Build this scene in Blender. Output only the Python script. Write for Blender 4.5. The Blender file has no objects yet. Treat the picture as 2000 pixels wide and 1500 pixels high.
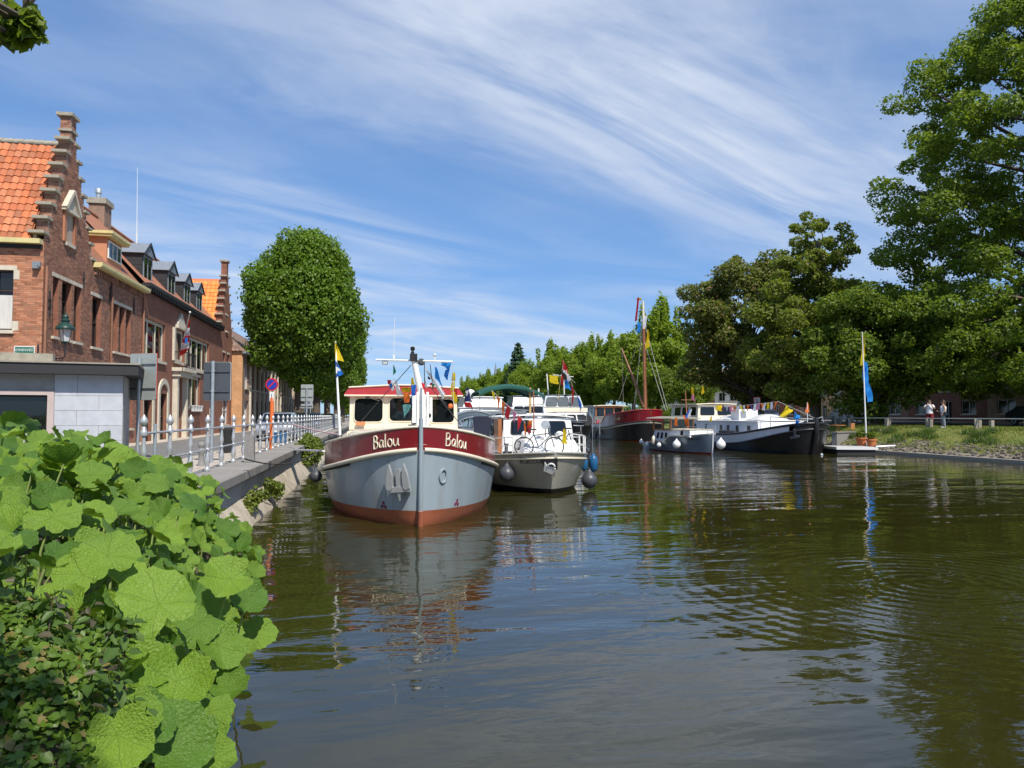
import bpy, math, random
import numpy as np
from mathutils import Vector, Matrix

SC = bpy.context.scene
COL = SC.collection
R = math.radians
# ---------------------------------------------------------------- camera, world, sun, exposure
F = 1450.0                      # focal length of the photograph in its own pixels (2000 wide)
YAW, PITCH, EYE = R(10.55), math.atan(61/F), 2.5
cam_d = bpy.data.cameras.new('camera'); cam = bpy.data.objects.new('camera', cam_d); COL.objects.link(cam)
cam_d.sensor_width = 36; cam_d.lens = F/2000*36; cam_d.clip_end = 5000; cam_d.clip_start = .05
cam.location = (0, 0, EYE); cam.rotation_euler = (R(90)+PITCH, 0, -YAW)
SC.camera = cam

SUN_EL, SUN_AZ = R(52), math.atan2(.33, -.94)          # azimuth measured from +Y towards +X
SUN = Vector((math.sin(SUN_AZ)*math.cos(SUN_EL), math.cos(SUN_AZ)*math.cos(SUN_EL), math.sin(SUN_EL)))
sd = bpy.data.lights.new('sun', 'SUN'); sd.energy = 5.0; sd.angle = R(.53); sd.color = (1, .94, .84)
sun = bpy.data.objects.new('sun', sd); COL.objects.link(sun)
sun.rotation_euler = SUN.to_track_quat('Z', 'Y').to_euler(); sun.location = (20, -30, 60)

W = bpy.data.worlds.new('World'); SC.world = W; W.use_nodes = True
nt = W.node_tree; nt.nodes.clear()
def wn(t, **k):
    n = nt.nodes.new(t)
    for a, b in k.items(): setattr(n, a, b)
    return n
wl = nt.links.new
def wmath(op, a, b=None, c=None):
    n = wn('ShaderNodeMath', operation=op)
    for i, v in enumerate((a, b, c)):
        if v is None: continue
        if isinstance(v, (int, float)): n.inputs[i].default_value = v
        else: wl(v, n.inputs[i])
    return n.outputs[0]
sky = wn('ShaderNodeTexSky', sky_type='NISHITA', sun_disc=False, sun_elevation=SUN_EL, sun_rotation=SUN_AZ,
         air_density=1.0, dust_density=0, ozone_density=8, altitude=0)
tc = wn('ShaderNodeTexCoord'); sep = wn('ShaderNodeSeparateXYZ'); wl(tc.outputs['Generated'], sep.inputs[0])
zz = wmath('ADD', wmath('MAXIMUM', sep.outputs[2], 0), .16)
px_, py_ = wmath('DIVIDE', sep.outputs[0], zz), wmath('DIVIDE', sep.outputs[1], zz)
cmb = wn('ShaderNodeCombineXYZ'); wl(px_, cmb.inputs[0]); wl(py_, cmb.inputs[1])
BO = 14.5
def cloud(rot, sx, sy, scale, detail, dist, lo, hi, off=0):
    m = wn('ShaderNodeMapping', vector_type='TEXTURE'); wl(cmb.outputs[0], m.inputs[0])
    m.inputs['Rotation'].default_value = (0, 0, rot); m.inputs['Scale'].default_value = (1/sx, 1/sy, 1); m.inputs['Location'].default_value = (off, off*.7, off)
    n = wn('ShaderNodeTexNoise'); wl(m.outputs[0], n.inputs['Vector'])
    n.inputs['Scale'].default_value = scale; n.inputs['Detail'].default_value = detail; n.inputs['Roughness'].default_value = .58; n.inputs['Distortion'].default_value = dist
    r = wn('ShaderNodeMapRange', interpolation_type='SMOOTHSTEP'); wl(n.outputs[0], r.inputs[0])
    r.inputs[1].default_value = lo; r.inputs[2].default_value = hi
    return r.outputs[0]
big = cloud(R(24), .42, 1.05, .60, 3, .5, .42, .62, BO)
fib = cloud(R(22), .48, 1.45, 1.5, 10, 1.7, .28, .72, 7.7)
veil = cloud(R(16), .5, 1.1, .7, 6, .6, .42, .80, 1.3)
mask = wmath('ADD', wmath('MULTIPLY', wmath('MULTIPLY', big, fib), .82), wmath('MULTIPLY', veil, .60))
mask = wmath('MINIMUM', mask, .85)
hor = wn('ShaderNodeMapRange'); wl(sep.outputs[2], hor.inputs[0]); hor.inputs[1].default_value = -.02; hor.inputs[2].default_value = .10
mask = wmath('MULTIPLY', mask, hor.outputs[0])
def wvec(op, a, v):
    n = wn('ShaderNodeVectorMath', operation=op); wl(a, n.inputs[0]); n.inputs[1].default_value = v; return n.outputs[0]
gm = wn('ShaderNodeGamma'); gm.inputs[1].default_value = .55; wl(wvec('MULTIPLY', sky.outputs[0], (.14,.14,.14)), gm.inputs[0])     # softer contrast between zenith and horizon
skyc = wvec('MULTIPLY', gm.outputs[0], (.41/.14, .585/.14, .82/.14))
mixc = wn('ShaderNodeMix', data_type='RGBA'); wl(mask, mixc.inputs[0]); wl(skyc, mixc.inputs[6]); mixc.inputs[7].default_value = (4.6, 5.1, 6.0, 1)
bg = wn('ShaderNodeBackground'); wl(mixc.outputs[2], bg.inputs[0]); bg.inputs[1].default_value = .14
wo = wn('ShaderNodeOutputWorld'); wl(bg.outputs[0], wo.inputs[0])
SC.view_settings.view_transform = 'Standard'; SC.view_settings.look = 'None'
SC.view_settings.exposure = .12; SC.view_settings.gamma = 1; SC.view_settings.use_curve_mapping = False
SC.render.engine = 'CYCLES'
SC.cycles.max_bounces = 8; SC.cycles.transparent_max_bounces = 8
SC.cycles.use_denoising = True

# ---------------------------------------------------------------- measuring: where a sight line of the photograph meets a real plane
def ray(px, py):
    xc, yc = (px-1000)/F, (750-py)/F
    f = math.cos(PITCH)-yc*math.sin(PITCH); u = math.sin(PITCH)+yc*math.cos(PITCH)
    return Vector((xc*math.cos(YAW)+f*math.sin(YAW), -xc*math.sin(YAW)+f*math.cos(YAW), u)), f
def atX(px, py, X):
    r, f = ray(px, py); k = X/r.x; return Vector((X, r.y*k, EYE+r.z*k))
def atY(px, py, Y):
    r, f = ray(px, py); k = Y/r.y; return Vector((r.x*k, Y, EYE+r.z*k))
def atZ(px, py, Z):
    r, f = ray(px, py); k = (Z-EYE)/r.z; return Vector((r.x*k, r.y*k, Z))
def atD(px, py, d):
    r, f = ray(px, py); k = d/f; return Vector((r.x*k, r.y*k, EYE+r.z*k))
def camXY(right, fwd):
    return right*math.cos(YAW)+fwd*math.sin(YAW), -right*math.sin(YAW)+fwd*math.cos(YAW)

# ---------------------------------------------------------------- objects
def wloc(p):
    v = Vector((0, 0, 0))
    while p is not None: v += p.location; p = p.parent
    return v
def thing(name, label, cat, loc=(0, 0, 0), rotz=0, group=None):
    o = bpy.data.objects.new(name, None); COL.objects.link(o); o.location = loc; o.rotation_euler = (0, 0, rotz)
    o.empty_display_size = .2
    return tag(o, label, cat, group)
def tag(o, label=None, cat=None, group=None, kind=None):
    for k, v in (('label', label), ('category', cat), ('group', group), ('kind', kind)):
        if v: o[k] = v
    return o
def copy_tree(o, parent=None):
    c = o.copy(); COL.objects.link(c)
    if parent is not None: c.parent = parent
    for ch in list(o.children): copy_tree(ch, c)
    return c
def link(name, me, mat=None, parent=None, loc=(0, 0, 0), rot=(0, 0, 0), sc=(1, 1, 1)):
    o = bpy.data.objects.new(name, me); COL.objects.link(o)
    if mat is not None and len(me.materials) == 0: me.materials.append(mat)
    o.parent = parent; o.location = loc; o.rotation_euler = rot; o.scale = sc
    return o

class MB:
    def __init__(s): s.v = []; s.f = []
    def add(s, vs, fs):
        o = len(s.v); s.v += [tuple(v) for v in vs]; s.f += [tuple(i+o for i in f) for f in fs]; return s
    def box(s, x0, x1, y0, y1, z0, z1):
        return s.add([(x0,y0,z0),(x1,y0,z0),(x1,y1,z0),(x0,y1,z0),(x0,y0,z1),(x1,y0,z1),(x1,y1,z1),(x0,y1,z1)],
                     [(0,3,2,1),(4,5,6,7),(0,1,5,4),(1,2,6,5),(2,3,7,6),(3,0,4,7)])
    def obox(s, c, u, v, w, hu, hv, hw):
        c, u, v, w = Vector(c), Vector(u)*hu, Vector(v)*hv, Vector(w)*hw
        P = [c+a*u+b*v+d*w for d in (-1, 1) for a, b in ((-1,-1),(1,-1),(1,1),(-1,1))]
        return s.add(P, [(0,3,2,1),(4,5,6,7),(0,1,5,4),(1,2,6,5),(2,3,7,6),(3,0,4,7)])
    def bar(s, a, b, w, h, up=(0, 0, 1)):
        a, b = Vector(a), Vector(b); d = (b-a); L = d.length; d.normalize(); x = d.cross(Vector(up)).normalized(); z = x.cross(d)
        return s.obox((a+b)/2, d, x, z, L/2, w/2, h/2)
    def tube(s, pts, r, n=6, caps=True):
        pts = [Vector(p) for p in pts]; m = len(pts)
        rs = r if isinstance(r, (list, tuple)) else [r]*m
        o = len(s.v); pu = None
        for i, p in enumerate(pts):
            d = (pts[min(i+1, m-1)]-pts[max(i-1, 0)])
            if d.length < 1e-9: d = Vector((0, 0, 1))
            d.normalize()
            if pu is None: pu = d.cross(Vector((0, 0, 1)) if abs(d.z) < .9 else Vector((1, 0, 0))).normalized()
            else:
                pu = (pu-d*pu.dot(d)); pu.normalize()
            w = d.cross(pu)
            for k in range(n):
                a = 2*math.pi*k/n; s.v.append(tuple(p+(pu*math.cos(a)+w*math.sin(a))*rs[i]))
        for i in range(m-1):
            for k in range(n):
                s.f.append((o+i*n+k, o+i*n+(k+1) % n, o+(i+1)*n+(k+1) % n, o+(i+1)*n+k))
        if caps:
            s.f.append(tuple(o+k for k in reversed(range(n)))); s.f.append(tuple(o+(m-1)*n+k for k in range(n)))
        return s
    def lathe(s, prof, n=12, c=(0, 0, 0), axis='z'):
        o = len(s.v)
        for r, z in prof:
            for k in range(n):
                a = 2*math.pi*k/n; p = (r*math.cos(a), r*math.sin(a), z)
                if axis == 'x': p = (p[2], p[0], p[1])
                elif axis == 'y': p = (p[1], p[2], p[0])
                s.v.append((c[0]+p[0], c[1]+p[1], c[2]+p[2]))
        for i in range(len(prof)-1):
            for k in range(n): s.f.append((o+i*n+k, o+i*n+(k+1) % n, o+(i+1)*n+(k+1) % n, o+(i+1)*n+k))
        s.f.append(tuple(o+k for k in reversed(range(n)))); s.f.append(tuple(o+(len(prof)-1)*n+k for k in range(n)))
        return s
    def prism(s, poly, o, u, v, n, depth):
        o, u, v, n = Vector(o), Vector(u), Vector(v), Vector(n); m = len(poly)
        P = [o+u*a+v*b for a, b in poly]+[o+u*a+v*b+n*depth for a, b in poly]
        return s.add(P, [tuple(reversed(range(m))), tuple(range(m, 2*m))]+[(i, (i+1) % m, m+(i+1) % m, m+i) for i in range(m)])
    def grid(s, P, closev=False):
        n, m = len(P), len(P[0]); o = len(s.v)
        for row in P: s.v += [tuple(p) for p in row]
        for i in range(n-1):
            for j in range(m if closev else m-1):
                s.f.append((o+i*m+j, o+i*m+(j+1) % m, o+(i+1)*m+(j+1) % m, o+(i+1)*m+j))
        return s
    def sphere(s, c, r, n=12, m=8, sz=1):
        return s.lathe([(max(r*math.sin(math.pi*i/m), 1e-4), -r*sz*math.cos(math.pi*i/m)) for i in range(m+1)], n, c)
    def torus(s, c, R_, r, axis='z', n=20, m=6):
        pr = []
        for i in range(n):
            a = 2*math.pi*i/n; row = []
            for j in range(m):
                b = 2*math.pi*j/m; q = R_+r*math.cos(b); p = (q*math.cos(a), q*math.sin(a), r*math.sin(b))
                if axis == 'x': p = (p[2], p[0], p[1])
                elif axis == 'y': p = (p[0], p[2], p[1])
                row.append((c[0]+p[0], c[1]+p[1], c[2]+p[2]))
            pr.append(row)
        pr.append(pr[0]); return s.grid(pr, True)
    def mesh(s, name, mat=None, smooth=None):
        me = bpy.data.meshes.new(name); me.from_pydata(s.v, [], s.f); me.validate(verbose=False)
        if mat is not None: me.materials.append(mat)
        if smooth:
            me.polygons.foreach_set('use_smooth', [True]*len(me.polygons)); me.set_sharp_from_angle(angle=R(smooth))
        me.update(); return me
    def build(s, name, mat, parent=None, smooth=None, world=False, kind=None, label=None):
        o = link(name, s.mesh(name, mat, smooth), None, parent)
        if world and parent is not None: o.location = -wloc(parent)
        if kind: o['kind'] = kind
        if label: o['label'] = label
        return o

# ---------------------------------------------------------------- materials
def nodes(name):
    m = bpy.data.materials.new(name); m.use_nodes = True; t = m.node_tree
    b = t.nodes['Principled BSDF']; return m, t, b
def N(t, ty, ins=None, **k):
    n = t.nodes.new(ty)
    for a, v in k.items(): setattr(n, a, v)
    for a, v in (ins or {}).items():
        if hasattr(v, 'is_output'): t.links.new(v, n.inputs[a])
        else: n.inputs[a].default_value = v
    return n
def mth(t, op, a, b=0.0, c=None):
    n = t.nodes.new('ShaderNodeMath'); n.operation = op
    for i, v in enumerate((a, b, c)):
        if v is None: continue
        if isinstance(v, (int, float)): n.inputs[i].default_value = v
        else: t.links.new(v, n.inputs[i])
    return n.outputs[0]
def mix(t, f, a, b, mode='MIX'):
    n = t.nodes.new('ShaderNodeMix'); n.data_type = 'RGBA'; n.blend_type = mode
    for i, v in ((0, f), (6, a), (7, b)):
        if hasattr(v, 'is_output'): t.links.new(v, n.inputs[i])
        else: n.inputs[i].default_value = v if i == 0 else (*v[:3], 1)
    return n.outputs[2]
def scale_col(t, c, val):
    n = t.nodes.new('ShaderNodeVectorMath'); n.operation = 'SCALE'
    if hasattr(c, 'is_output'): t.links.new(c, n.inputs[0])
    else: n.inputs[0].default_value = c[:3]
    t.links.new(val, n.inputs[3]); return n.outputs[0]
def mat(name, col, rough=.6, metal=0, var=.14, ns=3.0, bump=.0, bs=30, island=0, coat=0, stain=None, stain_amt=.5, stain_s=1.2, col2=None, stretch=None):
    m, t, b = nodes(name)
    tcn = N(t, 'ShaderNodeTexCoord'); vec = tcn.outputs['Object']
    if stretch: vec = N(t, 'ShaderNodeMapping', {'Vector': vec, 'Scale': stretch}).outputs[0]
    n1 = N(t, 'ShaderNodeTexNoise', {'Vector': vec, 'Scale': ns, 'Detail': 6.0, 'Roughness': .65})
    f = N(t, 'ShaderNodeMapRange', {0: n1.outputs[0], 1: .25, 2: .75, 3: 1-var, 4: 1+var}).outputs[0]
    c = col
    if col2 is not None or island:
        g = mth(t, 'FRACT', mth(t, 'ADD', N(t, 'ShaderNodeNewGeometry').outputs['Random Per Island'], mth(t, 'MULTIPLY', N(t, 'ShaderNodeObjectInfo').outputs['Random'], 7.31)))
        if col2 is not None: c = mix(t, g, col, col2)
        if island:
            g2 = mth(t, 'FRACT', mth(t, 'MULTIPLY', g, 37.7))
            f = mth(t, 'MULTIPLY', f, N(t, 'ShaderNodeMapRange', {0: g2, 3: 1-island, 4: 1+island}).outputs[0])
    c = scale_col(t, c, f)
    if stain is not None:
        n2 = N(t, 'ShaderNodeTexNoise', {'Vector': vec, 'Scale': stain_s, 'Detail': 8.0, 'Roughness': .7})
        f2 = N(t, 'ShaderNodeMapRange', {0: n2.outputs[0], 1: .48, 2: .72, 3: 0.0, 4: stain_amt}).outputs[0]
        c = mix(t, f2, c, stain)
    t.links.new(c, b.inputs['Base Color'])
    b.inputs['Metallic'].default_value = metal
    rr = N(t, 'ShaderNodeMapRange', {0: n1.outputs[0], 1: .3, 2: .7, 3: max(rough-.08, .02), 4: min(rough+.1, 1)}).outputs[0]
    t.links.new(rr, b.inputs['Roughness'])
    if coat: b.inputs['Coat Weight'].default_value = coat; b.inputs['Coat Roughness'].default_value = .08
    if bump:
        n3 = N(t, 'ShaderNodeTexNoise', {'Vector': vec, 'Scale': float(bs), 'Detail': 4.0})
        bp = N(t, 'ShaderNodeBump', {'Height': n3.outputs[0], 'Strength': bump, 'Distance': .02})
        t.links.new(bp.outputs[0], b.inputs['Normal'])
    return m
def leafmat(name, c1, c2, transl=.35, rough=.45, spec=.4, c3=None):
    m, t, b = nodes(name)
    g = N(t, 'ShaderNodeNewGeometry').outputs['Random Per Island']
    tcn = N(t, 'ShaderNodeTexCoord')
    nz = N(t, 'ShaderNodeTexNoise', {'Vector': tcn.outputs['Object'], 'Scale': .35, 'Detail': 3.0})
    f = mth(t, 'ADD', mth(t, 'MULTIPLY', g, .55), mth(t, 'MULTIPLY', nz.outputs[0], .45))
    c = mix(t, f, c1, c2)
    if c3 is not None:
        g2 = mth(t, 'FRACT', mth(t, 'MULTIPLY', g, 53.3))
        c = mix(t, mth(t, 'GREATER_THAN', g2, .86), c, c3)
    t.links.new(c, b.inputs['Base Color']); b.inputs['Roughness'].default_value = rough; b.inputs['Specular IOR Level'].default_value = spec
    tr = N(t, 'ShaderNodeBsdfTranslucent'); t.links.new(mix(t, .35, c, (.35, .5, .02)), tr.inputs[0])
    ms = N(t, 'ShaderNodeMixShader', {0: transl}); t.links.new(b.outputs[0], ms.inputs[1]); t.links.new(tr.outputs[0], ms.inputs[2])
    t.links.new(ms.outputs[0], t.nodes['Material Output'].inputs[0])
    return m
def brickmat(name, c1, c2, mort, bw=.21, bh=.07, rough=.85, horizontal=True):
    m, t, b = nodes(name)
    tcn = N(t, 'ShaderNodeTexCoord'); s = N(t, 'ShaderNodeSeparateXYZ', {0: tcn.outputs['Object']})
    v = N(t, 'ShaderNodeCombineXYZ', {0: mth(t, 'ADD', s.outputs[0], s.outputs[1]), 1: s.outputs[2]})
    br = N(t, 'ShaderNodeTexBrick', {'Vector': v.outputs[0], 'Color1': (*c1, 1), 'Color2': (*c2, 1), 'Mortar': (*mort, 1), 'Scale': 1.0, 'Mortar Size': .007, 'Mortar Smooth': .2, 'Brick Width': bw, 'Row Height': bh})
    nz = N(t, 'ShaderNodeTexNoise', {'Vector': tcn.outputs['Object'], 'Scale': 1.6, 'Detail': 8.0, 'Roughness': .7})
    f = N(t, 'ShaderNodeMapRange', {0: nz.outputs[0], 1: .3, 2: .7, 3: .72, 4: 1.22}).outputs[0]
    t.links.new(scale_col(t, br.outputs[0], f), b.inputs['Base Color']); b.inputs['Roughness'].default_value = rough
    bp = N(t, 'ShaderNodeBump', {'Height': br.outputs['Fac'], 'Strength': .6, 'Distance': .01}); bp.invert = True
    t.links.new(bp.outputs[0], b.inputs['Normal'])
    return m

M = {}
M['brick'] = mat('brick_red', (.40,.150,.075), .85, var=.12, ns=9, bump=.3, bs=60, island=.28, col2=(.50,.235,.135))
M['brick_brown'] = mat('brick_brown', (.26,.112,.066), .85, var=.18, ns=2.5, bump=.3, bs=60, island=.32, col2=(.36,.18,.115), stain=(.16,.10,.075), stain_amt=.5, stain_s=.9)
M['mortar'] = mat('mortar', (.42,.33,.26), .95, var=.15, ns=6)
M['brick3'] = brickmat('brick_smooth_red', (.30,.112,.066), (.24,.09,.054), (.23,.135,.095))
M['brick5'] = brickmat('brick_orange', (.62,.33,.15), (.55,.28,.12), (.5,.32,.2))
M['brick5f'] = brickmat('brick_greybrown', (.32,.19,.125), (.26,.15,.10), (.30,.24,.2))  # range front: grazing light darkened into the brick colour
M['brick_far'] = brickmat('brick_far', (.36,.19,.11), (.30,.155,.09), (.3,.22,.17))
M['brick_tan'] = brickmat('brick_tan', (.42,.28,.16), (.37,.24,.14), (.38,.3,.22))
M['cream_stone'] = mat('cream_stone', (.60,.54,.43), .8, var=.15, ns=5, bump=.15, bs=40, stain=(.4,.36,.28), stain_amt=.4)
M['grey_stone'] = mat('grey_stone', (.36,.33,.26), .85, var=.2, ns=6, bump=.3, bs=40, stain=(.16,.15,.11), stain_amt=.6, stain_s=4)
M['slab'] = mat('grey_slab', (.47,.49,.53), .7, var=.12, ns=4, bump=.1, bs=50, island=.05, stain=(.43,.45,.47), stain_amt=.55, stain_s=3)
M['tile_orange'] = mat('orange_tile', (.50,.135,.045), .75, var=.18, ns=7, bump=.2, bs=30, island=.30, col2=(.46,.165,.075), stain=(.24,.15,.11), stain_amt=.65, stain_s=1.3)
M['tile_brown'] = mat('redbrown_tile', (.38,.155,.085), .8, var=.15, ns=6, bump=.2, bs=30, island=.16, col2=(.32,.14,.085))
M['tile_dark'] = mat('darkbrown_tile', (.19,.125,.095), .8, var=.15, ns=6, island=.25, col2=(.25,.15,.11))
M['zinc'] = mat('dark_zinc', (.024,.025,.028), .55, var=.15, ns=5)
M['lead'] = mat('grey_lead', (.25,.28,.31), .5, .3, var=.12, ns=5)
M['black'] = mat('black_paint', (.022,.022,.026), .4, var=.2, ns=5)
M['blackm'] = mat('black_matt', (.03,.03,.033), .8, var=.2, ns=5)
M['yellow_paint'] = mat('pale_yellow_paint', (.66,.57,.26), .5, var=.1, stain=(.35,.32,.2), stain_amt=.4)
M['white'] = mat('white_paint', (.78,.78,.76), .35, var=.05, ns=2.5, coat=.3)
M['whitem'] = mat('white_matt', (.74,.74,.72), .6, var=.08, ns=4)
M['cream'] = mat('cream_paint', (.78,.70,.54), .35, var=.06, ns=2, coat=.3, stain=(.6,.5,.36), stain_amt=.25)
M['maroon'] = mat('maroon_gloss', (.185,.004,.010), .30, var=.10, ns=2, coat=.5)
M['maroon_l'] = mat('maroon_roof', (.42,.035,.045), .45, var=.1, ns=2)
M['hull_grey'] = mat('grey_blue_hull', (.30,.36,.40), .34, var=.09, ns=1.6, coat=.25, stain=(.22,.18,.14), stain_amt=.55, stain_s=2.2, stretch=(1, 1, .16))
M['antifoul'] = mat('orange_antifouling', (.42,.125,.060), .6, var=.2, ns=3, stain=(.13,.08,.05), stain_amt=.75, stain_s=1.5)
M['stone_hull'] = mat('stone_grey_hull', (.40,.385,.32), .3, var=.06, ns=1.4, coat=.4, stain=(.31,.30,.26), stain_amt=.4)
M['slate_hull'] = mat('slate_blue_hull', (.115,.15,.19), .35, var=.08, ns=2, coat=.3)
M['black_hull'] = mat('black_hull', (.012,.012,.014), .35, var=.2, ns=2, coat=.2)
M['light_hull'] = mat('pale_grey_hull', (.60,.62,.66), .4, var=.06, ns=2)
M['steel'] = mat('silver_paint', (.50,.51,.52), .38, .45, var=.15, ns=12, stain=(.25,.24,.22), stain_amt=.35, stain_s=6)
M['galv'] = mat('galvanised_steel', (.42,.46,.49), .45, .5, var=.1, ns=8)
M['signback'] = mat('grey_sign_back', (.34,.38,.37), .55, .2, var=.1, ns=3, stain=(.42,.33,.16), stain_amt=.35, stain_s=2.4)
M['signdark'] = mat('dark_sign_back', (.085,.095,.11), .5, .2, var=.12, ns=3)
M['asphalt'] = mat('asphalt', (.17,.165,.16), .9, var=.16, ns=1.2, bump=.3, bs=90, stain=(.11,.11,.11), stain_amt=.5, stain_s=.5)
M['paving'] = mat('sandy_paving', (.46,.40,.33), .9, var=.15, ns=2, bump=.2, bs=40, island=.07, stain=(.33,.28,.22), stain_amt=.4)
M['concrete'] = mat('concrete_wall', (.36,.35,.33), .85, var=.16, ns=3, bump=.2, bs=40, stain=(.22,.21,.18), stain_amt=.6, stain_s=1.4)
M['coping'] = mat('coping_stone', (.27,.25,.225), .85, var=.18, ns=4, bump=.3, bs=50, island=.09, stain=(.15,.14,.12), stain_amt=.55, stain_s=2)
M['batter'] = mat('pale_concrete_toe', (.48,.42,.33), .9, var=.22, ns=2.5, bump=.5, bs=14, stain=(.20,.17,.10), stain_amt=.75, stain_s=1.6)
M['granite'] = mat('granite', (.23,.22,.21), .85, var=.25, ns=14, bump=.4, bs=60)
M['rubble'] = mat('rubble_stone', (.19,.165,.135), .9, var=.25, ns=5, bump=.5, bs=20, island=.3, col2=(.27,.225,.17))
M['earth'] = mat('earth', (.085,.065,.04), .95, var=.3, ns=4, bump=.5, bs=15)
M['bark'] = mat('bark', (.10,.078,.058), .95, var=.3, ns=6, bump=.8, bs=18, stretch=(1, 1, .25))
M['bark_light'] = mat('bark_light', (.17,.14,.11), .95, var=.25, ns=6, bump=.6, bs=18, stretch=(1, 1, .25))
M['wood'] = mat('varnished_wood', (.32,.115,.04), .35, var=.25, ns=5, coat=.4, stretch=(1, 1, .3))
M['wood_mast'] = mat('mast_wood', (.30,.12,.055), .45, var=.2, ns=4)
M['frame'] = mat('dark_window_frame', (.055,.032,.022), .5, var=.2)
M['teak'] = mat('orange_teak', (.55,.22,.09), .6, var=.15, ns=5)
M['terracotta'] = mat('terracotta', (.62,.20,.07), .8, var=.12, ns=5)
M['postwood'] = mat('weathered_post', (.30,.27,.22), .9, var=.22, ns=7, bump=.4, bs=30)
M['rubber'] = mat('dark_rubber', (.06,.065,.075), .42, var=.15, ns=4)
M['tyre'] = mat('tyre', (.02,.02,.02), .75)
M['rope'] = mat('dark_rope', (.05,.05,.05), .9)
M['rope_w'] = mat('white_rope', (.62,.6,.57), .9)
M['rope_r'] = mat('pink_rope', (.62,.42,.42), .9)
M['orange'] = mat('orange_paint', (.72,.16,.035), .5, var=.12)
M['green_canvas'] = mat('green_canvas', (.012,.085,.062), .8, var=.1)
M['navy'] = mat('navy_canvas', (.012,.016,.035), .8, var=.15)
M['tan'] = mat('tan_board', (.55,.36,.14), .6)
M['skin'] = mat('skin', (.45,.26,.18), .6, var=.05)
M['hair'] = mat('brown_hair', (.075,.045,.025), .7)
M['fabric_w'] = mat('white_fabric', (.76,.76,.80), .9, var=.06)
M['fabric_r'] = mat('dark_red_fabric', (.19,.02,.022), .9)
M['fabric_g'] = mat('grey_fabric', (.20,.22,.26), .9)
M['darkgreen'] = mat('bottle_green_paint', (.012,.045,.035), .4, var=.1)
M['sign_green'] = mat('street_sign_green', (.02,.16,.11), .4, var=.05)
M['carblack'] = mat('car_black', (.015,.017,.022), .2, coat=1)
M['carsilver'] = mat('car_silver', (.42,.43,.45), .25, .6, coat=1)
M['carwhite'] = mat('car_white', (.7,.7,.7), .25, coat=1)
M['carblue'] = mat('car_blue', (.02,.05,.12), .25, coat=1)
M['red'] = mat('red_paint', (.55,.02,.025), .4, var=.06)
M['blue'] = mat('blue_paint', (.015,.04,.36), .4, var=.06)
M['fender_blue'] = mat('blue_fender', (.012,.10,.24), .4, var=.1)
M['curtain'] = mat('curtain', (.62,.60,.56), .95, var=.15, ns=3, stretch=(9, 9, .4))
def glassmat(name, col=(.008,.010,.012), rough=.04):
    m, t, b = nodes(name); b.inputs['Base Color'].default_value = (*col, 1); b.inputs['Roughness'].default_value = rough
    b.inputs['Specular IOR Level'].default_value = .6
    n = N(t, 'ShaderNodeTexNoise', {'Scale': 1.2, 'Detail': 1.0}); bp = N(t, 'ShaderNodeBump', {'Height': n.outputs[0], 'Strength': .05, 'Distance': .1})
    t.links.new(bp.outputs[0], b.inputs['Normal']); return m
M['glass'] = glassmat('window_glass'); M['glass_l'] = glassmat('tinted_canvas_glass', (.06,.08,.09), .15); M['lampglass'] = glassmat('lamp_glass', (.55,.57,.57), .1)
FL = {}
for k, c in dict(yellow=(.80,.60,.015), blue=(.015,.17,.62), sky=(.03,.33,.85), white=(.78,.78,.80), red=(.62,.03,.035), orange=(.80,.19,.03), green=(.02,.30,.13), navy=(.02,.03,.12), black=(.02,.02,.02), pink=(.72,.22,.38), teal=(.25,.62,.58), purple=(.16,.08,.28)).items():
    m, t, b = nodes('cloth_'+k); b.inputs['Base Color'].default_value = (*c, 1); b.inputs['Roughness'].default_value = .85
    tr = N(t, 'ShaderNodeBsdfTranslucent', {0: (*c, 1)}); ms = N(t, 'ShaderNodeMixShader', {0: .3}); t.links.new(b.outputs[0], ms.inputs[1]); t.links.new(tr.outputs[0], ms.inputs[2]); t.links.new(ms.outputs[0], t.nodes['Material Output'].inputs[0])
    FL[k] = m
L = {}
L['chestnut'] = leafmat('leaf_chestnut', (.070,.155,.016), (.215,.325,.038), .46, .42)
L['lime'] = leafmat('leaf_lime', (.190,.280,.024), (.330,.430,.052), .60, .5)
L['park'] = leafmat('leaf_park', (.075,.140,.016), (.225,.295,.034), .50, .45)
L['olive'] = leafmat('leaf_olive', (.135,.180,.026), (.265,.310,.046), .52, .5, c3=(.21,.18,.06))
L['bronze'] = leafmat('leaf_bronze', (.100,.125,.026), (.190,.205,.040), .42, .5, c3=(.20,.13,.055))
L['dark'] = leafmat('leaf_dark', (.035,.085,.013), (.085,.165,.020), .35, .45)
L['conifer'] = leafmat('leaf_conifer', (.03,.07,.03), (.05,.11,.04), .1, .6)
L['ivy'] = leafmat('leaf_ivy', (.055,.125,.014), (.15,.24,.025), .3, .45, c3=(.24,.19,.06))
L['nettle'] = leafmat('leaf_nettle', (.05,.11,.018), (.10,.17,.03), .3, .5, c3=(.10,.085,.05))
L['grass'] = leafmat('blade_grass', (.13,.19,.022), (.24,.26,.04), .3, .6, c3=(.30,.24,.08))
L['wallplant'] = leafmat('leaf_wallplant', (.09,.14,.02), (.19,.22,.03), .3, .5)
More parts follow.
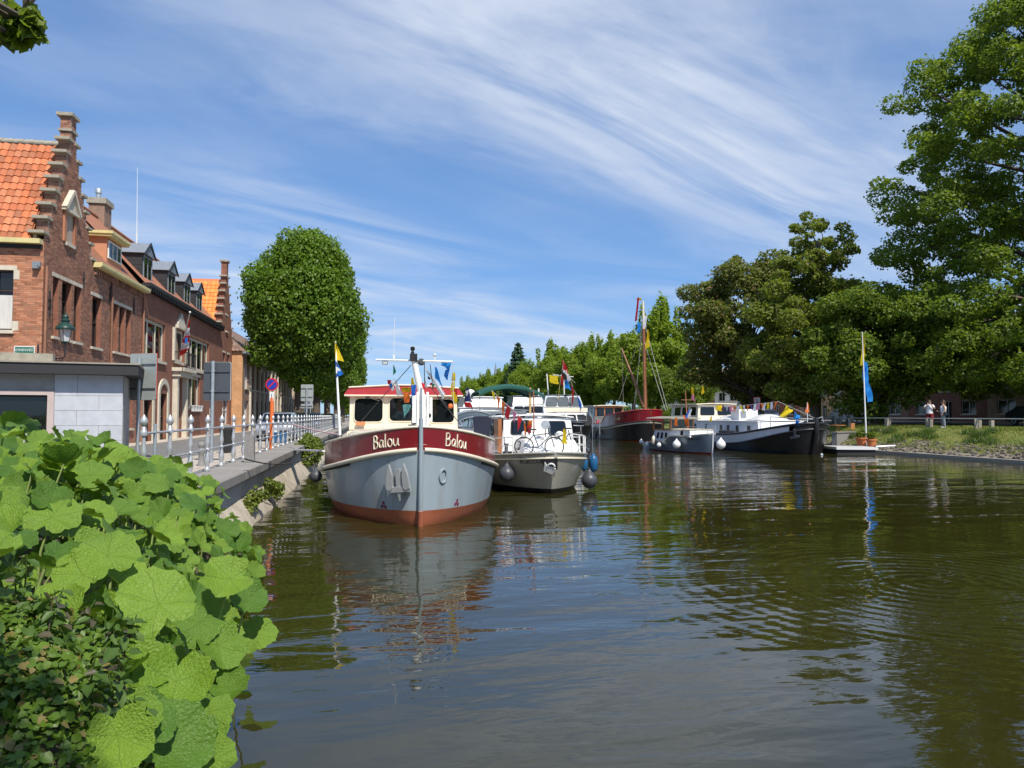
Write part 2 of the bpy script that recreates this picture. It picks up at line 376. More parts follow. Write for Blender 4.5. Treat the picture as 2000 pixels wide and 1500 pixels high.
# ================================================================ SETTING: water, ground, quay
QZ, RZ = 1.2, 1.08               # quay / pavement level and road level above the water
def structure(name, mb, m, smooth=None):
    o = mb.build(name, m, None, smooth); o['kind'] = 'structure'; return o
def watermat():
    m, t, b = nodes('canal_water')
    tcn = N(t, 'ShaderNodeTexCoord'); v = tcn.outputs['Object']
    def nz(s, st, det, dist=0.0, rot=0.0):
        mp = N(t, 'ShaderNodeMapping', {'Vector': v, 'Scale': st, 'Rotation': (0, 0, rot)})
        return N(t, 'ShaderNodeTexNoise', {'Vector': mp.outputs[0], 'Scale': s, 'Detail': det, 'Roughness': .5, 'Distortion': dist}).outputs[0]
    h1 = nz(.34, (.5, 1.5, 1), 2.0, .4, R(14)); h2 = nz(1.5, (.55, 1.5, 1), 2.0, .5, R(-8)); h3 = nz(5.5, (.6, 1.3, 1), 2.0, .3, R(18)); h4 = nz(.10, (1, 1, 1), 3.0)
    ruff = N(t, 'ShaderNodeMapRange', {0: h4, 1: .42, 2: .60, 3: .35, 4: 2.0}).outputs[0]
    def rings(cx, cy, scale, rad):
        mp = N(t, 'ShaderNodeMapping', {'Vector': v, 'Location': (-cx, -cy, 0)})
        w = N(t, 'ShaderNodeTexWave', {'Vector': mp.outputs[0], 'Scale': scale, 'Distortion': 2.5, 'Detail': 1.5, 'Detail Scale': .8}, wave_type='RINGS', rings_direction='Z')
        ln = N(t, 'ShaderNodeVectorMath', {0: mp.outputs[0]}, operation='LENGTH').outputs['Value']
        f = N(t, 'ShaderNodeMapRange', {0: ln, 1: 1.0, 2: rad, 3: 1.0, 4: 0.0}, interpolation_type='SMOOTHSTEP').outputs[0]
        return mth(t, 'MULTIPLY', w.outputs[1], f)
    h = mth(t, 'ADD', mth(t, 'MULTIPLY', h1, .060), mth(t, 'MULTIPLY', mth(t, 'MULTIPLY', h2, .0125), ruff))
    h = mth(t, 'ADD', h, mth(t, 'MULTIPLY', mth(t, 'MULTIPLY', h3, .0026), ruff))
    h = mth(t, 'ADD', h, mth(t, 'MULTIPLY', rings(8.2, 9.8, 1.1, 6.5), .0036))
    h = mth(t, 'ADD', h, mth(t, 'MULTIPLY', rings(14.5, 19, .35, 12.0), .003))
    bp = N(t, 'ShaderNodeBump', {'Height': h, 'Strength': 1.0, 'Distance': 1.0}); t.links.new(bp.outputs[0], b.inputs['Normal'])
    n = N(t, 'ShaderNodeTexNoise', {'Vector': v, 'Scale': .12, 'Detail': 4.0})
    t.links.new(mix(t, n.outputs[0], (.024,.023,.005), (.034,.030,.007)), b.inputs['Base Color'])
    b.inputs['Roughness'].default_value = .025; b.inputs['IOR'].default_value = 1.62
    return m
wb = MB(); wb.grid([[(x, y, 0) for x in (-3.4, 40)] for y in (-60, 0, 60, 400)])
structure('canal_water', wb, watermat())
bed = MB(); bed.box(-20, 60, -60, 420, -3, -2); structure('canal_bed', bed, M['earth'])

# land left and right, one sheet each out to the horizon
gl = MB(); gl.grid([[(x, y, RZ-.03) for x in (-900, -30, -4.4)] for y in (-300, 13.6)]); gl.grid([[(x, y, RZ-.03) for x in (-900, -30, -3.45)] for y in (13.6, 120, 400)])
gl.grid([[(x, y, RZ-.03) for x in (-900, 0, 900)] for y in (400, 1500)])
gl.grid([[(x, 400, z) for x in (-10, 60)] for z in (-2, RZ-.03)])
structure('ground', gl, M['earth'])
RP = [(32.9,-.8),(33.0,.16),(33.35,.18),(33.5,.22),(35.1,.80),(36.2,1.18),(37.3,1.55),(38.6,1.66),(45,1.72),(60,1.75),(900,1.75)]
rng = random.Random(5)
gr_ = []
ys = [-60, 0, 15] + [20+1.0*i for i in range(60)] + [85+8*i for i in range(40)]
for y in ys: gr_.append([(x, y, z+(rng.uniform(-.05,.05) if 35 < x < 38 else 0)) for x, z in RP[3:]])
g = MB(); g.grid(gr_); 
def grassmat():
    m, t, b = nodes('grass_ground'); tcn = N(t, 'ShaderNodeTexCoord')
    n1 = N(t, 'ShaderNodeTexNoise', {'Vector': tcn.outputs['Object'], 'Scale': .8, 'Detail': 8.0, 'Roughness': .7}); n2 = N(t, 'ShaderNodeTexNoise', {'Vector': tcn.outputs['Object'], 'Scale': 9.0, 'Detail': 6.0})
    c = mix(t, N(t, 'ShaderNodeMapRange', {0: n1.outputs[0], 1: .35, 2: .65}).outputs[0], (.10,.15,.022), (.20,.20,.045))
    c = mix(t, N(t, 'ShaderNodeMapRange', {0: n2.outputs[0], 1: .5, 2: .75, 4: .6}).outputs[0], c, (.22,.17,.07))
    t.links.new(c, b.inputs['Base Color']); b.inputs['Roughness'].default_value = .95
    bp = N(t, 'ShaderNodeBump', {'Height': n2.outputs[0], 'Strength': .8, 'Distance': .08}); t.links.new(bp.outputs[0], b.inputs['Normal']); return m
structure('park_lawn', g, grassmat(), 40)
e = MB(); e.box(32.85, 33.3, -60, 400, -1, .17); structure('bank_edging', e, M['postwood'])
# rubble stones of the right bank, down at the water
sb = MB(); sb.grid([[(33.25, y, .12), (33.5, y, .225), (35.15, y, .815)] for y in (-60, 400)]); revet = structure('stone_revetment', sb, M['rubble'])
st = MB(); rng = random.Random(11)
for i in range(1700):
    y = 24+rng.random()**1.3*50; q = rng.random(); x = 33.35+q*1.9; z = .20+q*.64; r = rng.uniform(.05, .13)
    st.obox((x, y, z+r*.1), (math.cos(i), math.sin(i), .2*math.sin(i*3)), (-math.sin(i), math.cos(i), 0), (0, 0, 1), r, r*.8, r*.35)
st.build('stones', M['rubble'], revet, None, kind='stuff')

# grass blades of the right bank (uncountable)
def blades(name, pts, h, w, m, seed, parent=None, spread=.35):
    r = np.random.default_rng(seed); n = len(pts); P = np.array(pts, float)
    a = r.uniform(0, 2*np.pi, n); hh = h*r.uniform(.5, 1.4, n); ww = w*r.uniform(.7, 1.3, n)
    dx, dy = np.cos(a)*ww, np.sin(a)*ww; lx, ly = r.normal(0, spread, n)*hh, r.normal(0, spread, n)*hh
    V = np.zeros((n, 3, 3)); V[:, 0] = P; V[:, 0, 0] -= dx; V[:, 0, 1] -= dy; V[:, 1] = P; V[:, 1, 0] += dx; V[:, 1, 1] += dy
    V[:, 2] = P; V[:, 2, 0] += lx; V[:, 2, 1] += ly; V[:, 2, 2] += hh
    return tri_mesh(name, V.reshape(-1, 3), np.arange(n*3).reshape(-1, 3), m, parent)
def tri_mesh(name, V, T, m, parent=None, loc=(0, 0, 0), flat=True):
    me = bpy.data.meshes.new(name); me.vertices.add(len(V)); me.vertices.foreach_set('co', np.ascontiguousarray(V, dtype=np.float32).ravel())
    k = T.shape[1]; me.loops.add(T.size); me.loops.foreach_set('vertex_index', np.ascontiguousarray(T, dtype=np.int32).ravel())
    me.polygons.add(len(T)); me.polygons.foreach_set('loop_start', np.arange(0, T.size, k, dtype=np.int32)); 
    me.update(calc_edges=True); me.materials.append(m)
    o = bpy.data.objects.new(name, me); COL.objects.link(o); o.parent = parent; o.location = loc; return o
def rbank_z(x):
    for (a, za), (b, zb) in zip(RP, RP[1:]):
        if x <= b: return za+(zb-za)*(x-a)/(b-a)
    return 1.75
rng = random.Random(3); pts = []
for i in range(52000):
    y = 24+rng.random()*55; x = 33.9+rng.random()**1.2*6.8; pts.append((x, y, rbank_z(x)-.02))
tag(blades('bank_grass', pts, .13, .022, L['grass'], 3), 'sunlit tufted grass on the bank above the stone slope', 'grass', None, 'stuff')
pts = []
for c in range(46):
    cx, cy = 34.6+rng.random()*2.6, 25+rng.random()*32
    for k in range(110): pts.append((cx+rng.gauss(0,.22), cy+rng.gauss(0,.28), rbank_z(cx)-.02))
tag(blades('bank_weeds', pts, .34, .03, L['nettle'], 8), 'taller dark green weeds scattered in the bank grass', 'weeds', None, 'stuff')

# left: road, pavements, kerb
r_ = MB(); r_.grid([[(x, y, RZ) for x in (-10.0, -5.75)] for y in (13.0, 60, 400)]); r_.grid([[(x, y, RZ) for x in (-40, -10.0)] for y in (8.0, 27.3)]); structure('road', r_, M['asphalt'])
p_ = MB(); p_.box(-11.5, -10.0, 27.3, 400, RZ-.3, QZ); structure('house_pavement', p_, M['paving'])
p_ = MB(); p_.box(-5.6, -3.9, 13.2, 400, RZ-.3, QZ-.02); qp = structure('quay_pavement', p_, M['paving'])
pv = MB(); pvs = []; rng = random.Random(2)
for i in range(5):
    for j in range(110):
        x = -5.59+i*.336; y = 13.3+j*.336+(.16 if i % 2 else 0); dz = rng.uniform(-.004, .004)
        pvs.append((x, y, dz))
pvs.sort(key=lambda q: q[1]); pvm = MB().box(0, .326, 0, .326, -.04, 0).mesh('paving_slab', M['paving'])
for x, y, dz in pvs[:290]: link('paving_slab', pvm, None, qp, (x, y, QZ+dz))
for x, y, dz in pvs[290:]: pv.box(x, x+.326, y, y+.326, QZ-.04, QZ+dz)
pv.build('paving_slab', M['paving'], qp, None, kind='stuff')
kerb = MB(); kerb.box(-5.75, -5.61, 13.2, 400, RZ-.3, QZ-.03); kb = structure('kerb', kerb, M['granite'])
km = MB().box(-.068, .068, -.49, .49, -.2, .012).mesh('kerb_stone', M['granite'])
for i in range(34): link('kerb_stone', km, None, kb, (-5.68, 13.8+i, QZ-.02))

# quay wall: concrete face, pale battered toe, coping stones
qw = MB(); qw.box(-3.9, -3.05, 13.4, 400, -2, QZ-.25); quay = structure('quay_wall', qw, M['concrete'])
rng = random.Random(4)
ts = [-.5, 0, .15, .3, .45, .6]; tx = [-2.52, -2.66, -2.76, -2.85, -2.95, -3.06]
rows = []
for j in range(200):
    y = 13.4+j*.5 if j < 160 else 93+(j-159)*8
    rows.append([(tx[k]+rng.uniform(-.03,.03)*(k > 0 and k < 5), y, ts[k]+rng.uniform(-.02,.02)*(k == 5)) for k in range(6)])
q2 = MB(); q2.grid(rows); q2.build('battered_toe', M['batter'], quay, 50)
pm_ = MB()
for j in range(20):
    y0 = 13.6+j*2.4; pm_.box(-3.06, -3.03, y0+.02, y0+2.36, .56, QZ-.26)
panels = [MB().box(-.02, .025, .02, 2.36, 0, QZ-.26-.58).mesh('wall_panel', M['concrete'])]
for j in range(22): link('wall_panel', panels[0], None, quay, (-3.05, 13.6+j*2.4, .57))
cm = MB().box(-.54, .54, -.595, .595, -.25, 0).mesh('coping_stone', M['coping'])
bmx = MB().prism([(-.54,-.25),(.50,-.25),(.54,-.21),(.54,-.03),(.51,0),(-.54,0)], (0,-.592,0), (1,0,0), (0,0,1), (0,1,0), 1.184).mesh('coping_stone', M['coping'])
for j in range(60): link('coping_stone', bmx, None, quay, (-3.44+rng.uniform(-.006,.006), 14.0+j*1.2, QZ+.02+rng.uniform(-.006,.006)))
cc = MB().box(-3.98, -2.9, 85.4, 400, QZ-.25, QZ+.02); cc.build('coping', M['coping'], quay)
for j, yy in enumerate((22.0, 31, 42)):
    r = MB().torus((-2.87, yy, 1.08), .10, .016, 'x', 16, 6); tag(r.build('mooring_ring', M['blackm']), 'iron mooring ring on the quay face, %s' % ('nearest the leaf bank', 'level with the red bow', 'farthest along the wall')[j], 'mooring ring')

# railing on the quay: turned cast-iron posts and two rails
rail = thing('quay_railing', 'silver cast iron railing with turned ball topped posts along the quay', 'railing', (-3.72, 14.76, QZ+.02))
post = MB().lathe([(r_*.82, z_) for r_, z_ in [(.075,0),(.085,.03),(.085,.06),(.055,.09),(.05,.14),(.075,.2),(.08,.28),(.062,.36),(.04,.46),(.062,.475),(.062,.5),(.04,.515),(.038,.56),(.06,.62),(.06,.68),(.045,.78),(.036,.90),(.036,.94),(.07,.945),(.075,.99),(.06,1.03),(.045,1.05),(.048,1.075),(.03,1.09),(.045,1.105),(.075,1.15),(.078,1.18),(.06,1.23),(.03,1.26),(.012,1.29)]], 12).mesh('railing_post', M['steel'], 50)
for i in range(-1, 44): link('post', post, None, rail, (0, i*1.6, 0), (0, 0, i))
for nm, z in (('top_rail', .98), ('middle_rail', .50)):
    MB().tube([(0, -1.6, z), (0, 43*1.6, z)], .021, 8).build(nm, M['steel'], rail, 60)
# short round end post before the railing
b_ = atX(302, 900, -3.72); t = thing('end_post', 'thin plain grey post where the railing meets the leaves', 'post', (-3.72, b_.y, QZ-.3))
MB().tube([(0,0,0),(0,0,1.45)], .03, 10).build('pole', M['galv'], t, 60)
# granite block and low round bollard
t = atX(471, 904, -3.35); gb = MB(); gb.prism([(-.13,0),(.13,0),(.12,.70),(.09,.74),(-.09,.74),(-.12,.70)], (0,-.12,0), (1,0,0), (0,0,1), (0,1,0), .24)
o = gb.build('granite_block', M['granite']); o.location = (-3.32, 21.3, QZ+.02); tag(o, 'square granite bollard standing on the coping by the railing', 'bollard')
bo = MB().lathe([(.10,0),(.10,.05),(.075,.08),(.07,.3),(.09,.34),(.09,.40),(.06,.46),(.09,.52),(.085,.58),(.03,.62)], 12); o = bo.build('bollard', M['granite'], None, 50)
o.location = (-4.35, 20.3, QZ); tag(o, 'short rounded stone bollard on the paving behind the railing', 'bollard')
o = MB().lathe([(.2,0),(.22,.05),(.24,.75),(.26,.78),(.26,.86),(.1,.92)], 14).build('litter_bin', M['blackm'], None, 50); o.location = (-5.0, 27.2, QZ); tag(o, 'small black litter bin on the pavement behind the railing', 'litter bin')
# plants growing out of the quay wall
def leaf_cloud(n, size, centers, radii, seed, up=.6, flat=1.0):
    r = np.random.default_rng(seed); C = np.array(centers, float); Rr = np.array(radii, float)
    if Rr.ndim == 1: Rr = np.repeat(Rr[:, None], 3, 1)
    w = (Rr[:, 0]*Rr[:, 1]+Rr[:, 0]*Rr[:, 2]); idx = r.choice(len(C), n, p=w/w.sum())
    d = r.normal(size=(n, 3)); d /= np.linalg.norm(d, axis=1)[:, None]
    rad = r.uniform(.35, 1, n)**.45
    rad *= 1+np.abs(r.normal(0, .20, n))*(r.random(n) < .35)
    P = C[idx]+d*Rr[idx]*rad[:, None]
    nrm = d*.7+np.array([0, 0, up])+r.normal(size=(n, 3))*.55; nrm /= np.linalg.norm(nrm, axis=1)[:, None]
    return leaves_at(P, nrm, size, r)
def leaves_at(P, nrm, size, r, droop=.25, aspect=.42):
    n = len(P); a = r.normal(size=(n, 3)); u = np.cross(nrm, a); u /= np.linalg.norm(u, axis=1)[:, None]; v = np.cross(nrm, u)
    s = (size*r.uniform(.6, 1.35, n))[:, None]
    V = np.zeros((n, 4, 3)); V[:, 0] = P-u*s*.5; V[:, 2] = P+u*s*.5-nrm*s*droop
    V[:, 1] = P+v*s*aspect+nrm*s*.10; V[:, 3] = P-v*s*aspect+nrm*s*.10
    o = np.arange(n)[:, None]*4
    T = np.concatenate([o+np.array([[0, 1, 2]]), o+np.array([[0, 2, 3]])], 1).reshape(-1, 3)
    return V.reshape(-1, 3), T
def leaves6(P, nrm, size, r, asp=.44):
    n = len(P); a = r.normal(size=(n, 3)); u = np.cross(nrm, a); u /= np.linalg.norm(u, axis=1)[:, None]; v = np.cross(nrm, u); s = (size*r.uniform(.5, 1.4, n))[:, None]
    V = np.zeros((n, 6, 3))
    for k, (x, y, z) in enumerate(((-.5,0,0),(-.18,asp,.10),(.18,asp*.85,.08),(.55,0,-.14),(.18,-asp*.85,.08),(-.18,-asp,.10))): V[:, k] = P+u*s*x+v*s*y+nrm*s*z
    o = np.arange(n)[:, None]*6
    return V.reshape(-1, 3), np.concatenate([o+np.array([[0,1,2]]), o+np.array([[0,2,3]]), o+np.array([[0,3,4]]), o+np.array([[0,4,5]])], 1).reshape(-1, 3)
C, Rr = [], []
rng = random.Random(9)
for i in range(16): C.append((-2.95+rng.random()*.5, 33.0+rng.random()*4.5, .5+rng.random()*1.1)); Rr.append(rng.uniform(.2, .42))
V, T = leaf_cloud(3500, .12, C, Rr, 1); o = tri_mesh('wall_shrub', V, T, L['wallplant'], None); tag(o, 'bushy weed growing out of the quay wall beside the red bow', 'shrub')
for k, (yy, zz, n) in enumerate(((18.6, .35, 380), (21.0, .45, 520), (22.5, .2, 300))):
    C = [(-2.8+rng.random()*.2, yy+rng.gauss(0,.25), zz+rng.random()*.25) for _ in range(5)]
    V, T = leaf_cloud(n, .09, C, [.16]*5, 20+k); o = tri_mesh('wall_weed', V, T, L['wallplant'], None); tag(o, ('weed sprouting low on the quay toe nearest the leaves', 'largest weed sprouting from the pale quay toe', 'small weed at the waterline of the pale quay toe')[k], 'weed')
# ================================================================ BUILDINGS
ZUP = Vector((0, 0, 1))
def cellwall(mb, P0, U, n, u0, u1, z0, z1, ops, inside=None, depth=.14, extra_u=(), extra_z=(), rev=None):
    us = sorted({u0, u1, *extra_u, *[q for o in ops for q in o[:2]]}); zs = sorted({z0, z1, *extra_z, *[q for o in ops for q in o[2:4]]})
    us = [u for u in us if u0-1e-6 <= u <= u1+1e-6]; zs = [z for z in zs if z0-1e-6 <= z <= z1+1e-6]
    P = lambda u, z, d=0: P0+U*u+ZUP*z-n*d
    for a, b in zip(us, us[1:]):
        for c, d in zip(zs, zs[1:]):
            mu, mz = (a+b)/2, (c+d)/2
            if any(o[0] < mu < o[1] and o[2] < mz < o[3] for o in ops): continue
            if inside and not inside(mu, mz): continue
            mb.add([P(a, c), P(b, c), P(b, d), P(a, d)], [(0, 1, 2, 3)])
    for a, b, c, d in [o[:4] for o in ops]:
        tgt = MB() if rev else mb
        for q in (((a,c),(a,d)), ((b,c),(b,d)), ((a,c),(b,c)), ((a,d),(b,d))):
            tgt.add([P(*q[0]), P(*q[1]), P(*q[1], depth+.1), P(*q[0], depth+.1)], [(0, 1, 2, 3)])
        if rev: tgt.build('window_reveal', M['brick3'], rev, world=True)
BRICK = MB().box(0, 1, -1, 0, 0, 1).mesh('brick', M['brick'])
def brickwork(mb, P0, U, n, u0, u1, z0, z1, ops, inside=None, bl=.215, bh=.072, seed=1, parts=None):
    r = random.Random(seed); k = 0; z = z0
    while z+bh < z1+.01:
        zt, zb = z+bh-.011, z
        cuts = sorted((o[0], o[1]) for o in ops if o[2] < zt-.02 and o[3] > zb+.02)
        segs = []; c = u0
        for a, b in cuts:
            if a > c: segs.append((c, a))
            c = max(c, b)
        if c < u1: segs.append((c, u1))
        for a, b in segs:
            u = a-(bl/2 if k % 2 else 0)-((a-u0) % bl)
            while u < b:
                x0, x1 = max(u, a), min(u+bl-.011, b); u += bl
                if x1-x0 < .03: continue
                if inside and not (inside(x0+.01, zb+.01) and inside(x1-.01, zt-.01) and inside(x0+.01, zt-.01) and inside(x1-.01, zb+.01)): continue
                p = r.uniform(.006, .012)
                if parts and parts[1] > 0 and x0 > -12.42 and zb > 4.05:
                    parts[1] -= 1; o = link('brick', BRICK, None, parts[0]); o.location = P0+U*x0+ZUP*zb-wloc(parts[0]); o.scale = (x1-x0, p, zt-zb); continue
                A = [P0+U*x0+ZUP*zb, P0+U*x1+ZUP*zb, P0+U*x1+ZUP*zt, P0+U*x0+ZUP*zt]
                mb.add(A+[q+n*p for q in A], [(4,5,6,7),(0,1,5,4),(1,2,6,5),(2,3,7,6),(3,0,4,7)])
        z += bh; k += 1
def window(parent, P0, U, n, a, b, c, d, nx=1, nz=1, fm=None, depth=.14, fw=.05, sill=None, lintel=None, curtain=False, rails=None, name='window'):
    fm = fm or M['cream_stone']; mb = MB(); P = lambda u, z, dd: P0+U*u+ZUP*z-n*dd
    def bar(u0, u1, z0, z1, th=.05):
        mb.obox(P((u0+u1)/2, (z0+z1)/2, depth-.01), U, n, ZUP, (u1-u0)/2, th/2, (z1-z0)/2)
    bar(a, a+fw, c, d); bar(b-fw, b, c, d); bar(a+fw, b-fw, d-fw, d); bar(a+fw, b-fw, c, c+fw)
    for i in range(1, nx): u = a+(b-a)*i/nx; bar(u-fw*.45, u+fw*.45, c+fw, d-fw, .042)
    for z in (rails if rails is not None else [c+(d-c)*j/nz for j in range(1, nz)]): bar(a+fw, b-fw, z-fw*.35, z+fw*.35, .036)
    w = mb.build(name, fm, parent, world=True)
    g = MB(); g.obox(P((a+b)/2, (c+d)/2, depth+.03), U, n, ZUP, (b-a)/2-.005, .006, (d-c)/2-.005); g.build('pane', M['glass'], w, world=True)
    if curtain:
        q = MB(); q.obox(P((a+b)/2, c+(d-c)*curtain/2, depth+.016), U, n, ZUP, (b-a)/2-fw, .006, (d-c)*curtain/2-fw); q.build('curtain', M['curtain'], w, world=True)
    if sill: s = MB(); s.obox(P((a+b)/2, c-sill/2, -.03), U, n, ZUP, (b-a)/2+.06, .07, sill/2-.002); s.build('sill', M['cream_stone'], w, world=True)
    if lintel: s = MB(); s.obox(P((a+b)/2, d+lintel/2, -.002), U, n, ZUP, (b-a)/2+.10, .02, lintel/2-.002); s.build('lintel', M['cream_stone'], w, world=True)
    return w
def tiles(mb, P0, U, V, w, l, tw=.24, tl=.30, curved=True, inside=None, seed=3):
    Vn = Vector(V).normalized(); Un = Vector(U).normalized(); Nn = Un.cross(Vn); r = random.Random(seed)
    nu, nv = int(w/tw), int(l/tl)
    prof = [(0, .0), (.18, .035), (.45, .045), (.7, .015), (.9, -.005), (1.04, .01)] if curved else [(0.02, .012), (.98, .012)]
    for j in range(nv):
        for i in range(nu):
            if inside and not inside((i+.5)*tw, (j+.5)*tl): continue
            dz = r.uniform(-.006, .008); dv = r.uniform(-.008, .008); o = len(mb.v)
            for (q, h) in prof:
                for (vv, hh) in ((j*tl-.03+dv, h+.040+dz), (j*tl+tl+.01+dv, h+.005+dz)):
                    mb.v.append(tuple(P0+Un*(i*tw+q*tw)+Vn*vv+Nn*hh))
            for k in range(len(prof)-1): mb.f.append((o+2*k, o+2*k+2, o+2*k+3, o+2*k+1))
            # front edge
            for k in range(len(prof)-1):
                a = Vector(mb.v[o+2*k]); b = Vector(mb.v[o+2*k+2]); oo = len(mb.v)
                mb.v += [tuple(a-Nn*.03), tuple(b-Nn*.03)]; mb.f.append((oo, oo+1, o+2*k+2, o+2*k))
FXN = -11.1
YU, XN = Vector((0, 1, 0)), Vector((1, 0, 0)); XU, YN = Vector((1, 0, 0)), Vector((0, -1, 0))
F0 = Vector((FXN, 0, 0))
def fop(pl, pr, yt, yb, X=FXN):
    a = atX(pl, yt, X); b = atX(pr, yt, X); c = atX(pl, yb, X); return [a.y, b.y, c.z, a.z]

# ---- house 1: stepped gable corner house
h1 = thing('gabled_house', 'red brick corner house with tall stepped gable and orange tiled roof', 'house', (-11.1, 27.6, RZ))
Ya, Yb, EZ = 27.6, 32.1, 8.5; Yc = (Ya+Yb)/2; NS, SH, SW = 7, .56, .28
def in_gable(u, z):
    if z < EZ+.18: return Ya <= u <= Yb
    k = int((z-EZ-.18)/SH)+1
    if k > NS: return abs(u-Yc) < .24 and z < 13.55
    return abs(u-Yc) < (Yb-Ya)/2-k*SW+.02
ex_z = [EZ+.18+SH*k for k in range(NS+1)]+[13.55]; ex_u = [Yc+s*((Yb-Ya)/2-k*SW+.02) for k in range(1, NS+1) for s in (-1, 1)]+[Yc-.24, Yc+.24]
g_ops = [fop(103.5,115,541,655), fop(121,140,547,661), fop(145,159,557,666), fop(128,143,414,473)]
lo = min(o[2] for o in g_ops[:3]); hi = max(o[3] for o in g_ops[:3])
for o in g_ops[:3]: o[2], o[3] = lo, hi
g_ops += [[28.6, 29.5, 1.6, 4.0], [30.4, 31.4, 1.3, 3.9]]
mb = MB(); cellwall(mb, F0, YU, XN, Ya, Yb, RZ, 13.55, g_ops, in_gable, .2, ex_u, ex_z, h1)
mb2 = mb
for k in range(len(ex_z)-1):       # the gable's thickness above the roof: step sides and back
    hw = (Yb-Ya)/2-(k+1)*SW+.02 if k < NS else .24
    mb2.box(FXN-.36, FXN-.004, Yc-hw, Yc+hw, ex_z[k]+.001, ex_z[k+1]-.001)
mb2.box(FXN-.36, FXN-.25, Ya+.02, Yb-.02, RZ, EZ+.17)
mb.build('gable_wall', M['mortar'], h1, world=True)
mb = MB(); brickwork(mb, F0, YU, XN, Ya, Yb, RZ, 13.55, g_ops, in_gable)
for k in range(len(ex_z)-1):       # bricks on the step sides that face the camera
    hw = (Yb-Ya)/2-(k+1)*SW+.02 if k < NS else .24
    brickwork(mb, Vector((0, Yc-hw, 0)), XU, YN, FXN-.36, FXN, ex_z[k], ex_z[k+1], [])
mb.build('gable_bricks', M['brick_brown'], h1, world=True, kind='stuff')
cap = MB().box(-.44, .07, -.26, .20, 0, .10).mesh('cap_stone', M['grey_stone'])
for k in range(NS+1):
    for s in (-1, 1):
        hw = (Yb-Ya)/2-k*SW+.02 if k else (Yb-Ya)/2
        if k == NS: hw = .36
        z = EZ+.18+SH*k-(.0 if k else 0)
        o = link('cap_stone', cap, None, h1); o.location = Vector((FXN, Yc+s*(hw-.06), z+.004))-h1.location; o.rotation_euler = (0, 0, 0); o.scale = (1, -s if s > 0 else 1, 1)
mb = MB().box(FXN-.48, FXN+.09, Yc-.36, Yc+.36, 13.56, 13.68).box(FXN-.42, FXN+.05, Yc-.31, Yc+.31, 13.0, 13.09); mb.build('pinnacle_cap', M['grey_stone'], h1, world=True)
# side wall towards the camera
S0 = Vector((0, Ya, 0)); wn_ = atY(0, 527, Ya), atY(24, 645, Ya)
s_op = [[wn_[1].x-1.05, wn_[1].x, wn_[1].z, wn_[0].z], [-14.6,-13.6, 1.6, 3.9]]
mb = MB(); cellwall(mb, S0, XU, YN, -17, -11.1, RZ, EZ, s_op, None, .14); mb.box(-17, -11.4, Ya+.3, Yb-.02, RZ, 3.2); mb.build('side_wall', M['mortar'], h1, world=True)
mb = MB(); brickwork(mb, S0, XU, YN, -15, -11.09, RZ, EZ-.02, s_op, seed=4, parts=[h1, 300]); mb.build('side_bricks', M['brick'], h1, world=True, kind='stuff')
a, b, c, d = s_op[0]; window(h1, S0, XU, YN, a, b, c, d, 2, 1, M['frame'], .14, .06, .12, .16, .62, rails=[c+(d-c)*.66])
mbq = MB()
for (u, z) in ((b+.09, d-.25), (b+.09, c+.05)): mbq.obox(S0+XU*u+ZUP*(z+.1)-YN*-.0, XU, YN, ZUP, .09, .02, .16)
mbq.build('quoin_stone', M['cream_stone'], h1, world=True)
for o, nx in zip(g_ops[:3], (1, 1, 1)): window(h1, F0, YU, XN, *o, nx, 3, M['frame'], .2, .05, .10, .14)
window(h1, F0, YU, XN, *g_ops[3], 1, 2, M['frame'], .2, .05, .12, None)
for o in g_ops[4:]: window(h1, F0, YU, XN, *o, 1, 2, M['frame'], .2, .06, .1, .16)
a, b, c, d = g_ops[3]; um = (a+b)/2
mb = MB().prism([(-.62, 0), (.62, 0), (0, .60)], F0+YU*um+ZUP*(d+.12), YU, ZUP, XN, .10); mb.prism([(-.74, -.02), (-.62, -.10), (.02, .66), (-.06, .76)], F0+YU*um+ZUP*(d+.14)-XN*.01, YU, ZUP, XN, .20); mb.prism([(.74, -.02), (.62, -.10), (-.02, .66), (.06, .76)], F0+YU*um+ZUP*(d+.14)-XN*.012, YU, ZUP, XN, .196)
mb.obox(F0+YU*um+ZUP*(d+.06)+XN*.05, YU, XN, ZUP, .70, .10, .045); mb.build('pediment', M['cream_stone'], h1, world=True)
mb = MB().obox(F0+YU*(a-.12)+ZUP*((c+d)/2)+XN*.02, YU, XN, ZUP, .10, .05, (d-c)/2).obox(F0+YU*(b+.12)+ZUP*((c+d)/2)+XN*.02, YU, XN, ZUP, .10, .05, (d-c)/2); mb.build('window_pilaster', M['brick'], h1, world=True)
V_ = Vector((0, Yc-Ya+.14, 12.55-EZ+.1)); sl = V_.length
mb = MB(); mb.add([(-17, Ya-.18, EZ-.08), (FXN-.36, Ya-.18, EZ-.08), (FXN-.36, Yc, 12.5), (-17, Yc, 12.5)], [(0,1,2,3)]); mb.add([(-17, Yb+.1, EZ-.05), (FXN-.36, Yb+.1, EZ-.05), (FXN-.36, Yc, 12.5), (-17, Yc, 12.5)], [(0,1,2,3)])
rf = mb.build('roof', M['tile_orange'], h1, world=True)
tl1 = MB(); tiles(tl1, Vector((0, 0, 0)), XU, V_, .236, .331, .235, .33); tl1 = tl1.mesh('roof_tile', M['tile_orange'], 60); rt_ = random.Random(8); Vn1 = V_.normalized()
for j in range(int(sl/.33)):
    for i in range(12, 23):
        o = link('roof_tile', tl1, None, h1); o.location = Vector((-16.9+i*.235, Ya-.2, EZ-.08))+Vn1*(j*.33+rt_.uniform(-.008,.008))+Vector((0,0,rt_.uniform(-.006,.008)))-h1.location; o.rotation_euler = (0, rt_.uniform(-.015,.015), rt_.uniform(-.02,.02))
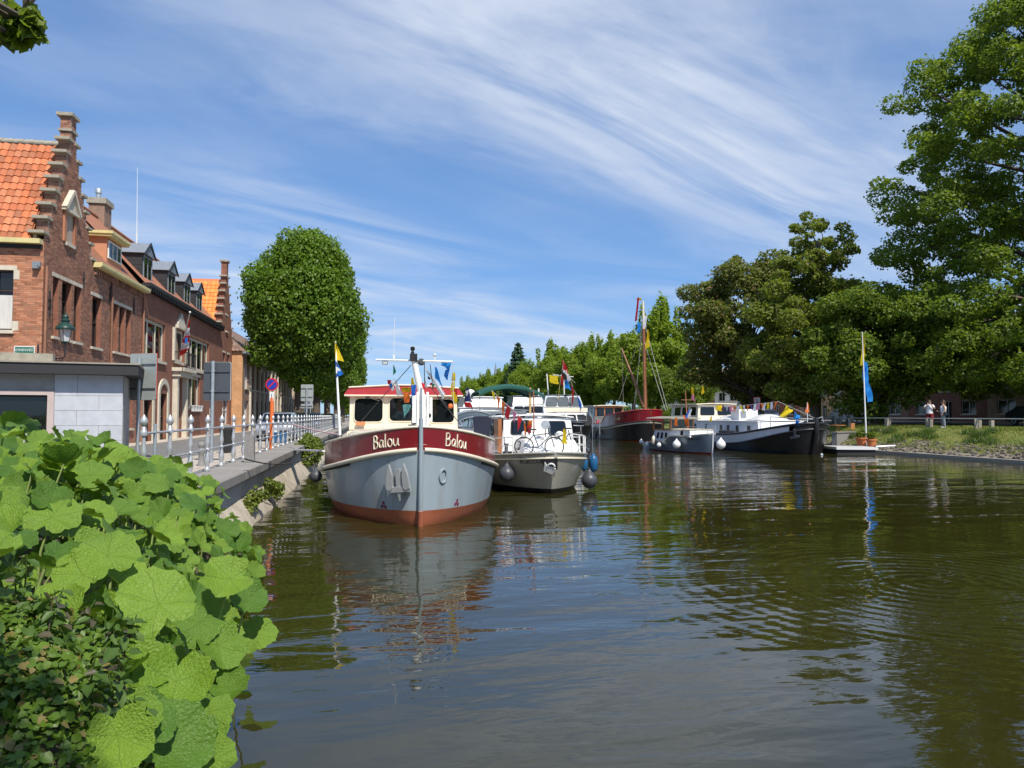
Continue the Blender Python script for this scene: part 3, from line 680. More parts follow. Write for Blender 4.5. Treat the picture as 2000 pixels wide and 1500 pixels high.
mb = MB(); tiles(mb, Vector((-16.9, Ya-.2, EZ-.08)), XU, V_, 12*.235+.01, sl, .235, .33); mb.build('roof_tile', M['tile_orange'], h1, 60, world=True, kind='stuff')
mb = MB(); 
for i in range(16): mb.tube([(-16.9+i*.345, Yc, 12.55), (-16.9+i*.345+.36, Yc, 12.57)], [.12, .13], 8)
mb.build('ridge_tile', M['grey_stone'], h1, 60, world=True, kind='stuff')
mb = MB().box(-17, FXN-.02, Ya-.30, Ya-.02, EZ-.20, EZ-.04); mb.build('gutter', M['yellow_paint'], h1, world=True)
mb = MB().box(-17, FXN-.02, Ya-.07, Ya-.012, EZ-.34, EZ-.21); mb.build('gutter_board', M['blackm'], h1, world=True)
mb = MB().tube([(FXN+.06, Ya+.12, RZ), (FXN+.06, Ya+.12, EZ-.9)], .045, 8); mb.build('downpipe', M['brick_brown'], h1, 60, world=True)
for k, (px, py) in enumerate(((97,585),(97,600),(164,545),(166,565))[:3]):
    p = atX(px, py, FXN+.03); mb = MB().box(p.x-.02, p.x+.02, p.y-.03, p.y+.03, p.z-.32, p.z+.3).box(p.x-.02, p.x+.018, p.y-.09, p.y+.09, p.z-.03, p.z+.03); mb.build('wall_anchor', M['blackm'], h1, world=True)
mb = MB().obox(S0+Vector((-11.28, -.06, 7.62)), XU, YN, ZUP, .12, .06, .09).obox(S0+Vector((-11.28, -.12, 7.52)), XU, YN, ZUP, .08, .09, .06); mb.build('security_lamp', M['lead'], h1, world=True)

# ---- house 2: low yellow-guttered house, house 3: long house with black dormers (one roof pitch, two owners)
RX, RH = -15.0, 13.3
def house_long(name, label, y0, y1, ez, ops, wallm, brickm, tilem, gutm, seed):
    h = thing(name, label, 'house', (FXN, y0, RZ))
    mb = MB(); cellwall(mb, F0, YU, XN, y0, y1, RZ, ez, ops, None, .2, (), (), h); mb.add([(-18, y0, RZ), (FXN-.3, y0, RZ), (FXN-.3, y0, ez), (RX, y0, RH-.1), (-18, y0, 9)], [(0,1,2,3,4)]); mb.add([(-18, y1, RZ), (FXN-.3, y1, RZ), (FXN-.3, y1, ez), (RX, y1, RH-.1), (-18, y1, 9)], [(0,1,2,3,4)])
    mb.build('wall', wallm, h, world=True)
    if brickm: mb = MB(); brickwork(mb, F0, YU, XN, y0, y1, RZ, ez-.03, ops, seed=seed); mb.build('brickwork', brickm, h, world=True, kind='stuff')
    mb = MB(); mb.add([(FXN+.12, y0, ez-.02), (FXN+.12, y1, ez-.02), (RX, y1, RH), (RX, y0, RH)], [(0,1,2,3)]); mb.add([(-19, y0, ez), (-19, y1, ez), (RX, y1, RH), (RX, y0, RH)], [(0,1,2,3)]); mb.build('roof', tilem, h, world=True)
    V_ = Vector((RX-FXN-.12, 0, RH-ez+.02)); mb = MB(); tiles(mb, Vector((FXN+.14, y1, ez-.02)), Vector((0, -1, 0)), V_, y1-y0, V_.length, .20, .22, False, None, seed); mb.build('roof_tile', tilem, h, world=True, kind='stuff')
    mb = MB(); n = int((y1-y0)/.35)
    for i in range(n): mb.tube([(RX, y0+i*.35, RH+.03), (RX, y0+i*.35+.36, RH+.05)], [.11, .12], 7)
    mb.build('ridge_tile', tilem, h, 60, world=True, kind='stuff')
    mb = MB().prism([(0,0),(.34,.0),(.40,.08),(.40,.20),(0,.20)], (FXN-.05, y0, ez-.16), (1,0,0), ZUP, (0,1,0), y1-y0); mb.build('gutter', gutm, h, world=True)
    return h
o2 = [fop(179,198,576,677), fop(221.5,230.5,592,686), fop(233,244,598,690), fop(246.5,256,604,694)]
for k in (2, 3): o2[k][2], o2[k][3] = o2[1][2], o2[1][3]
o2 += [[33.4,34.4,1.25,4.0], [35.6,37.4,1.9,4.0]]
h2 = house_long('brick_house', 'low brown brick house with pale yellow gutter and small cream dormer', 32.1, 38.7, 8.6, o2, M['mortar'], M['brick_brown'], M['tile_brown'], M['yellow_paint'], 5)
for o in o2[:4]: window(h2, F0, YU, XN, *o, 1, 2, M['frame'], .2, .05, .1, .14)
window(h2, F0, YU, XN, *o2[4], 1, 2, M['wood'], .2, .08, None, .16, name='door'); window(h2, F0, YU, XN, *o2[5], 3, 2, M['frame'], .2, .06, .1, .16)
cb = MB().box(-.01,.09,-.06,.06,-.26,0).mesh('corbel', M['brick_brown'])
for i in range(26): o = link('corbel', cb, None, h2); o.location = Vector((FXN, 32.3+i*.25, 8.43))-h2.location
mb = MB()
for y in (34.2, 38.62): mb.tube([(FXN+.07, y, RZ), (FXN+.07, y, 8.3)], .05, 8)
mb.build('downpipe', M['brick_brown'], h2, 60, world=True)
for px, py in ((215,577),(262,598)):
    p = atX(px, py, FXN+.03); MB().box(p.x-.02, p.x+.02, p.y-.035, p.y+.035, p.z-.4, p.z+.4).box(p.x-.02, p.x+.019, p.y-.1, p.y+.1, p.z-.03, p.z+.03).build('wall_anchor', M['blackm'], h2, world=True)
def dormer(h, xf, ya, yb, z0, z1, wallm, roofm, winm, gable, nx):
    mb = MB().box(xf-2.6, xf, ya, yb, z0, z1); d = mb.build('dormer', wallm, h, world=True)
    if gable:
        yc = (ya+yb)/2; mb = MB()
        P = [(ya-.16, z1-.02), (yc, z1+.62), (yb+.16, z1-.02), (yb+.16, z1-.10), (yc, z1+.52), (ya-.16, z1-.10)]
        mb.prism([(ya-.16, z1-.06), (yc, z1+.62), (yb+.16, z1-.06)], (xf-2.6, 0, 0), (0,1,0), ZUP, (1,0,0), 2.74); mb.build('dormer_roof', roofm, d, world=True)
        mb = MB().prism([(ya-.20, z1-.10), (yc, z1+.66), (yb+.20, z1-.10), (yb+.10, z1-.10), (yc, z1+.50), (ya-.10, z1-.10)], (xf+.142, 0, 0), (0,1,0), ZUP, (1,0,0), .05); mb.build('bargeboard', M['black'], d, world=True)
        mb = MB()
        for k in range(6): mb.box(xf-2.5, xf-.02, ya-.012, ya-.002, z0+.1+k*.22, z0+.1+k*.22+.19)
        mb.build('cladding', wallm, d, world=True)
    else:
        mb = MB().box(xf-2.6, xf+.26, ya-.22, yb+.22, z1, z1+.10).box(xf-2.6, xf+.32, ya-.28, yb+.28, z1+.10, z1+.22); mb.build('dormer_roof', roofm, d, world=True)
    mb = MB(); w = .07; zc0 = z0+.45
    for (a, b, c, e) in ((ya+.12, ya+.12+w, zc0, z1-.12), (yb-.12-w, yb-.12, zc0, z1-.12), (ya+.12+w, yb-.12-w, z1-.19, z1-.12), (ya+.12+w, yb-.12-w, zc0, zc0+w)): mb.box(xf+.002, xf+.05, a, b, c, e)
    for i in range(1, nx): yy = ya+.12+(yb-ya-.24)*i/nx; mb.box(xf+.002, xf+.045, yy-.03, yy+.03, zc0+w, z1-.19)
    wd = mb.build('dormer_window', winm, d, world=True); MB().box(xf+.002, xf+.02, ya+.19, yb-.19, zc0+.07, z1-.19).build('pane', M['glass'], wd, world=True)
    return d
a = atX(208, 500, -11.45); b = atX(237, 500, -11.45); dormer(h2, -11.45, a.y, b.y, 8.9, 10.25, M['brick'], M['yellow_paint'], M['whitem'], False, 3)
o3 = [fop(277,324,601,681), fop(340,361,640,705), fop(367.5,409,643,700), fop(337,353,735,842), fop(367,391,733,797), fop(311,326,768,858), fop(278,297,778,850)]
o3[1][2] = o3[3][3]+.9; o3[0][2], o3[2][2] = 5.35, 5.35; o3[0][3], o3[2][3] = 7.35, 7.35; o3[3][2] = o3[5][2] = RZ+.12; o3[6][2] = RZ+.12
o3 += [[54.0, 55.6, 1.2, 3.6]]
h3 = house_long('terraced_house', 'long red brick house with black gabled dormers and pale stone windows', 38.7, 57.1, 8.95, o3, M['brick3'], None, M['tile_brown'], M['black'], 6)
for o, nx in zip(o3[:3], (3, 1, 4)): window(h3, F0, YU, XN, *o, nx, 1, M['cream_stone'], .16, .16, .14, None)
window(h3, F0, YU, XN, *o3[3], 1, 1, M['wood'], .2, .12, None, None, name='door'); window(h3, F0, YU, XN, *o3[4], 2, 1, M['cream_stone'], .16, .16, .1, .16)
for o in o3[5:7]: window(h3, F0, YU, XN, *o, 2, 2, M['frame'], .2, .09, None, None, name='door')
window(h3, F0, YU, XN, *o3[7], 2, 1, M['cream_stone'], .16, .14, .1, .14)
for o in (o3[5], o3[6]):           # pale arched door surrounds
    a, b, c, d = o; mb = MB().obox(F0+YU*(a-.14)+ZUP*((c+d)/2)+XN*.03, YU, XN, ZUP, .14, .05, (d-c)/2).obox(F0+YU*(b+.14)+ZUP*((c+d)/2)+XN*.03, YU, XN, ZUP, .14, .05, (d-c)/2)
    m_ = (a+b)/2; rr = (b-a)/2
    arc = [(m_-(rr+.28)*math.cos(math.pi*k/10), d+(rr*.7+.28)*math.sin(math.pi*k/10)) for k in range(11)]+[(m_+rr*math.cos(math.pi*k/10), d+rr*.7*math.sin(math.pi*k/10)) for k in range(11)]
    mb.prism(arc, F0-XN*.0+XN*.002, YU, ZUP, XN, .08); mb.build('door_surround', M['cream_stone'], h3, world=True)
a, b, c, d = o3[1]; um = (a+b)/2
mb = MB().prism([(-.95, 0), (.95, 0), (0, .75)], F0+YU*um+ZUP*(d+.22), YU, ZUP, XN, .14); mb.obox(F0+YU*um+ZUP*(d+.12)+XN*.08, YU, XN, ZUP, 1.0, .12, .09)
for s in (-1, 1): mb.obox(F0+YU*(um+s*((b-a)/2+.16))+ZUP*((c+d)/2)+XN*.05, YU, XN, ZUP, .14, .07, (d-c)/2)
mb.build('pedimented_surround', M['cream_stone'], h3, world=True)
a3, b3, c3, d3 = o3[3]
mb = MB()
for s in (-1, 1): mb.obox(F0+YU*(um+s*1.05)+ZUP*((RZ+d3)/2)+XN*.12, YU, XN, ZUP, .18, .14, (d3-RZ)/2)
mb.obox(F0+YU*um+ZUP*(d3+.15)+XN*.2, YU, XN, ZUP, 1.35, .24, .14); mb.obox(F0+YU*um+ZUP*(d3+.4)+XN*.3, YU, XN, ZUP, 1.5, .36, .10); mb.build('porch', M['cream_stone'], h3, world=True)
mb = MB(); zb = d3+.5
for i in range(15): mb.tube([(FXN+.62, um-1.35+i*.193, zb), (FXN+.62, um-1.35+i*.193, zb+.85)], .012, 4)
mb.box(FXN+.59, FXN+.65, um-1.4, um+1.4, zb+.85, zb+.90)
for s in (-1.4, 1.4): mb.box(FXN, FXN+.65, um+s-.02, um+s+.02, zb+.85, zb+.9)
mb.build('balcony_railing', M['black'], h3, world=True)
brk = MB().box(0, .32, -.05, .05, -.16, 0).mesh('eaves_bracket', M['black'])
for i in range(46): o = link('eaves_bracket', brk, None, h3); o.location = Vector((FXN, 38.9+i*.4, 8.79))-h3.location
for k, px in enumerate((288, 335, 366, 390)):
    p = atX(px, 500, -11.55); dormer(h3, -11.55, p.y-.85, p.y+.85, 8.9, 10.75, M['zinc'], M['lead'], M['lead'], True, 2)
# ridge chimney with steel flue
p = atX(195, 440, RX); mb = MB().box(RX-.4, RX+.4, p.y-.55, p.y+.55, 12.2, 14.1); ch = mb.build('chimney', M['brick5f'], h3, world=True)
MB().box(RX-.5, RX+.5, p.y-.65, p.y+.65, 14.1, 14.4).build('chimney_cap', M['grey_stone'], ch, world=True); MB().lathe([(.13,14.4),(.13,14.7),(.17,14.72),(.17,14.95),(.1,15.0)], 10, (RX, p.y-.3, 0)).build('flue', M['galv'], ch, 60, world=True)
p = atX(378, 540, RX); MB().box(RX-.3, RX+.3, p.y-.3, p.y+.3, 12.4, 13.5).box(RX-.42, RX+.42, p.y-.42, p.y+.42, 13.75, 13.85).box(RX-.28,RX-.2,p.y-.28,p.y+.28,13.5,13.75).box(RX+.2,RX+.28,p.y-.28,p.y+.28,13.5,13.75).build('chimney', M['brick5f'], h3, world=True)
p = atX(267, 470, RX); an = MB().tube([(RX, p.y, 13.2), (RX, p.y, 14.2)], .05, 6).tube([(RX, p.y, 14.1), (RX-.05, p.y, 18.4)], [.028, .012], 5); o = an.build('roof_antenna', M['whitem'], None); tag(o, 'tall thin white aerial rising above the brown roof ridge', 'antenna')
# planters under the ground-floor window
q = atX(372, 800, FXN+.2)
for k in range(4):
    o = MB().lathe([(.10,0),(.15,.3),(.17,.32),(.17,.36),(.13,.36)], 10).build('window_planter', M['whitem'], None, 50); o.location = (FXN+.28, q.y+.2+k*.72, q.z-.1); tag(o, ('first', 'second', 'third', 'fourth')[k]+' white pot from the left on the rail below the long house window', 'plant pot', 'white pots hung below the window')
o = MB().tube([(FXN+.28, q.y-.3, q.z-.13), (FXN+.28, q.y+2.8, q.z-.13)], .025, 6).tube([(FXN, q.y-.3, q.z-.13), (FXN+.28, q.y-.3, q.z-.13)], .02, 5).tube([(FXN, q.y+2.8, q.z-.13), (FXN+.28, q.y+2.8, q.z-.13)], .02, 5).build('pot_rail', M['black'], h3, world=True)

# ---- house 4: small stepped gable further along
h4 = thing('gabled_house', 'distant narrow house with orange roof and stepped gable beyond the dormers', 'house', (-11.1, 57.1, RZ))
y0, y1, ez = 57.1, 62.0, 8.7; yc = (y0+y1)/2; zr = 12.9
def in_g4(u, z):
    if z < ez: return True
    k = int((z-ez)/.62)+1
    if k > 7: return abs(u-yc) < .3
    return abs(u-yc) < (y1-y0)/2-k*.29
o4 = [[58.3, 59.2, 5.3, 7.2], [60.0, 60.9, 5.3, 7.2], [58.3, 60.9, 1.8, 3.9], [59.1, 60.0, 8.9, 10.1]]
mb = MB(); cellwall(mb, F0, YU, XN, y0, y1, RZ, 14.2, o4, in_g4, .2, [yc+s*((y1-y0)/2-k*.29) for k in range(1, 8) for s in (-1, 1)]+[yc-.3, yc+.3], [ez+.62*k for k in range(9)])
for k in range(8):
    hw = (y1-y0)/2-(k+1)*.29 if k < 7 else .3; mb.box(FXN-.4, FXN-.004, yc-hw, yc+hw, ez+.62*k+.001, ez+.62*(k+1)-.001 if k < 7 else 14.2)
mb.add([(-18, y0, RZ), (FXN-.4, y0, RZ), (FXN-.4, y0, ez), (-18, y0, ez)], [(0,1,2,3)])
mb.build('gable_wall', M['brick3'], h4, world=True)
for k in range(8):
    hw = (y1-y0)/2-k*.29 if k < 7 else .38
    for s in (-1, 1): MB().box(FXN-.48, FXN+.08, yc+s*hw-.22, yc+s*hw+.22, ez+.62*k, ez+.62*k+.11).build('cap_stone', M['grey_stone'], h4, world=True)
MB().box(FXN-.5, FXN+.1, yc-.42, yc+.42, 14.2, 14.33).build('pinnacle_cap', M['grey_stone'], h4, world=True)
for o in o4: window(h4, F0, YU, XN, *o, 2, 2, M['whitem'], .2, .07, .1, .14)
V_ = Vector((0, yc-y0+.1, zr-ez+.1)); mb = MB(); mb.add([(-18, y0-.1, ez-.05), (FXN-.4, y0-.1, ez-.05), (FXN-.4, yc, zr), (-18, yc, zr)], [(0,1,2,3)]); mb.add([(-18, y1+.1, ez-.05), (FXN-.4, y1+.1, ez-.05), (FXN-.4, yc, zr), (-18, yc, zr)], [(0,1,2,3)]); mb.build('roof', M['tile_orange'], h4, world=True)
mo = mat('orange_tile_bright', (.74,.24,.05), .7, var=.14, ns=5, island=.2)
mb = MB(); tiles(mb, Vector((-17, y0-.1, ez-.05)), XU, V_, 5.5, V_.length, .30, .36); mb.build('roof_tile', mo, h4, 60, world=True, kind='stuff')

# ---- house 5: long orange brick range, front browned for grazing light, projecting a little
FX5 = -10.3; F5 = Vector((FX5, 0, 0)); y0, y1, ez = 62.0, 106.0, 7.7
h5 = thing('brick_range', 'long low range with orange brick end wall and dark tiled roof', 'house', (FX5, y0, RZ))
ops5 = []
for i in range(8):
    yb_ = 63.2+i*5.2
    ops5 += [[yb_, yb_+1.9, 4.7, 6.7], [yb_+2.7, yb_+4.4, 4.7, 6.4], [yb_, yb_+1.9, 1.9, 3.7], [yb_+2.7, yb_+4.4, 1.7, 3.8]]
mb = MB(); cellwall(mb, F5, YU, XN, y0, y1, RZ, ez, ops5, None, .2); mb.build('front_wall', M['brick5f'], h5, world=True)
mb = MB(); cellwall(mb, Vector((0, y0, 0)), XU, YN, -18, FX5, RZ, ez, [], None); mb.build('end_wall', M['brick5'], h5, world=True)
for i, o in enumerate(ops5): window(h5, F5, YU, XN, *o, 3, 1, M['whitem'] if i % 4 in (0, 2) else M['cream_stone'], .2, .09, .1, None)
pil = MB().box(0, .16, -.14, .14, 0, ez-RZ-.2).mesh('pilaster', M['cream_stone'])
for i in range(8):
    for q in (2.3, 4.75): o = link('pilaster', pil, None, h5); o.location = Vector((FX5, 63.2+i*5.2+q, RZ))-h5.location
yr = y0+4.2; mb = MB(); zr = 11.5
mb.add([(-18, y0-.2, ez-.1), (FX5+.2, y0-.2, ez-.1), (FX5-4.5, yr, zr), (-18, yr, zr)], [(0,1,2,3)]); mb.add([(FX5+.2, y0-.2, ez-.1), (FX5+.2, y1, ez-.1), (FX5-4.5, y1, zr), (FX5-4.5, yr, zr)], [(0,1,2,3)]); mb.build('roof', M['tile_dark'], h5, world=True)
V_ = Vector((0, yr-y0+.2, zr-ez+.1)); mb = MB(); kx = 4.7/V_.length
tiles(mb, Vector((-17.8, y0-.2, ez-.1)), XU, V_, FX5+.2+17.8, V_.length, .30, .34, True, lambda u, v: u < FX5+.1+17.8-v*kx); mb.build('roof_tile', M['tile_dark'], h5, 60, world=True, kind='stuff')
MB().box(FX5, FX5+.28, y0-.2, y1, ez-.28, ez-.12).build('gutter', M['lead'], h5, world=True)
# far terrace closing the street, and a pale house beyond the trees
h6 = thing('terrace_house', 'pale rendered house glimpsed between the chestnut trunks', 'house', (-11, 112, RZ))
MB().box(-20, -9.8, 110, 126, RZ, 8.5).build('wall', M['whitem'], h6, world=True); MB().prism([(110-.3, 8.5), (118, 13), (126.3, 8.5)], (-20, 0, 0), (0,1,0), ZUP, (1,0,0), 10.4).build('roof', M['tile_orange'], h6, world=True)
for k in range(3):
    for z in (2, 5.2): MB().box(-9.79, -9.72, 112+k*5, 113.6+k*5, z, z+1.8).build('window', M['glass'], h6, world=True)
    for z in (2, 5.2): MB().box(-13+k*1.1-.3, -13+k*1.1+.4, 109.93, 109.99, z, z+1.8).build('window', M['glass'], h6, world=True)

# ---- kiosk of grey slabs with a dark flat roof
KY = 23.7; kr = atY(240, 780, KY).x
kk = thing('slab_kiosk', 'low grey stone slab building with dark overhanging flat roof', 'kiosk', (kr, KY, RZ))
zt = atY(0, 735, KY).z+.05; wl_, wr_, wt_ = -15.0, atY(101, 800, KY).x, atY(0, 772, KY).z
mb = MB(); cellwall(mb, Vector((0, KY+.03, 0)), XU, YN, -17, kr, RZ, zt, [[wl_, wr_, 2.0, wt_]], None, .2); mb.box(-17, kr-.004, KY+.25, KY+2.9, RZ, zt); mb.build('wall', M['concrete'], kk, world=True)
rh = .435; z = zt; row = 0
while z > RZ+.05:
    zb_ = max(z-(rh if row else .60), RZ+.01); x = kr-(0 if row % 2 == 0 else .45); first = True; xr = kr
    while xr > -14:
        ln = 1.18 if not (first and row % 2) else .62
        xl = xr-ln; first = False
        if zb_ < wt_+.12 and xl < wr_+.17: 
            if xr > wr_+.3: xl = wr_+.17
            else: break
        MB().box(xl+.004, xr-.004, KY-.01, KY+.03, zb_+.004, z-.004).build('slab', M['slab'], kk, world=True)
        xr = xl
    z = zb_; row += 1
pk = mat('pinkish_stone', (.50,.41,.38), .8, var=.1)
MB().box(wr_, wr_+.165, KY-.03, KY+.1, RZ, wt_+.12).box(-15, wr_-.001, KY-.03, KY+.1, wt_, wt_+.12).build('window_surround', pk, kk, world=True)
w = MB().box(wl_, wr_, KY+.12, KY+.15, 2.0, wt_).build('window', M['black'], kk, world=True); MB().box(wl_, wr_-.05, KY+.10, KY+.115, 2.0, wt_-.05).build('pane', M['glass'], w, world=True)
for k in range(4): MB().box(wr_-1.45, wr_-1.02+.0, KY+.09, KY+.1, 2.45-k*.06, 2.47-k*.06).build('blind_slat', M['whitem'], w, world=True)
kx = atY(262, 720, KY-.42).x
MB().box(-17, kx, KY-.42, KY+3.2, zt+.0, zt+.30).build('roof_fascia', M['blackm'], kk, world=True); MB().box(-17, kx+.03, KY-.46, KY+3.24, zt+.301, zt+.345).build('roof_trim', M['postwood'], kk, world=True)
MB().box(-17, atY(110, 705, KY).x, KY+.1, KY+.5, zt+.346, zt+.60).build('roof_upstand', M['grey_stone'], kk, world=True)

kk.rotation_euler.z = R(13)
# ---- street name plate and wall lantern
p0, p1 = atY(28, 680, Ya-.03), atY(68, 694, Ya-.03)
sg = thing('street_sign', 'green street name plate with white lettering on the brick side wall', 'sign', ((p0.x+p1.x)/2, Ya-.03, (p0.z+p1.z)/2))
hw, hh = (p1.x-p0.x)/2, .19; MB().box(-hw, hw, -.012, .012, -hh, hh).build('rim', M['whitem'], sg); MB().box(-hw+.03, hw-.03, -.018, -.0125, -hh+.03, hh-.03).build('plate', M['sign_green'], sg)
def text_obj(s, size, m, parent, loc, rot, name='lettering', shear=0, ext=.002):
    cu = bpy.data.curves.new(name, 'FONT'); cu.body = s; cu.size = size; cu.align_x = 'CENTER'; cu.align_y = 'CENTER'; cu.extrude = ext; cu.shear = shear; cu.resolution_u = 3
    to = bpy.data.objects.new(name, cu); COL.objects.link(to); dg = bpy.context.evaluated_depsgraph_get(); me = bpy.data.meshes.new_from_object(to.evaluated_get(dg)); bpy.data.objects.remove(to)
    me.materials.clear(); me.materials.append(m); o = link(name, me, None, parent, loc, rot); return o
text_obj('BONINVEST', .125, M['whitem'], sg, (0, -.021, .055), (R(90), 0, 0)); text_obj('Kazernevest', .105, M['whitem'], sg, (0, -.021, -.075), (R(90), 0, 0))
p = atX(127, 668, -10.25); ln = thing('wall_lantern', 'bottle green glazed lantern on scrolled bracket at the house corner', 'lantern', tuple(p))
MB().lathe([(.115,0),(.20,.42),(.20,.44)], 4, (0,0,.02)).build('glazing', M['lampglass'], ln)
MB().lathe([(.30,.42),(.31,.45),(.29,.50),(.20,.58),(.15,.64),(.12,.66),(.12,.70),(.15,.71),(.15,.74),(.09,.78),(.09,.84),(.11,.85),(.10,.90),(.03,.94),(.02,1.0)], 12).build('hood', M['darkgreen'], ln, 50)
mb = MB()
for k in range(4): a = math.pi/4*2*k; mb.tube([(.118*math.cos(a), .118*math.sin(a), .0), (.205*math.cos(a), .205*math.sin(a), .45)], .012, 4)
mb.lathe([(.04,-.06),(.13,-.01),(.13,.02)], 8); mb.build('cage', M['darkgreen'], ln)
mb = MB().tube([(0,0,-.05),(0,0,-.5),(-.1,0,-.55),(-.82,0,-.52)], .022, 6).tube([(-.82,0,-.1),(-.82,0,-1.0)], .03, 6)
mb.tube([(-.8-.0+.75*math.sin(k*.26), 0, -.95+.42*(1-math.cos(k*.26))) for k in range(7)], .02, 6)
for cx, cz, rr in ((-.6,-.68,.13), (-.35,-.62,.09), (-.2,-.6,.06)): mb.torus((cx, 0, cz), rr, .014, 'y', 14, 4)
mb.build('bracket', M['black'], ln, 50)

# ---- flag hanging from the long house
tip, ba = atX(371, 610, -9.55), atX(352, 690, FXN)
fp = thing('house_flag', 'red and white striped flag with blue emblem hanging from house pole', 'flag', (ba.x, ba.y, ba.z))
d_ = tip-ba; MB().tube([(0,0,0), tuple(d_)], .03, 6).build('pole', M['whitem'], fp); MB().sphere(tuple(d_), .06, 8, 6).build('finial', M['whitem'], fp, 60)
def cloth(mb, A, B, C, D, nu=8, nv=8, amp=.05, ph=0, nrm=(0, -1, 0), fu=2.2, fv=1.0):
    A, B, C, D = map(Vector, (A, B, C, D)); nrm = Vector(nrm); rows = []
    for i in range(nu+1):
        u = i/nu; rows.append([])
        for j in range(nv+1):
            v = j/nv; p = (A*(1-u)+B*u)*(1-v)+(D*(1-u)+C*u)*v
            rows[-1].append(p+nrm*amp*math.sin(fu*math.pi*u+fv*math.pi*v*1.7+ph)*(.3+.7*min(1, u+v)))
    return mb.grid(rows)
e0 = fp.location
def hf(px, py, d=41.3): return atD(px, py, d)-e0
for k, (c, nm, m) in enumerate(((((368.5,624),(371,623),(370.5,640),(364.5,641)),'stripe','red'),(((364.5,641),(370.5,640),(370.5,655),(359.5,656)),'stripe','white'),(((359.5,656),(370.5,655),(370,668),(355,670)),'stripe','red'),(((355,670),(370,668),(368.5,680),(352,684)),'stripe','white'),(((352,684),(368.5,680),(362,690),(350,697)),'stripe','red'))):
    mb = MB(); cloth(mb, *[hf(x, y, 41.3+.12*j) for j, (x, y) in enumerate(c)], 6, 5, .07, k*.8, (.3,-1,0)); mb.build(nm, FL[m], fp, 80)
mb = MB(); cloth(mb, hf(361.5,660,41.1), hf(367,659,41.1), hf(366,671,41.1), hf(360,671,41.1), 4, 4, .03, 0, (.3,-1,0)); mb.build('emblem', FL['blue'], fp, 80)
# ================================================================ STREET FURNITURE, CARS
def back_sign(name, label, px, base_y, zpole, w, h, ztop, m, yaw, off=.05, bars=(.28, .78), plates=()):
    p = atX(px, base_y, zpole) if False else None
def sign_post(name, label, loc, hpole, panels, pole_m, pr=.04, rz=0):
    t = thing(name, label, 'road sign', loc, rz)
    MB().tube([(0,0,0),(0,0,hpole)], pr, 10).build('pole', pole_m, t, 60)
    for (cx, w, z0, z1, m, fm) in panels:
        # rounded plate, its back towards the camera, on the far side of the pole
        r = .05; P = []
        for (qx, qz, a0) in ((w/2-r, z1-r, 0), (-w/2+r, z1-r, 90), (-w/2+r, z0+r, 180), (w/2-r, z0+r, 270)):
            P += [(cx+qx+r*math.cos(R(a0+k*30)), qz+r*math.sin(R(a0+k*30))) for k in range(4)]
        b = MB().prism(P, (0, pr+.035, 0), (1,0,0), ZUP, (0,1,0), .022).build('sign_panel', m, t)
        MB().prism([(cx+(q-cx)*1.015, (z0+z1)/2+(z-(z0+z1)/2)*1.01) for q, z in P], (0, pr+.060, 0), (1,0,0), ZUP, (0,1,0), .02).build('sign_face', fm, b)
        n = 2 if z1-z0 > .6 else 1
        for k in range(n):
            z = z0+(z1-z0)*(.24+.52*k if n == 2 else .5); MB().box(cx-w/2+.02, cx+w/2-.02, pr+.005, pr+.033, z-.022, z+.022).build('rail', M['signdark'], b)
            MB().lathe([(pr+.012,-.02),(pr+.012,.02)], 10, (0,0,z)).build('clamp', M['galv'], b)
    return t
z0 = RZ
p = atD(270, 800, 24.2); s1 = sign_post('road_sign', 'large grey back of a weathered road sign beside the slab kiosk', (p.x, p.y, RZ), atD(270, 700, 24.2).z-RZ+.02, [(-.02+.10, 1.0, atD(270, 781, 24.2).z-RZ, atD(270, 690, 24.2).z-RZ, M['signback'], M['red'])], M['galv'], .055, R(-24))
p = atD(413, 900, 20.4); s2 = sign_post('road_sign', 'dark back of a road sign on a pole behind the railing', (p.x, p.y, QZ), atD(413, 705, 20.4).z-QZ, [(.08, .74, atD(413, 782, 20.4).z-QZ, atD(413, 707, 20.4).z-QZ, M['signdark'], M['whitem'])], M['galv'], .045, R(-10))
p = atX(598, 850, -3.98); s3 = sign_post('road_sign', 'small pale back of two road signs before the chestnut trunks', (p.x, p.y, QZ), 2.9, [(0, .72, 2.15, 3.15, M['signback'], M['whitem']), (0, .72, 1.72, 1.98, M['signback'], M['whitem'])], M['galv'], .045, R(-6))
p = atD(530, 870, 28.0); ns = thing('parking_sign', 'round red and blue no parking sign on an orange post', 'road sign', (p.x, p.y, QZ), R(-10))
zc = atD(530, 751, 28).z-QZ
MB().tube([(0,0,0),(0,0,1.95)], .075, 10).build('post', M['orange'], ns, 60); MB().tube([(0,0,1.95),(0,0,zc+.1)], .028, 8).build('pole', M['galv'], ns, 60)
d_ = MB().lathe([(.24,-.012),(.24,.012)], 24, (0,-.04,0), 'y').build('sign_disc', M['red'], ns, 50); d_.location = (0, 0, zc)
MB().lathe([(.185,-.004),(.185,.004)], 24, (0,-.058,0), 'y').build('blue_field', M['blue'], d_, 50); MB().obox((0,-.066,0), (.707,0,.707), (0,1,0), (-.707,0,.707), .19, .002, .024).build('red_bar', M['red'], d_)
MB().box(-.08,.08,-.045,-.03,zc-.62,zc-.28).build('side_plate', M['whitem'], ns); MB().box(-.012,.012,-.05,-.0455,zc-.56,zc-.36).build('arrow', M['black'], ns)

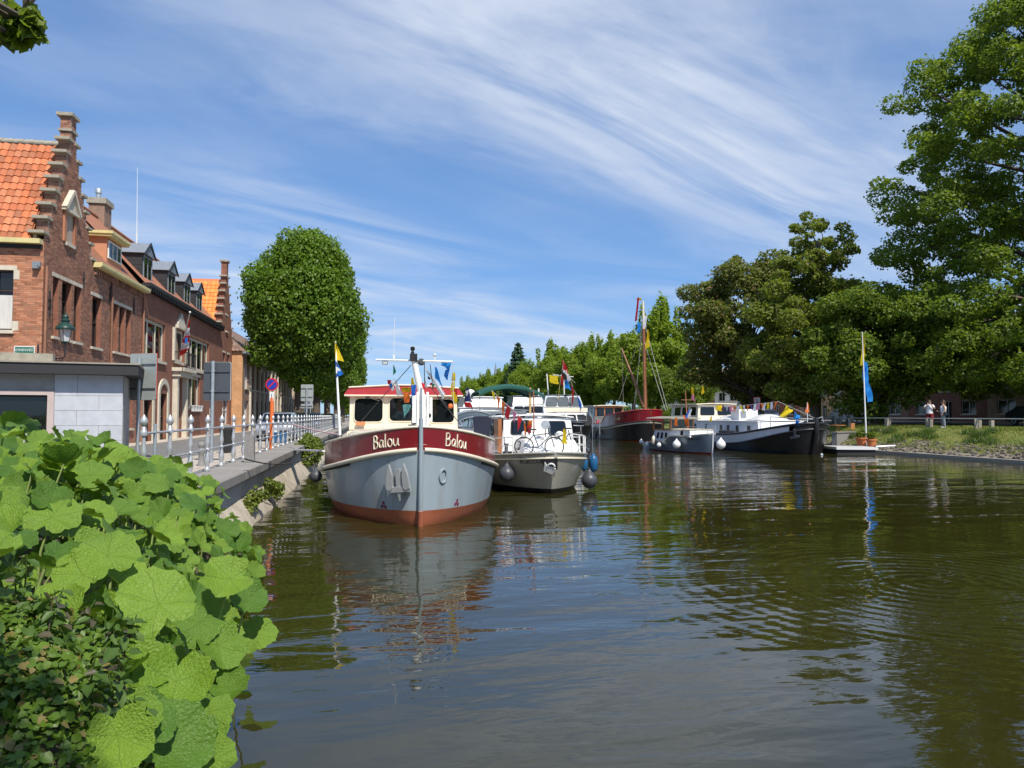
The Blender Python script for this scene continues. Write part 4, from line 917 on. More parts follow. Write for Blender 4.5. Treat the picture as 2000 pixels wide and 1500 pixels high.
def make_car(label, m, loc, rz, group):
    t = thing('parked_car', label, 'car', loc, rz, group)
    prof = [(-2.05,.32),(-2.08,.62),(-1.98,.80),(-1.15,.93),(-.55,1.40),(.3,1.48),(1.2,1.42),(1.85,1.0),(2.05,.92),(2.08,.45),(2.0,.30)]
    rows = []
    for s, k in ((-.86,.0),(-.88,.5),(-.80,1),(.80,1),(.88,.5),(.86,0)):
        row = []
        for y, z in prof:
            tw = 1-.22*max(0, (z-.95)/.55)
            row.append((s*tw, y*(1 if abs(s) > .81 else 1.0), z if abs(s) < .81 else z*.98))
        rows.append(row)
    mb = MB(); mb.grid([rows[1], rows[2], rows[3], rows[4]])
    for r_ in (rows[1], rows[4]): n0 = len(mb.v); mb.v += [tuple(q) for q in r_]; mb.f.append(tuple(range(n0, n0+len(r_))))
    mb.build('body', m, t, 35)
    for nm, a, b, ww in (('windscreen', (-1.11,.96), (-.60,1.37), .66), ('rear_window', (1.25,1.39), (1.80,1.04), .64)):
        MB().add([(-.74,a[0],a[1]+.012),(.74,a[0],a[1]+.012),(ww,b[0],b[1]+.012),(-ww,b[0],b[1]+.012)], [(0,1,2,3)]).build(nm, M['glass'], t)
    for s in (-1, 1):
        MB().prism([(-1.0,.95),(-.5,1.33),(.3,1.40),(1.15,1.34),(1.6,1.0)], (s*.86-.0*s,0,0), (0,1,0), Vector((-s*.17,0,1)), (s,0,0), .02).build('side_window', M['glass'], t)
        MB().lathe([(.02,-.02),(.10,-.01),(.10,.03)], 10, (s*.62,-2.06,.68), 'y').build('headlight', M['lampglass'], t, 50)
        MB().box(s*.9-.08, s*.9+.08, -.78, -.66, .95, 1.07).build('wing_mirror', m, t)
        for y in (-1.3, 1.3):
            w = MB().lathe([(.2,-.1),(.31,-.1),(.33,-.06),(.33,.06),(.31,.1),(.2,.1)], 16, (s*.80,y,.33), 'x').build('wheel', M['tyre'], t, 50); MB().lathe([(.03,-.09),(.20,-.105),(.20,.105),(.03,.09)], 10, (s*.80,y,.33), 'x').build('rim', M['galv'], w, 50)
    MB().box(-.7,.7,-2.11,-2.04,.38,.55).build('bumper', M['blackm'], t); MB().box(-.26,.26,-2.125,-2.112,.45,.55).build('number_plate', M['whitem'], t)
    return t
cg = 'cars parked along the quay street'
for lab, m, x, y, rz in (('silver parked car nearest behind the railing, facing the camera', 'carsilver', -4.85, 40.5, 0), ('black parked car just before the first chestnut trunk', 'carblack', -4.9, 50.5, R(2)),
                         ('dark blue parked car between the first and second chestnut', 'carblue', -4.9, 61.5, R(-2)), ('black parked car past the second chestnut trunk', 'carblack', -4.9, 80, 0), ('white parked car far down the street beyond the chestnuts', 'carwhite', -5.0, 98, 0)):
    make_car(lab, M[m], (x, y, QZ), rz, cg)
b = MB().box(-.4,.4,-.3,.3,0,.45).box(-.42,.42,-.32,.32,.45,.5); o = b.build('blue_crate', M['fender_blue']); o.location = (-4.35, 36.3, QZ); tag(o, 'blue lidded crate standing behind the railing', 'crate')

# ================================================================ TREES
def tree(name, label, base, clumps, n, size, leaf, trunk_r, trunk_top, seed, group=None, bark='bark', nl=26, up=.6, lean=(0, 0), cat='tree'):
    t = thing(name, label, cat, base, 0, group); r = random.Random(seed); mb = MB()
    top = Vector((lean[0], lean[1], trunk_top)); pts = [Vector((0,0,-.3)), Vector((0,0,.25)), top*.4+Vector((r.uniform(-.1,.1), r.uniform(-.1,.1), 0)), top*.75, top]
    mb.tube(pts, [trunk_r*1.5, trunk_r*1.05, trunk_r*.85, trunk_r*.6, trunk_r*.3], 10)
    for c, rr in r.sample(clumps, min(nl, len(clumps))):
        c = Vector(c); z0 = max(trunk_top*.3, min(trunk_top*.92, c.z-(.4+.5*math.hypot(c.x, c.y))))
        a = top*(z0/trunk_top); m1 = a.lerp(c, .5)+Vector((r.uniform(-.4,.4), r.uniform(-.4,.4), r.uniform(.1,.6))); rr0 = trunk_r*(.42-.25*z0/trunk_top)
        mb.tube([a, a.lerp(m1, .5)+Vector((0,0,.15)), m1, c, c+Vector((r.uniform(-.5,.5), r.uniform(-.5,.5), .5))], [rr0, rr0*.8, rr0*.55, rr0*.3, rr0*.12], 6)
    mb.build('trunk', M[bark], t, 60)
    V, T = leaf_cloud(n, size, [c for c, _ in clumps], [q for _, q in clumps], seed, up)
    tri_mesh('crown', V, T, L[leaf], t)
    return t
def env(n, c, rad, seed, r0=.7, flat=.6, inner=.45, spread=.5):
    r = random.Random(seed); out = []
    for i in range(n):
        while True:
            d = Vector((r.gauss(0,1), r.gauss(0,1), r.gauss(0,1)))
            if d.length > .1: break
        d.normalize(); k = inner+(1-inner)*r.random()**.6; q = r0*r.uniform(1-spread, 1+spread)
        out.append((Vector((c[0]+d.x*rad[0]*k, c[1]+d.y*rad[1]*k, c[2]+d.z*rad[2]*k)), (q, q, q*flat)))
    return out
# clipped horse chestnuts along the quay: dense egg-shaped crowns
def chestnut_clumps(seed, k=1.0):
    r = random.Random(seed); out = []; n = 300
    for i in range(n):
        z = 1-2*(i+.5)/n; a = i*2.39996; q = math.sqrt(1-z*z)
        rx = 4.2*k*(1.0 if z < 0 else (1-.16*z)); rz = 6.6*k if z > 0 else 4.9*k
        if z < 0: q = (1+z)**.74
        x, y = q*math.cos(a)*rx, q*math.sin(a)*rx
        j = r.uniform(.90, 1.0); out.append((Vector((.5+x*j, y*j, 8.2*k+z*rz*j)), (r.uniform(.35,1.05),)*3))
    for i in range(26): a = r.random()*6.28; z = r.uniform(-.2,.98); q = math.sqrt(1-z*z)*1.02; out.append((Vector((.5+q*math.cos(a)*4.3, q*math.sin(a)*4.3, 8.2+z*6.75)), (.25,.25,.4)))
    for i in range(40): out.append((Vector((r.uniform(-3,3), r.uniform(-3,3), r.uniform(5,12)*k)), (1.3,1.3,1.2)))
    return out
cn = tree('chestnut_tree', 'dense egg shaped horse chestnut nearest on the left quay', (-6.35, 66, QZ), chestnut_clumps(1), 84000, .235, 'chestnut', .42, 9, 2, 'chestnut trees along the left quay', up=.45); cn.scale = (1.07,1.07,1.15)
for i, (y, lab) in enumerate(((86.5, 'second horse chestnut behind the egg shaped one, trunk right of its trunk'), (107, 'third horse chestnut back along the left quay'), (132, 'fourth horse chestnut back along the left quay'), (158, 'farthest horse chestnut at the end of the quay row'))):
    c = copy_tree(cn); c.location = (-6.35, y, QZ); c.rotation_euler.z = 1.3*i+.9; c['label'] = lab
# row of limes on the far right bank
protos = []
for s in range(3):
    cl = env(55, (0,0,7.2), (3.6,3.6,5.0), 40+s, 1.25, .8, .35)
    r = random.Random(70+s)
    for k in range(16): a = r.random()*6.28; q = r.random()*2.8; cl.append((Vector((q*math.cos(a), q*math.sin(a), r.uniform(10.2, 13.4)-q*.5)), (.42,.42,1.5)))
    protos.append(cl)
rowlab = 'pale green lime tree in the row along the far right bank'
lp = []
for i in range(22):
    y = 96+i*10.5+(i % 3)*1.2; x = 38.2+(i*37 % 5)*.35; s = 1.12
    if i < 3:
        o = tree('lime_tree', ('tall lime tree behind the maroon ship mast, first of the row', 'second lime tree of the far row, left of the maroon ship mast', 'third lime tree of the far row, above the wooden wheelhouse')[i], (x, y, 1.65), protos[i], (26000, 22000, 18000)[i], .36, 'lime', .26, 8, 60+i, 'lime trees along the far bank', up=.4); o.scale = (1.15,1.15,(1.20,1.02,1.06)[i]); lp.append(o)
    else:
        o = copy_tree(lp[i % 3]); o.location = (x, y, 1.65); o.rotation_euler.z = i*1.7; o['label'] = rowlab; s *= random.Random(i).uniform(.88, 1.05); o.scale = (s*1.08, s*1.08, s*random.Random(i+50).uniform(.95,1.08))
for i in range(12):       # bank trees closing the canal far away
    o = copy_tree(lp[i % 3]); o.location = (-14+i*6.2, 402+(i % 3)*4, 1.2); o.rotation_euler.z = i*2.1; o['label'] = 'small far tree closing the end of the canal'; o['group'] = 'trees at the end of the canal'; o.scale = (.95,.95,.8)
for i in range(9):        # unseen trees added behind the viewer to darken reflections in panes and water
    o = copy_tree(lp[i % 3]); o.location = (-30+i*9.5, -34-(i % 2)*5, 1.2); o.rotation_euler.z = i*1.3; o['label'] = 'unseen tree added behind the viewer to darken reflections'; o['group'] = 'added reflection trees behind the viewer'
# park trees on the right bank
def at_cam(r, f, z=1.6): x, y = camXY(r, f); return (x, y, z)
tree('maple_tree', 'wide bronze tinged park tree behind the black bowed barge', at_cam(24.6, 76), env(150, (-.8,0,9.4), (6.9,6.0,8.0), 81, 1.15, .75, .35), 60000, .30, 'bronze', .40, 9, 81, 'big trees in the park', up=.5)
c2 = env(90, (-1.2,0,8.4), (4.8,4.6,7.0), 82, 1.0, .7, .3)+env(60, (-.2,0,15.2), (3.7,3.5,4.2), 83, .62, .65, .2)
tree('ash_tree', 'tallest middle park tree with airy crown and visible limbs', at_cam(27.4, 67), c2, 44000, .26, 'olive', .42, 17, 82, 'big trees in the park', 'bark_light', 44, .5, (.6,0))
tree('plane_tree', 'dark green rounded park tree behind the yellow and blue flag', at_cam(29.8, 61), env(110, (0,0,6.4), (4.8,4.2,5.4), 84, 1.05, .7, .35), 40000, .26, 'park', .36, 7.5, 84, 'big trees in the park', up=.5)
tree('shrub_tree', 'small leafy tree between the lime row and the bronze tree', at_cam(23.0, 96), env(40, (0,0,4.6), (4.0,3.6,3.6), 86, 1.1, .7, .4), 14000, .25, 'park', .2, 4, 86, 'big trees in the park', up=.5)
# the huge tree at the right edge of the picture
bx, by = camXY(46.0, 60)
r = random.Random(91); cl = []
def skirt(z):
    for (z0, q0), (z1, q1) in zip(((2.0,10),(4,14.2),(7,15.0),(10,14.6),(13.5,13.2),(18,13.2),(21,11.9),(25.5,11.0),(29,7.5),(33,3)), ((4,14.2),(7,15.0),(10,14.6),(13.5,13.2),(18,13.2),(21,11.9),(25.5,11.0),(29,7.5),(33,3),(35,1))):
        if z <= z1: return q0+(q1-q0)*(z-z0)/(z1-z0)
    return 1
for i in range(1050):
    z = r.uniform(2.6, 33.0); a = r.random()*6.28; k = .40+.60*r.random()**.55; q = skirt(z)*k*r.uniform(.80, 1.10)*1.12; z *= 1.13; s = r.uniform(.5, 1.55)
    cl.append((Vector((q*math.cos(a), q*math.sin(a), z)), (s, s, s*r.uniform(.5, .85))))
for i in range(150):
    z = r.uniform(3.2, 9.5); a = r.uniform(2.2, 4.6)+YAW*0; q = 16.5*r.uniform(.35, 1.0); s = r.uniform(.7, 1.5)
    cl.append((Vector((q*math.cos(a), q*math.sin(a), z)), (s, s, s*.7)))
tree('park_tree', 'huge dark green tree filling the right edge above the lawn', (bx, by, 1.65), cl, 290000, .26, 'park', .9, 30, 91, 'big trees in the park', 'bark', 110, .7)
x2, y2 = camXY(54, 78); tree('park_tree', 'dark tree in the shade behind the huge right hand tree', (x2, y2, 1.7), env(60, (0,0,8), (6,6,6), 95, 1.6, .6, .4), 22000, .34, 'dark', .4, 9, 95, 'big trees in the park')
x2, y2 = camXY(36, 72); tree('park_tree', 'dark tree in the shade between the flagpole and the huge tree', (x2, y2, 1.7), env(60, (0,0,8), (5.5,5.5,5.6), 96, 1.6, .6, .4), 22000, .34, 'dark', .4, 9, 96, 'big trees in the park')
hc = [(Vector((44.5+random.Random(i).uniform(-.4,.4), 98+i*2.0, 2.6+random.Random(i+9).uniform(-.3,.5))), (1.3,1.3,1.3)) for i in range(125)]
V, T = leaf_cloud(26000, .34, [c for c, _ in hc], [q for _, q in hc], 55, .5); tag(tri_mesh('hedge', V, T, L['park']), 'long green hedge under the lime row on the far bank', 'hedge')
# conifer and spire far away
p = atD(1012, 811, 200); cl = [(Vector((0,0,4+k*1.0)), (4.6*(1-k/17)**.8+.3, 4.6*(1-k/17)**.8+.3, .45)) for k in range(17)]
tree('conifer', 'dark conifer rising above the far lime row', (p.x, p.y, 1.5), cl, 9000, .7, 'conifer', .35, 19, 99, None, nl=4)
p = atD(968, 811, 420); sp = thing('church_spire', 'thin grey church spire far beyond the tree row', 'church', (p.x, p.y, 1.2)); MB().box(-4,4,-4,4,0,14).build('tower', M['brick_far'], sp); MB().lathe([(2.6,14),(.1,31)], 8).build('spire', M['lead'], sp)
# street tree behind the viewer whose twig hangs in at the top left corner
rr = random.Random(77); cl = []
for i in range(60):
    cl.append((Vector((rr.uniform(.2,5.0), rr.uniform(-5.0,-.45), rr.uniform(5.4,8))), (.8,.8,.45)))
tw = []
for (px, py) in ((8,22),(30,40),(50,38),(22,68),(45,62),(5,55)):
    q = atD(px, py, 8.4); tw.append((q-Vector((-4.4,-1.6,1.2)), (.22,.22,.12)))
tree('overhanging_tree', 'leafy twig tip hanging into the top left corner of the sky', (-4.4, -1.6, 1.2), cl+tw*5, 9000, .17, 'park', .3, 7, 78, None, nl=20)

# ================================================================ RIGHT BANK: houses, fence, people, furniture
hn = ['brown brick terrace house at the right, behind the huge tree', 'buff brick terrace house with white blinds behind the two people', 'red brick terrace house behind the tall blue flag', 'dark brick terrace house behind the stone bollards', 'tan terrace house behind the no mooring board', 'red terrace house behind the bunting of the barge', 'pale rendered house behind the barge wheelhouse', 'brown terrace house beyond the maroon ship', 'grey low house between maroon ship and cruiser']
hy = [40, 52, 64, 75, 86, 97, 110, 124, 140, 158]
for i, lab in enumerate(hn):
    y0, y1 = hy[i]+.03, hy[i+1]-.03; X0 = 60.0; hh = (6.6, 6.4, 6.8, 6.0, 6.6, 6.2, 5.6, 6.2, 5.0)[i]
    wm = [M['brick_far'], M['brick_tan'], M['brick3'], M['brick_far'], M['brick_tan'], M['brick3'], M['whitem'], M['brick_far'], M['slab']][i]
    h = thing('terrace_house', lab, 'house', (X0, y0, 1.75)); FU = Vector((X0, 0, 0)); ops = []
    w_ = (y1-y0)
    for k in range(3):
        a = y0+w_*(.12+.30*k); ops += [[a, a+w_*.18, 5.0, 6.5 if hh > 5.5 else 5.9]]
        ops += [[a, a+w_*.18, 2.6, 4.0]] if k != 1 else [[a, a+1.1, 1.8, 4.0]]
    ops = [o for o in ops if o[3] < hh+1.5]
    mb = MB(); cellwall(mb, FU, YU, Vector((-1,0,0)), y0, y1, 1.4, hh+1.75, ops, None, .15); mb.box(X0+.3, X0+8, y0, y1, 1.4, hh+1.7); mb.build('wall', wm, h, world=True)
    for k, o in enumerate(ops):
        w = window(h, FU, YU, Vector((-1,0,0)), *o, 2, 1, M['whitem'], .15, .07, .1 if o[2] > 2 else None, None, .8 if (i in (1,4) and k % 2 == 0) else False, name='window' if o[2] > 2 else 'door')
    MB().prism([(-.4, hh+1.75), (4, hh+5.0), (8.4, hh+1.75)], (X0, y0-.01, 0), (1,0,0), ZUP, (0,1,0), y1-y0+.02).build('roof', M['tile_dark'], h, world=True)
    MB().box(X0-.5, X0-.38, y0, y1, hh+1.6, hh+1.73).build('gutter', M['lead'], h, world=True)
rs = MB(); rs.grid([[(x, y, 1.757) for x in (46, 52)] for y in (10, 60, 200)]); structure('park_street', rs, M['asphalt'])
rp = MB(); rp.box(52, 60.0, 10, 200, 1.5, 1.86); structure('park_pavement', rp, M['paving'])
for lab, m, x, y in (('black car parked on the street behind the blue flag', 'carblack', 47.5, 68), ('black car parked in deep shade at the far right', 'carblack', 47.5, 46), ('black car parked behind the no mooring board', 'carblack', 47.5, 84)):
    make_car(lab, M[m], (x, y, 1.757), 0, 'cars parked on the park street')
fence = thing('bank_fence', 'low fence of weathered square posts with one grey rail on the lawn edge', 'fence', (37.9, 30, 1.55))
pf = MB().prism([(-.11,-.3),(.11,-.3),(.11,.62),(.07,.70),(-.07,.70),(-.11,.62)], (0,-.10,0), (1,0,0), ZUP, (0,1,0), .20).mesh('fence_post', M['postwood'])
fys = sorted([atX(px, 835, 37.9).y for px in (1660,1732,1812,1907,2005)]+[28.5, 56, 60, 64.5])
for y in fys: link('post', pf, None, fence, (0, y-30, 0), (0,0,.1*y)); link('post', pf, None, fence, (.34, y-30+.12, -.02), (R(4),0,.3*y), (.8,.8,.96))
MB().tube([(0, fys[0]-30-2, .73), (0, fys[-1]-30+2, .73)], .032, 8).build('rail', M['galv'], fence, 60)
o = MB().prism([(-.11,-.3),(.11,-.3),(.11,.58),(-.11,.58)], (0,-.1,0), (1,0,0), ZUP, (0,1,0), .2).build('stone_post', M['postwood']); p = atX(1937, 838, 38.9); o.location = (38.9, p.y, 1.6); tag(o, 'single square post set back right of the fence', 'post')
for k, px in enumerate((1642, 1698)):
    p = atX(px, 820, 41.0); o = MB().lathe([(.12,0),(.12,.95),(.10,1.0),(.02,1.02)], 12).build('white_bollard', M['whitem'], None, 50); o.location = (41, p.y, 1.68); tag(o, ('white bollard left of the flagpole', 'white bollard just right of the flagpole')[k], 'bollard')
p = atX(1657, 820, 40); lp_ = thing('lamp_post', 'grey post with a short square arm left of the flagpole', 'post', (40, p.y, 1.68)); MB().tube([(0,0,0),(0,0,2.4)], .045, 8).build('pole', M['galv'], lp_); MB().box(-.5,.05,-.04,.04,2.4,2.48).build('arm', M['galv'], lp_)
p = atX(1479, 790, 36.6); nm = thing('mooring_board', 'white no mooring board with red rim and crossed out anchor', 'sign', (36.6, p.y, 1.3), R(-70))
bz = atX(1479, 788, 36.6).z-1.3; MB().tube([(0,.05,0),(0,.05,bz+.6)], .04, 8).build('pole', M['galv'], nm)
MB().box(-.42,.42,-.02,.02,bz-.62,bz+.62).build('panel', M['red'], nm); MB().box(-.36,.36,-.026,-.021,bz-.08,bz+.56).build('symbol_field', M['whitem'], nm); MB().box(-.36,.36,-.026,-.021,bz-.56,bz-.12).build('text_field', M['whitem'], nm)
MB().obox((0,-.03,bz+.24), (.74,0,-.67), (0,1,0), (.67,0,.74), .36, .002, .028).build('red_bar', M['red'], nm)
mb = MB().box(-.025,.025,-.034,-.031,bz+.06,bz+.42).box(-.12,.12,-.034,-.031,bz+.33,bz+.37); mb.tube([(-.2,-.033,bz+.16),(-.12,-.033,bz+.07),(0,-.033,bz+.05),(.12,-.033,bz+.07),(.2,-.033,bz+.16)], .02, 5); mb.build('anchor_symbol', M['black'], nm)
MB().box(-.25,.25,-.03,-.027,bz-.25,bz-.20).box(-.25,.1,-.03,-.027,bz-.36,bz-.31).box(-.2,.2,-.03,-.027,bz-.47,bz-.43).build('lettering', M['black'], nm)
# tall flag on the bank
base = atX(1692, 850, 33.9); fy = base.y
tf = thing('bank_flag', 'tall white pole flying a long yellow and a bright blue flag', 'flag', (33.9, fy, .35)); top = atX(1684, 648, 33.7)-tf.location
MB().tube([(0,0,0), (top.x*.5, top.y*.5, top.z*.5), tuple(top)], [.06,.045,.025], 8).build('pole', M['white'], tf, 60)
def FP(px, py, dx=0): return atX(px, py, 33.9+dx)-tf.location
mb = MB(); cloth(mb, FP(1685.5,655), FP(1686,656), FP(1690,712,.2), FP(1682,714,-.1), 4, 12, .10, 0, (.3,-1,0)); mb.build('yellow_flag', FL['yellow'], tf, 80)
mb = MB(); cloth(mb, FP(1686.5,704), FP(1692,708,.2), FP(1703,784,.3), FP(1693,786), 5, 14, .13, 1.0, (.3,-1,0), 2.5, 1.2); cloth(mb, FP(1685,716), FP(1692,718,.1), FP(1693,748,.2), FP(1685,748), 4, 8, .09, 2.0, (.3,-1,0)); mb.build('blue_flag', FL['sky'], tf, 80)
# landing stage, planters, low wall, table with chairs
p0, p1 = atZ(1634, 878, .3), atZ(1706, 878, .3)
ls = thing('landing_stage', 'white floating landing stage moored beside the black bow', 'landing stage', (p0.x, p0.y, 0)); w = p1.x-p0.x; 
MB().prism([(0,0),(w,-.9),(w+.4,1.2),(.5,2.6)], (0,0,.30), (1,0,0), (0,1,0), ZUP, .16).build('deck', M['white'], ls); MB().prism([(.1,.1),(w-.1,-.75),(w+.2,1.1),(.55,2.4)], (0,0,-.2), (1,0,0), (0,1,0), ZUP, .499).build('float', M['blackm'], ls); MB().tube([(w,-.7,.5),(w+1.2,-.9,.55)], .05, 6).build('arm', M['galv'], ls)
def pot(px, py, label, r, h, plant):
    q = atX(px, py, 33.75); t = thing('planter', label, 'planter', (33.75, q.y, .32)); MB().lathe([(r*.72,0),(r*.95,h*.8),(r*1.05,h*.8),(r*1.08,h),(r*.9,h),(r*.85,h*.85)], 14).build('pot', M['terracotta'], t, 50)
    V, T = leaf_cloud(600, .10, [(0,0,h+.2),(.15,0,h+.3),(-.12,.1,h+.25)], [.25,.2,.2], int(px)); tri_mesh('plant', V, T, L['park'], t)
pot(1683, 855, 'bright terracotta planter at the foot of the tall flag', .40, .62, 1); pot(1702, 857, 'duller terracotta pot with plants right of the flagpole foot', .34, .55, 1)
wq = atX(1653, 850, 34.6); o = MB().box(-.2,.2,-1.4,1.4,-.2,.75).box(-.26,.26,-1.45,1.45,.75,.83).build('low_wall', M['granite']); o.location = (34.6, wq.y+.3, .45); o.rotation_euler = (0,0,R(-62)); tag(o, 'low dark stone wall between landing stage and table', 'wall')
tq = atX(1637, 842, 35.6); tb = thing('garden_table', 'round orange wooden garden table on the bank above the low wall', 'table', (35.6, tq.y, 1.0))
MB().lathe([(.55,.70),(.55,.74)], 20).build('table_top', M['teak'], tb, 50)
for k in range(4): a = k*1.571+.4; MB().tube([(.4*math.cos(a),.4*math.sin(a),0),(-.1*math.cos(a),-.1*math.sin(a),.7)], .025, 6).build('leg', M['teak'], tb)
ch0 = None
for k, (dx, dy, rz, lab) in enumerate(((-.55,.75,R(30),'folding orange wooden chair left of the garden table'), (.45,-.85,R(200),'folding orange wooden chair right of the garden table'))):
    t = thing('garden_chair', lab, 'chair', (35.6+dx, tq.y+dy, .95+.35*0), rz, 'garden chairs at the table')
    for i in range(5): MB().box(-.22,.22,-.2+i*.085,-.2+i*.085+.07,.43,.45).build('seat_slat', M['teak'], t)
    for i in range(4): MB().box(-.22,.22,.20+i*.012,.22+i*.012,.52+i*.11,.60+i*.11).build('back_slat', M['teak'], t)
    for s in (-1,1): MB().tube([(s*.23,-.2,0),(s*.23,.26,.92)], .018, 5).build('frame_bar', M['teak'], t); MB().tube([(s*.23,.22,0),(s*.23,-.2,.46)], .018, 5).build('leg', M['teak'], t)

def person(label, loc, rz, J, rad, parts, hair, h=1.0):
    """J: joint positions; edges follow a fixed skeleton rooted at the pelvis."""
    t = thing('person', label, 'person', loc, rz); t.scale = (1.07,)*3
    names = list(J); idx = {n: i for i, n in enumerate(names)}
    E = [('pelvis','waist'),('waist','chest'),('chest','neck'),('neck','jaw'),('jaw','crown')]
    V = [J[n] for n in names]; ed = [(idx[a], idx[b]) for a, b in E]; Rd = [rad[n] for n in names]
    for s in ('l','r'):
        ch = [('chest','sh'),('sh','el'),('el','wr'),('wr','pa')]; lg = [('pelvis','hp'),('hp','kn'),('kn','an'),('an','to')]
        for a, b in ch+lg:
            A = a if a in idx else s+a; ed.append((idx[A], idx[s+b]))
        pa = Vector(J[s+'pa']); d = (pa-Vector(J[s+'wr'])).normalized(); sd_ = d.cross(Vector((0,1,0))); sd_ = sd_.normalized() if sd_.length > .1 else Vector((1,0,0))
        for k, ln in enumerate((.055,.075,.085,.078,.06)):
            off = sd_*((k-2)*.02); q = pa+off+d*.02; V.append(tuple(q)); Rd.append(.011); ed.append((idx[s+'pa'], len(V)-1))
            V.append(tuple(q+d*ln+Vector((0,.012,0)))); Rd.append(.008); ed.append((len(V)-2, len(V)-1))
    me = bpy.data.meshes.new('body'); me.from_pydata([tuple(v) for v in V], ed, []); o = link('body', me, M['skin'], t)
    sk = o.modifiers.new('skin', 'SKIN'); ss = o.modifiers.new('sub', 'SUBSURF'); ss.levels = ss.render_levels = 1
    for i, q in enumerate(Rd): me.skin_vertices[0].data[i].radius = (q, q)
    me.skin_vertices[0].data[idx['pelvis']].use_root = True
    for nm, m, tubes in parts:
        mb = MB()
        for pts, rs, n in tubes: mb.tube(pts, rs, n)
        mb.build(nm, m, t, 80)
    hd = Vector(J['jaw']).lerp(Vector(J['crown']), .5); mb = MB()
    for hx in hair: mb.sphere(tuple(hd+Vector(hx[0])), hx[1], 10, 7, hx[2])
    mb.build('hair', M['hair'], t, 60)
    MB().sphere(tuple(hd+Vector((0,-.10,-.02))), .018, 6, 4, 1.5).build('nose', M['skin'], t, 60)
    for s in (-1,1): MB().sphere(tuple(hd+Vector((s*.035,-.088,.015))), .010, 6, 4).build('eye', M['black'], t); MB().sphere(tuple(hd+Vector((s*.092,0,-.01))), .022, 6, 4, 1.5).build('ear', M['skin'], t, 60)
    MB().box(hd.x-.025, hd.x+.025, hd.y-.098, hd.y-.088, hd.z-.07, hd.z-.062).build('mouth', M['fabric_r'], t)
    return t
RADS = dict(pelvis=.13, waist=.125, chest=.15, neck=.06, jaw=.085, crown=.085)
for s in 'lr': RADS.update({s+'sh': .075, s+'el': .048, s+'wr': .032, s+'pa': .038, s+'hp': .095, s+'kn': .062, s+'an': .042, s+'to': .04})
J1 = dict(pelvis=(0,0,.95), waist=(0,0,1.1), chest=(0,0,1.36), neck=(0,0,1.52), jaw=(0,-.02,1.62), crown=(0,-.01,1.72),
          lsh=(-.2,0,1.43), lel=(-.30,-.16,1.22), lwr=(-.12,-.28,1.46), lpa=(-.07,-.26,1.54), rsh=(.2,0,1.43), rel=(.30,-.16,1.22), rwr=(.12,-.28,1.46), rpa=(.07,-.26,1.54),
          lhp=(-.11,0,.88), lkn=(-.13,-.02,.48), lan=(-.14,.02,.09), lto=(-.15,-.14,.04), rhp=(.11,0,.88), rkn=(.13,-.02,.48), ran=(.14,.02,.09), rto=(.15,-.14,.04))
p = atX(1816, 825, 38.5)
person('man in white t-shirt and dark red shorts holding both hands to his face', (38.5, p.y, 1.64), R(-42), J1, RADS,
       [('t_shirt', M['fabric_w'], [([(0,0,.92),(0,0,1.1),(0,0,1.3),(0,0,1.44),(0,0,1.52)], [.20,.19,.215,.20,.08], 14), ([(-.17,0,1.43),(-.26,-.08,1.31)], [.10,.085], 10), ([(.17,0,1.43),(.26,-.08,1.31)], [.10,.085], 10)]),
        ('shorts', M['fabric_r'], [([(0,0,1.0),(0,0,.86)], [.19,.20], 14), ([(-.10,0,.92),(-.13,-.02,.50)], [.13,.12], 10), ([(.10,0,.92),(.13,-.02,.50)], [.13,.12], 10)]),
        ('shoe', M['fabric_w'], [([(-.14,.06,.05),(-.15,-.17,.045)], [.055,.045], 8), ([(.14,.06,.05),(.15,-.17,.045)], [.055,.045], 8)]),
        ('camera_phone', M['black'], [([(-.05,-.22,1.60),(.05,-.22,1.60)], .05, 8)])], [((0,.02,.05), .098, .95)])
J2 = dict(J1); J2.update(lel=(-.26,-.02,1.12), lwr=(-.16,-.22,1.06), lpa=(-.12,-.29,1.08), rel=(.27,.03,1.12), rwr=(.24,-.12,.92), rpa=(.23,-.16,.85), lto=(-.1,-.16,.04))
p = atX(1843, 828, 38.3); R2 = {k: v*.92 for k, v in RADS.items()}
person('woman with long brown hair, white top and grey trousers, facing left', (38.3, p.y, 1.62), R(-115), J2, R2,
       [('top', M['fabric_w'], [([(0,0,1.0),(0,0,1.12),(0,0,1.32),(0,0,1.42)], [.165,.155,.185,.13], 14)]),
        ('trousers', M['fabric_g'], [([(0,0,1.04),(0,0,.86)], [.16,.18], 14), ([(-.10,0,.92),(-.13,-.02,.50),(-.14,.02,.10)], [.115,.09,.075], 10), ([(.10,0,.92),(.13,-.02,.50),(.14,.02,.10)], [.115,.09,.075], 10)]),
        ('shoe', M['fabric_w'], [([(-.14,.06,.05),(-.11,-.19,.045)], [.05,.04], 8), ([(.14,.06,.05),(.15,-.17,.045)], [.05,.04], 8)]),
        ('shoulder_bag', M['navy'], [([(.19,.06,1.05),(.2,.06,.82)], [.10,.12], 8), ([(.19,.05,1.05),(.05,.12,1.3),(-.12,.08,1.47)], .014, 5)])], [((0,.03,.04), .102, 1.0), ((0,.085,-.10), .085, 1.5)])
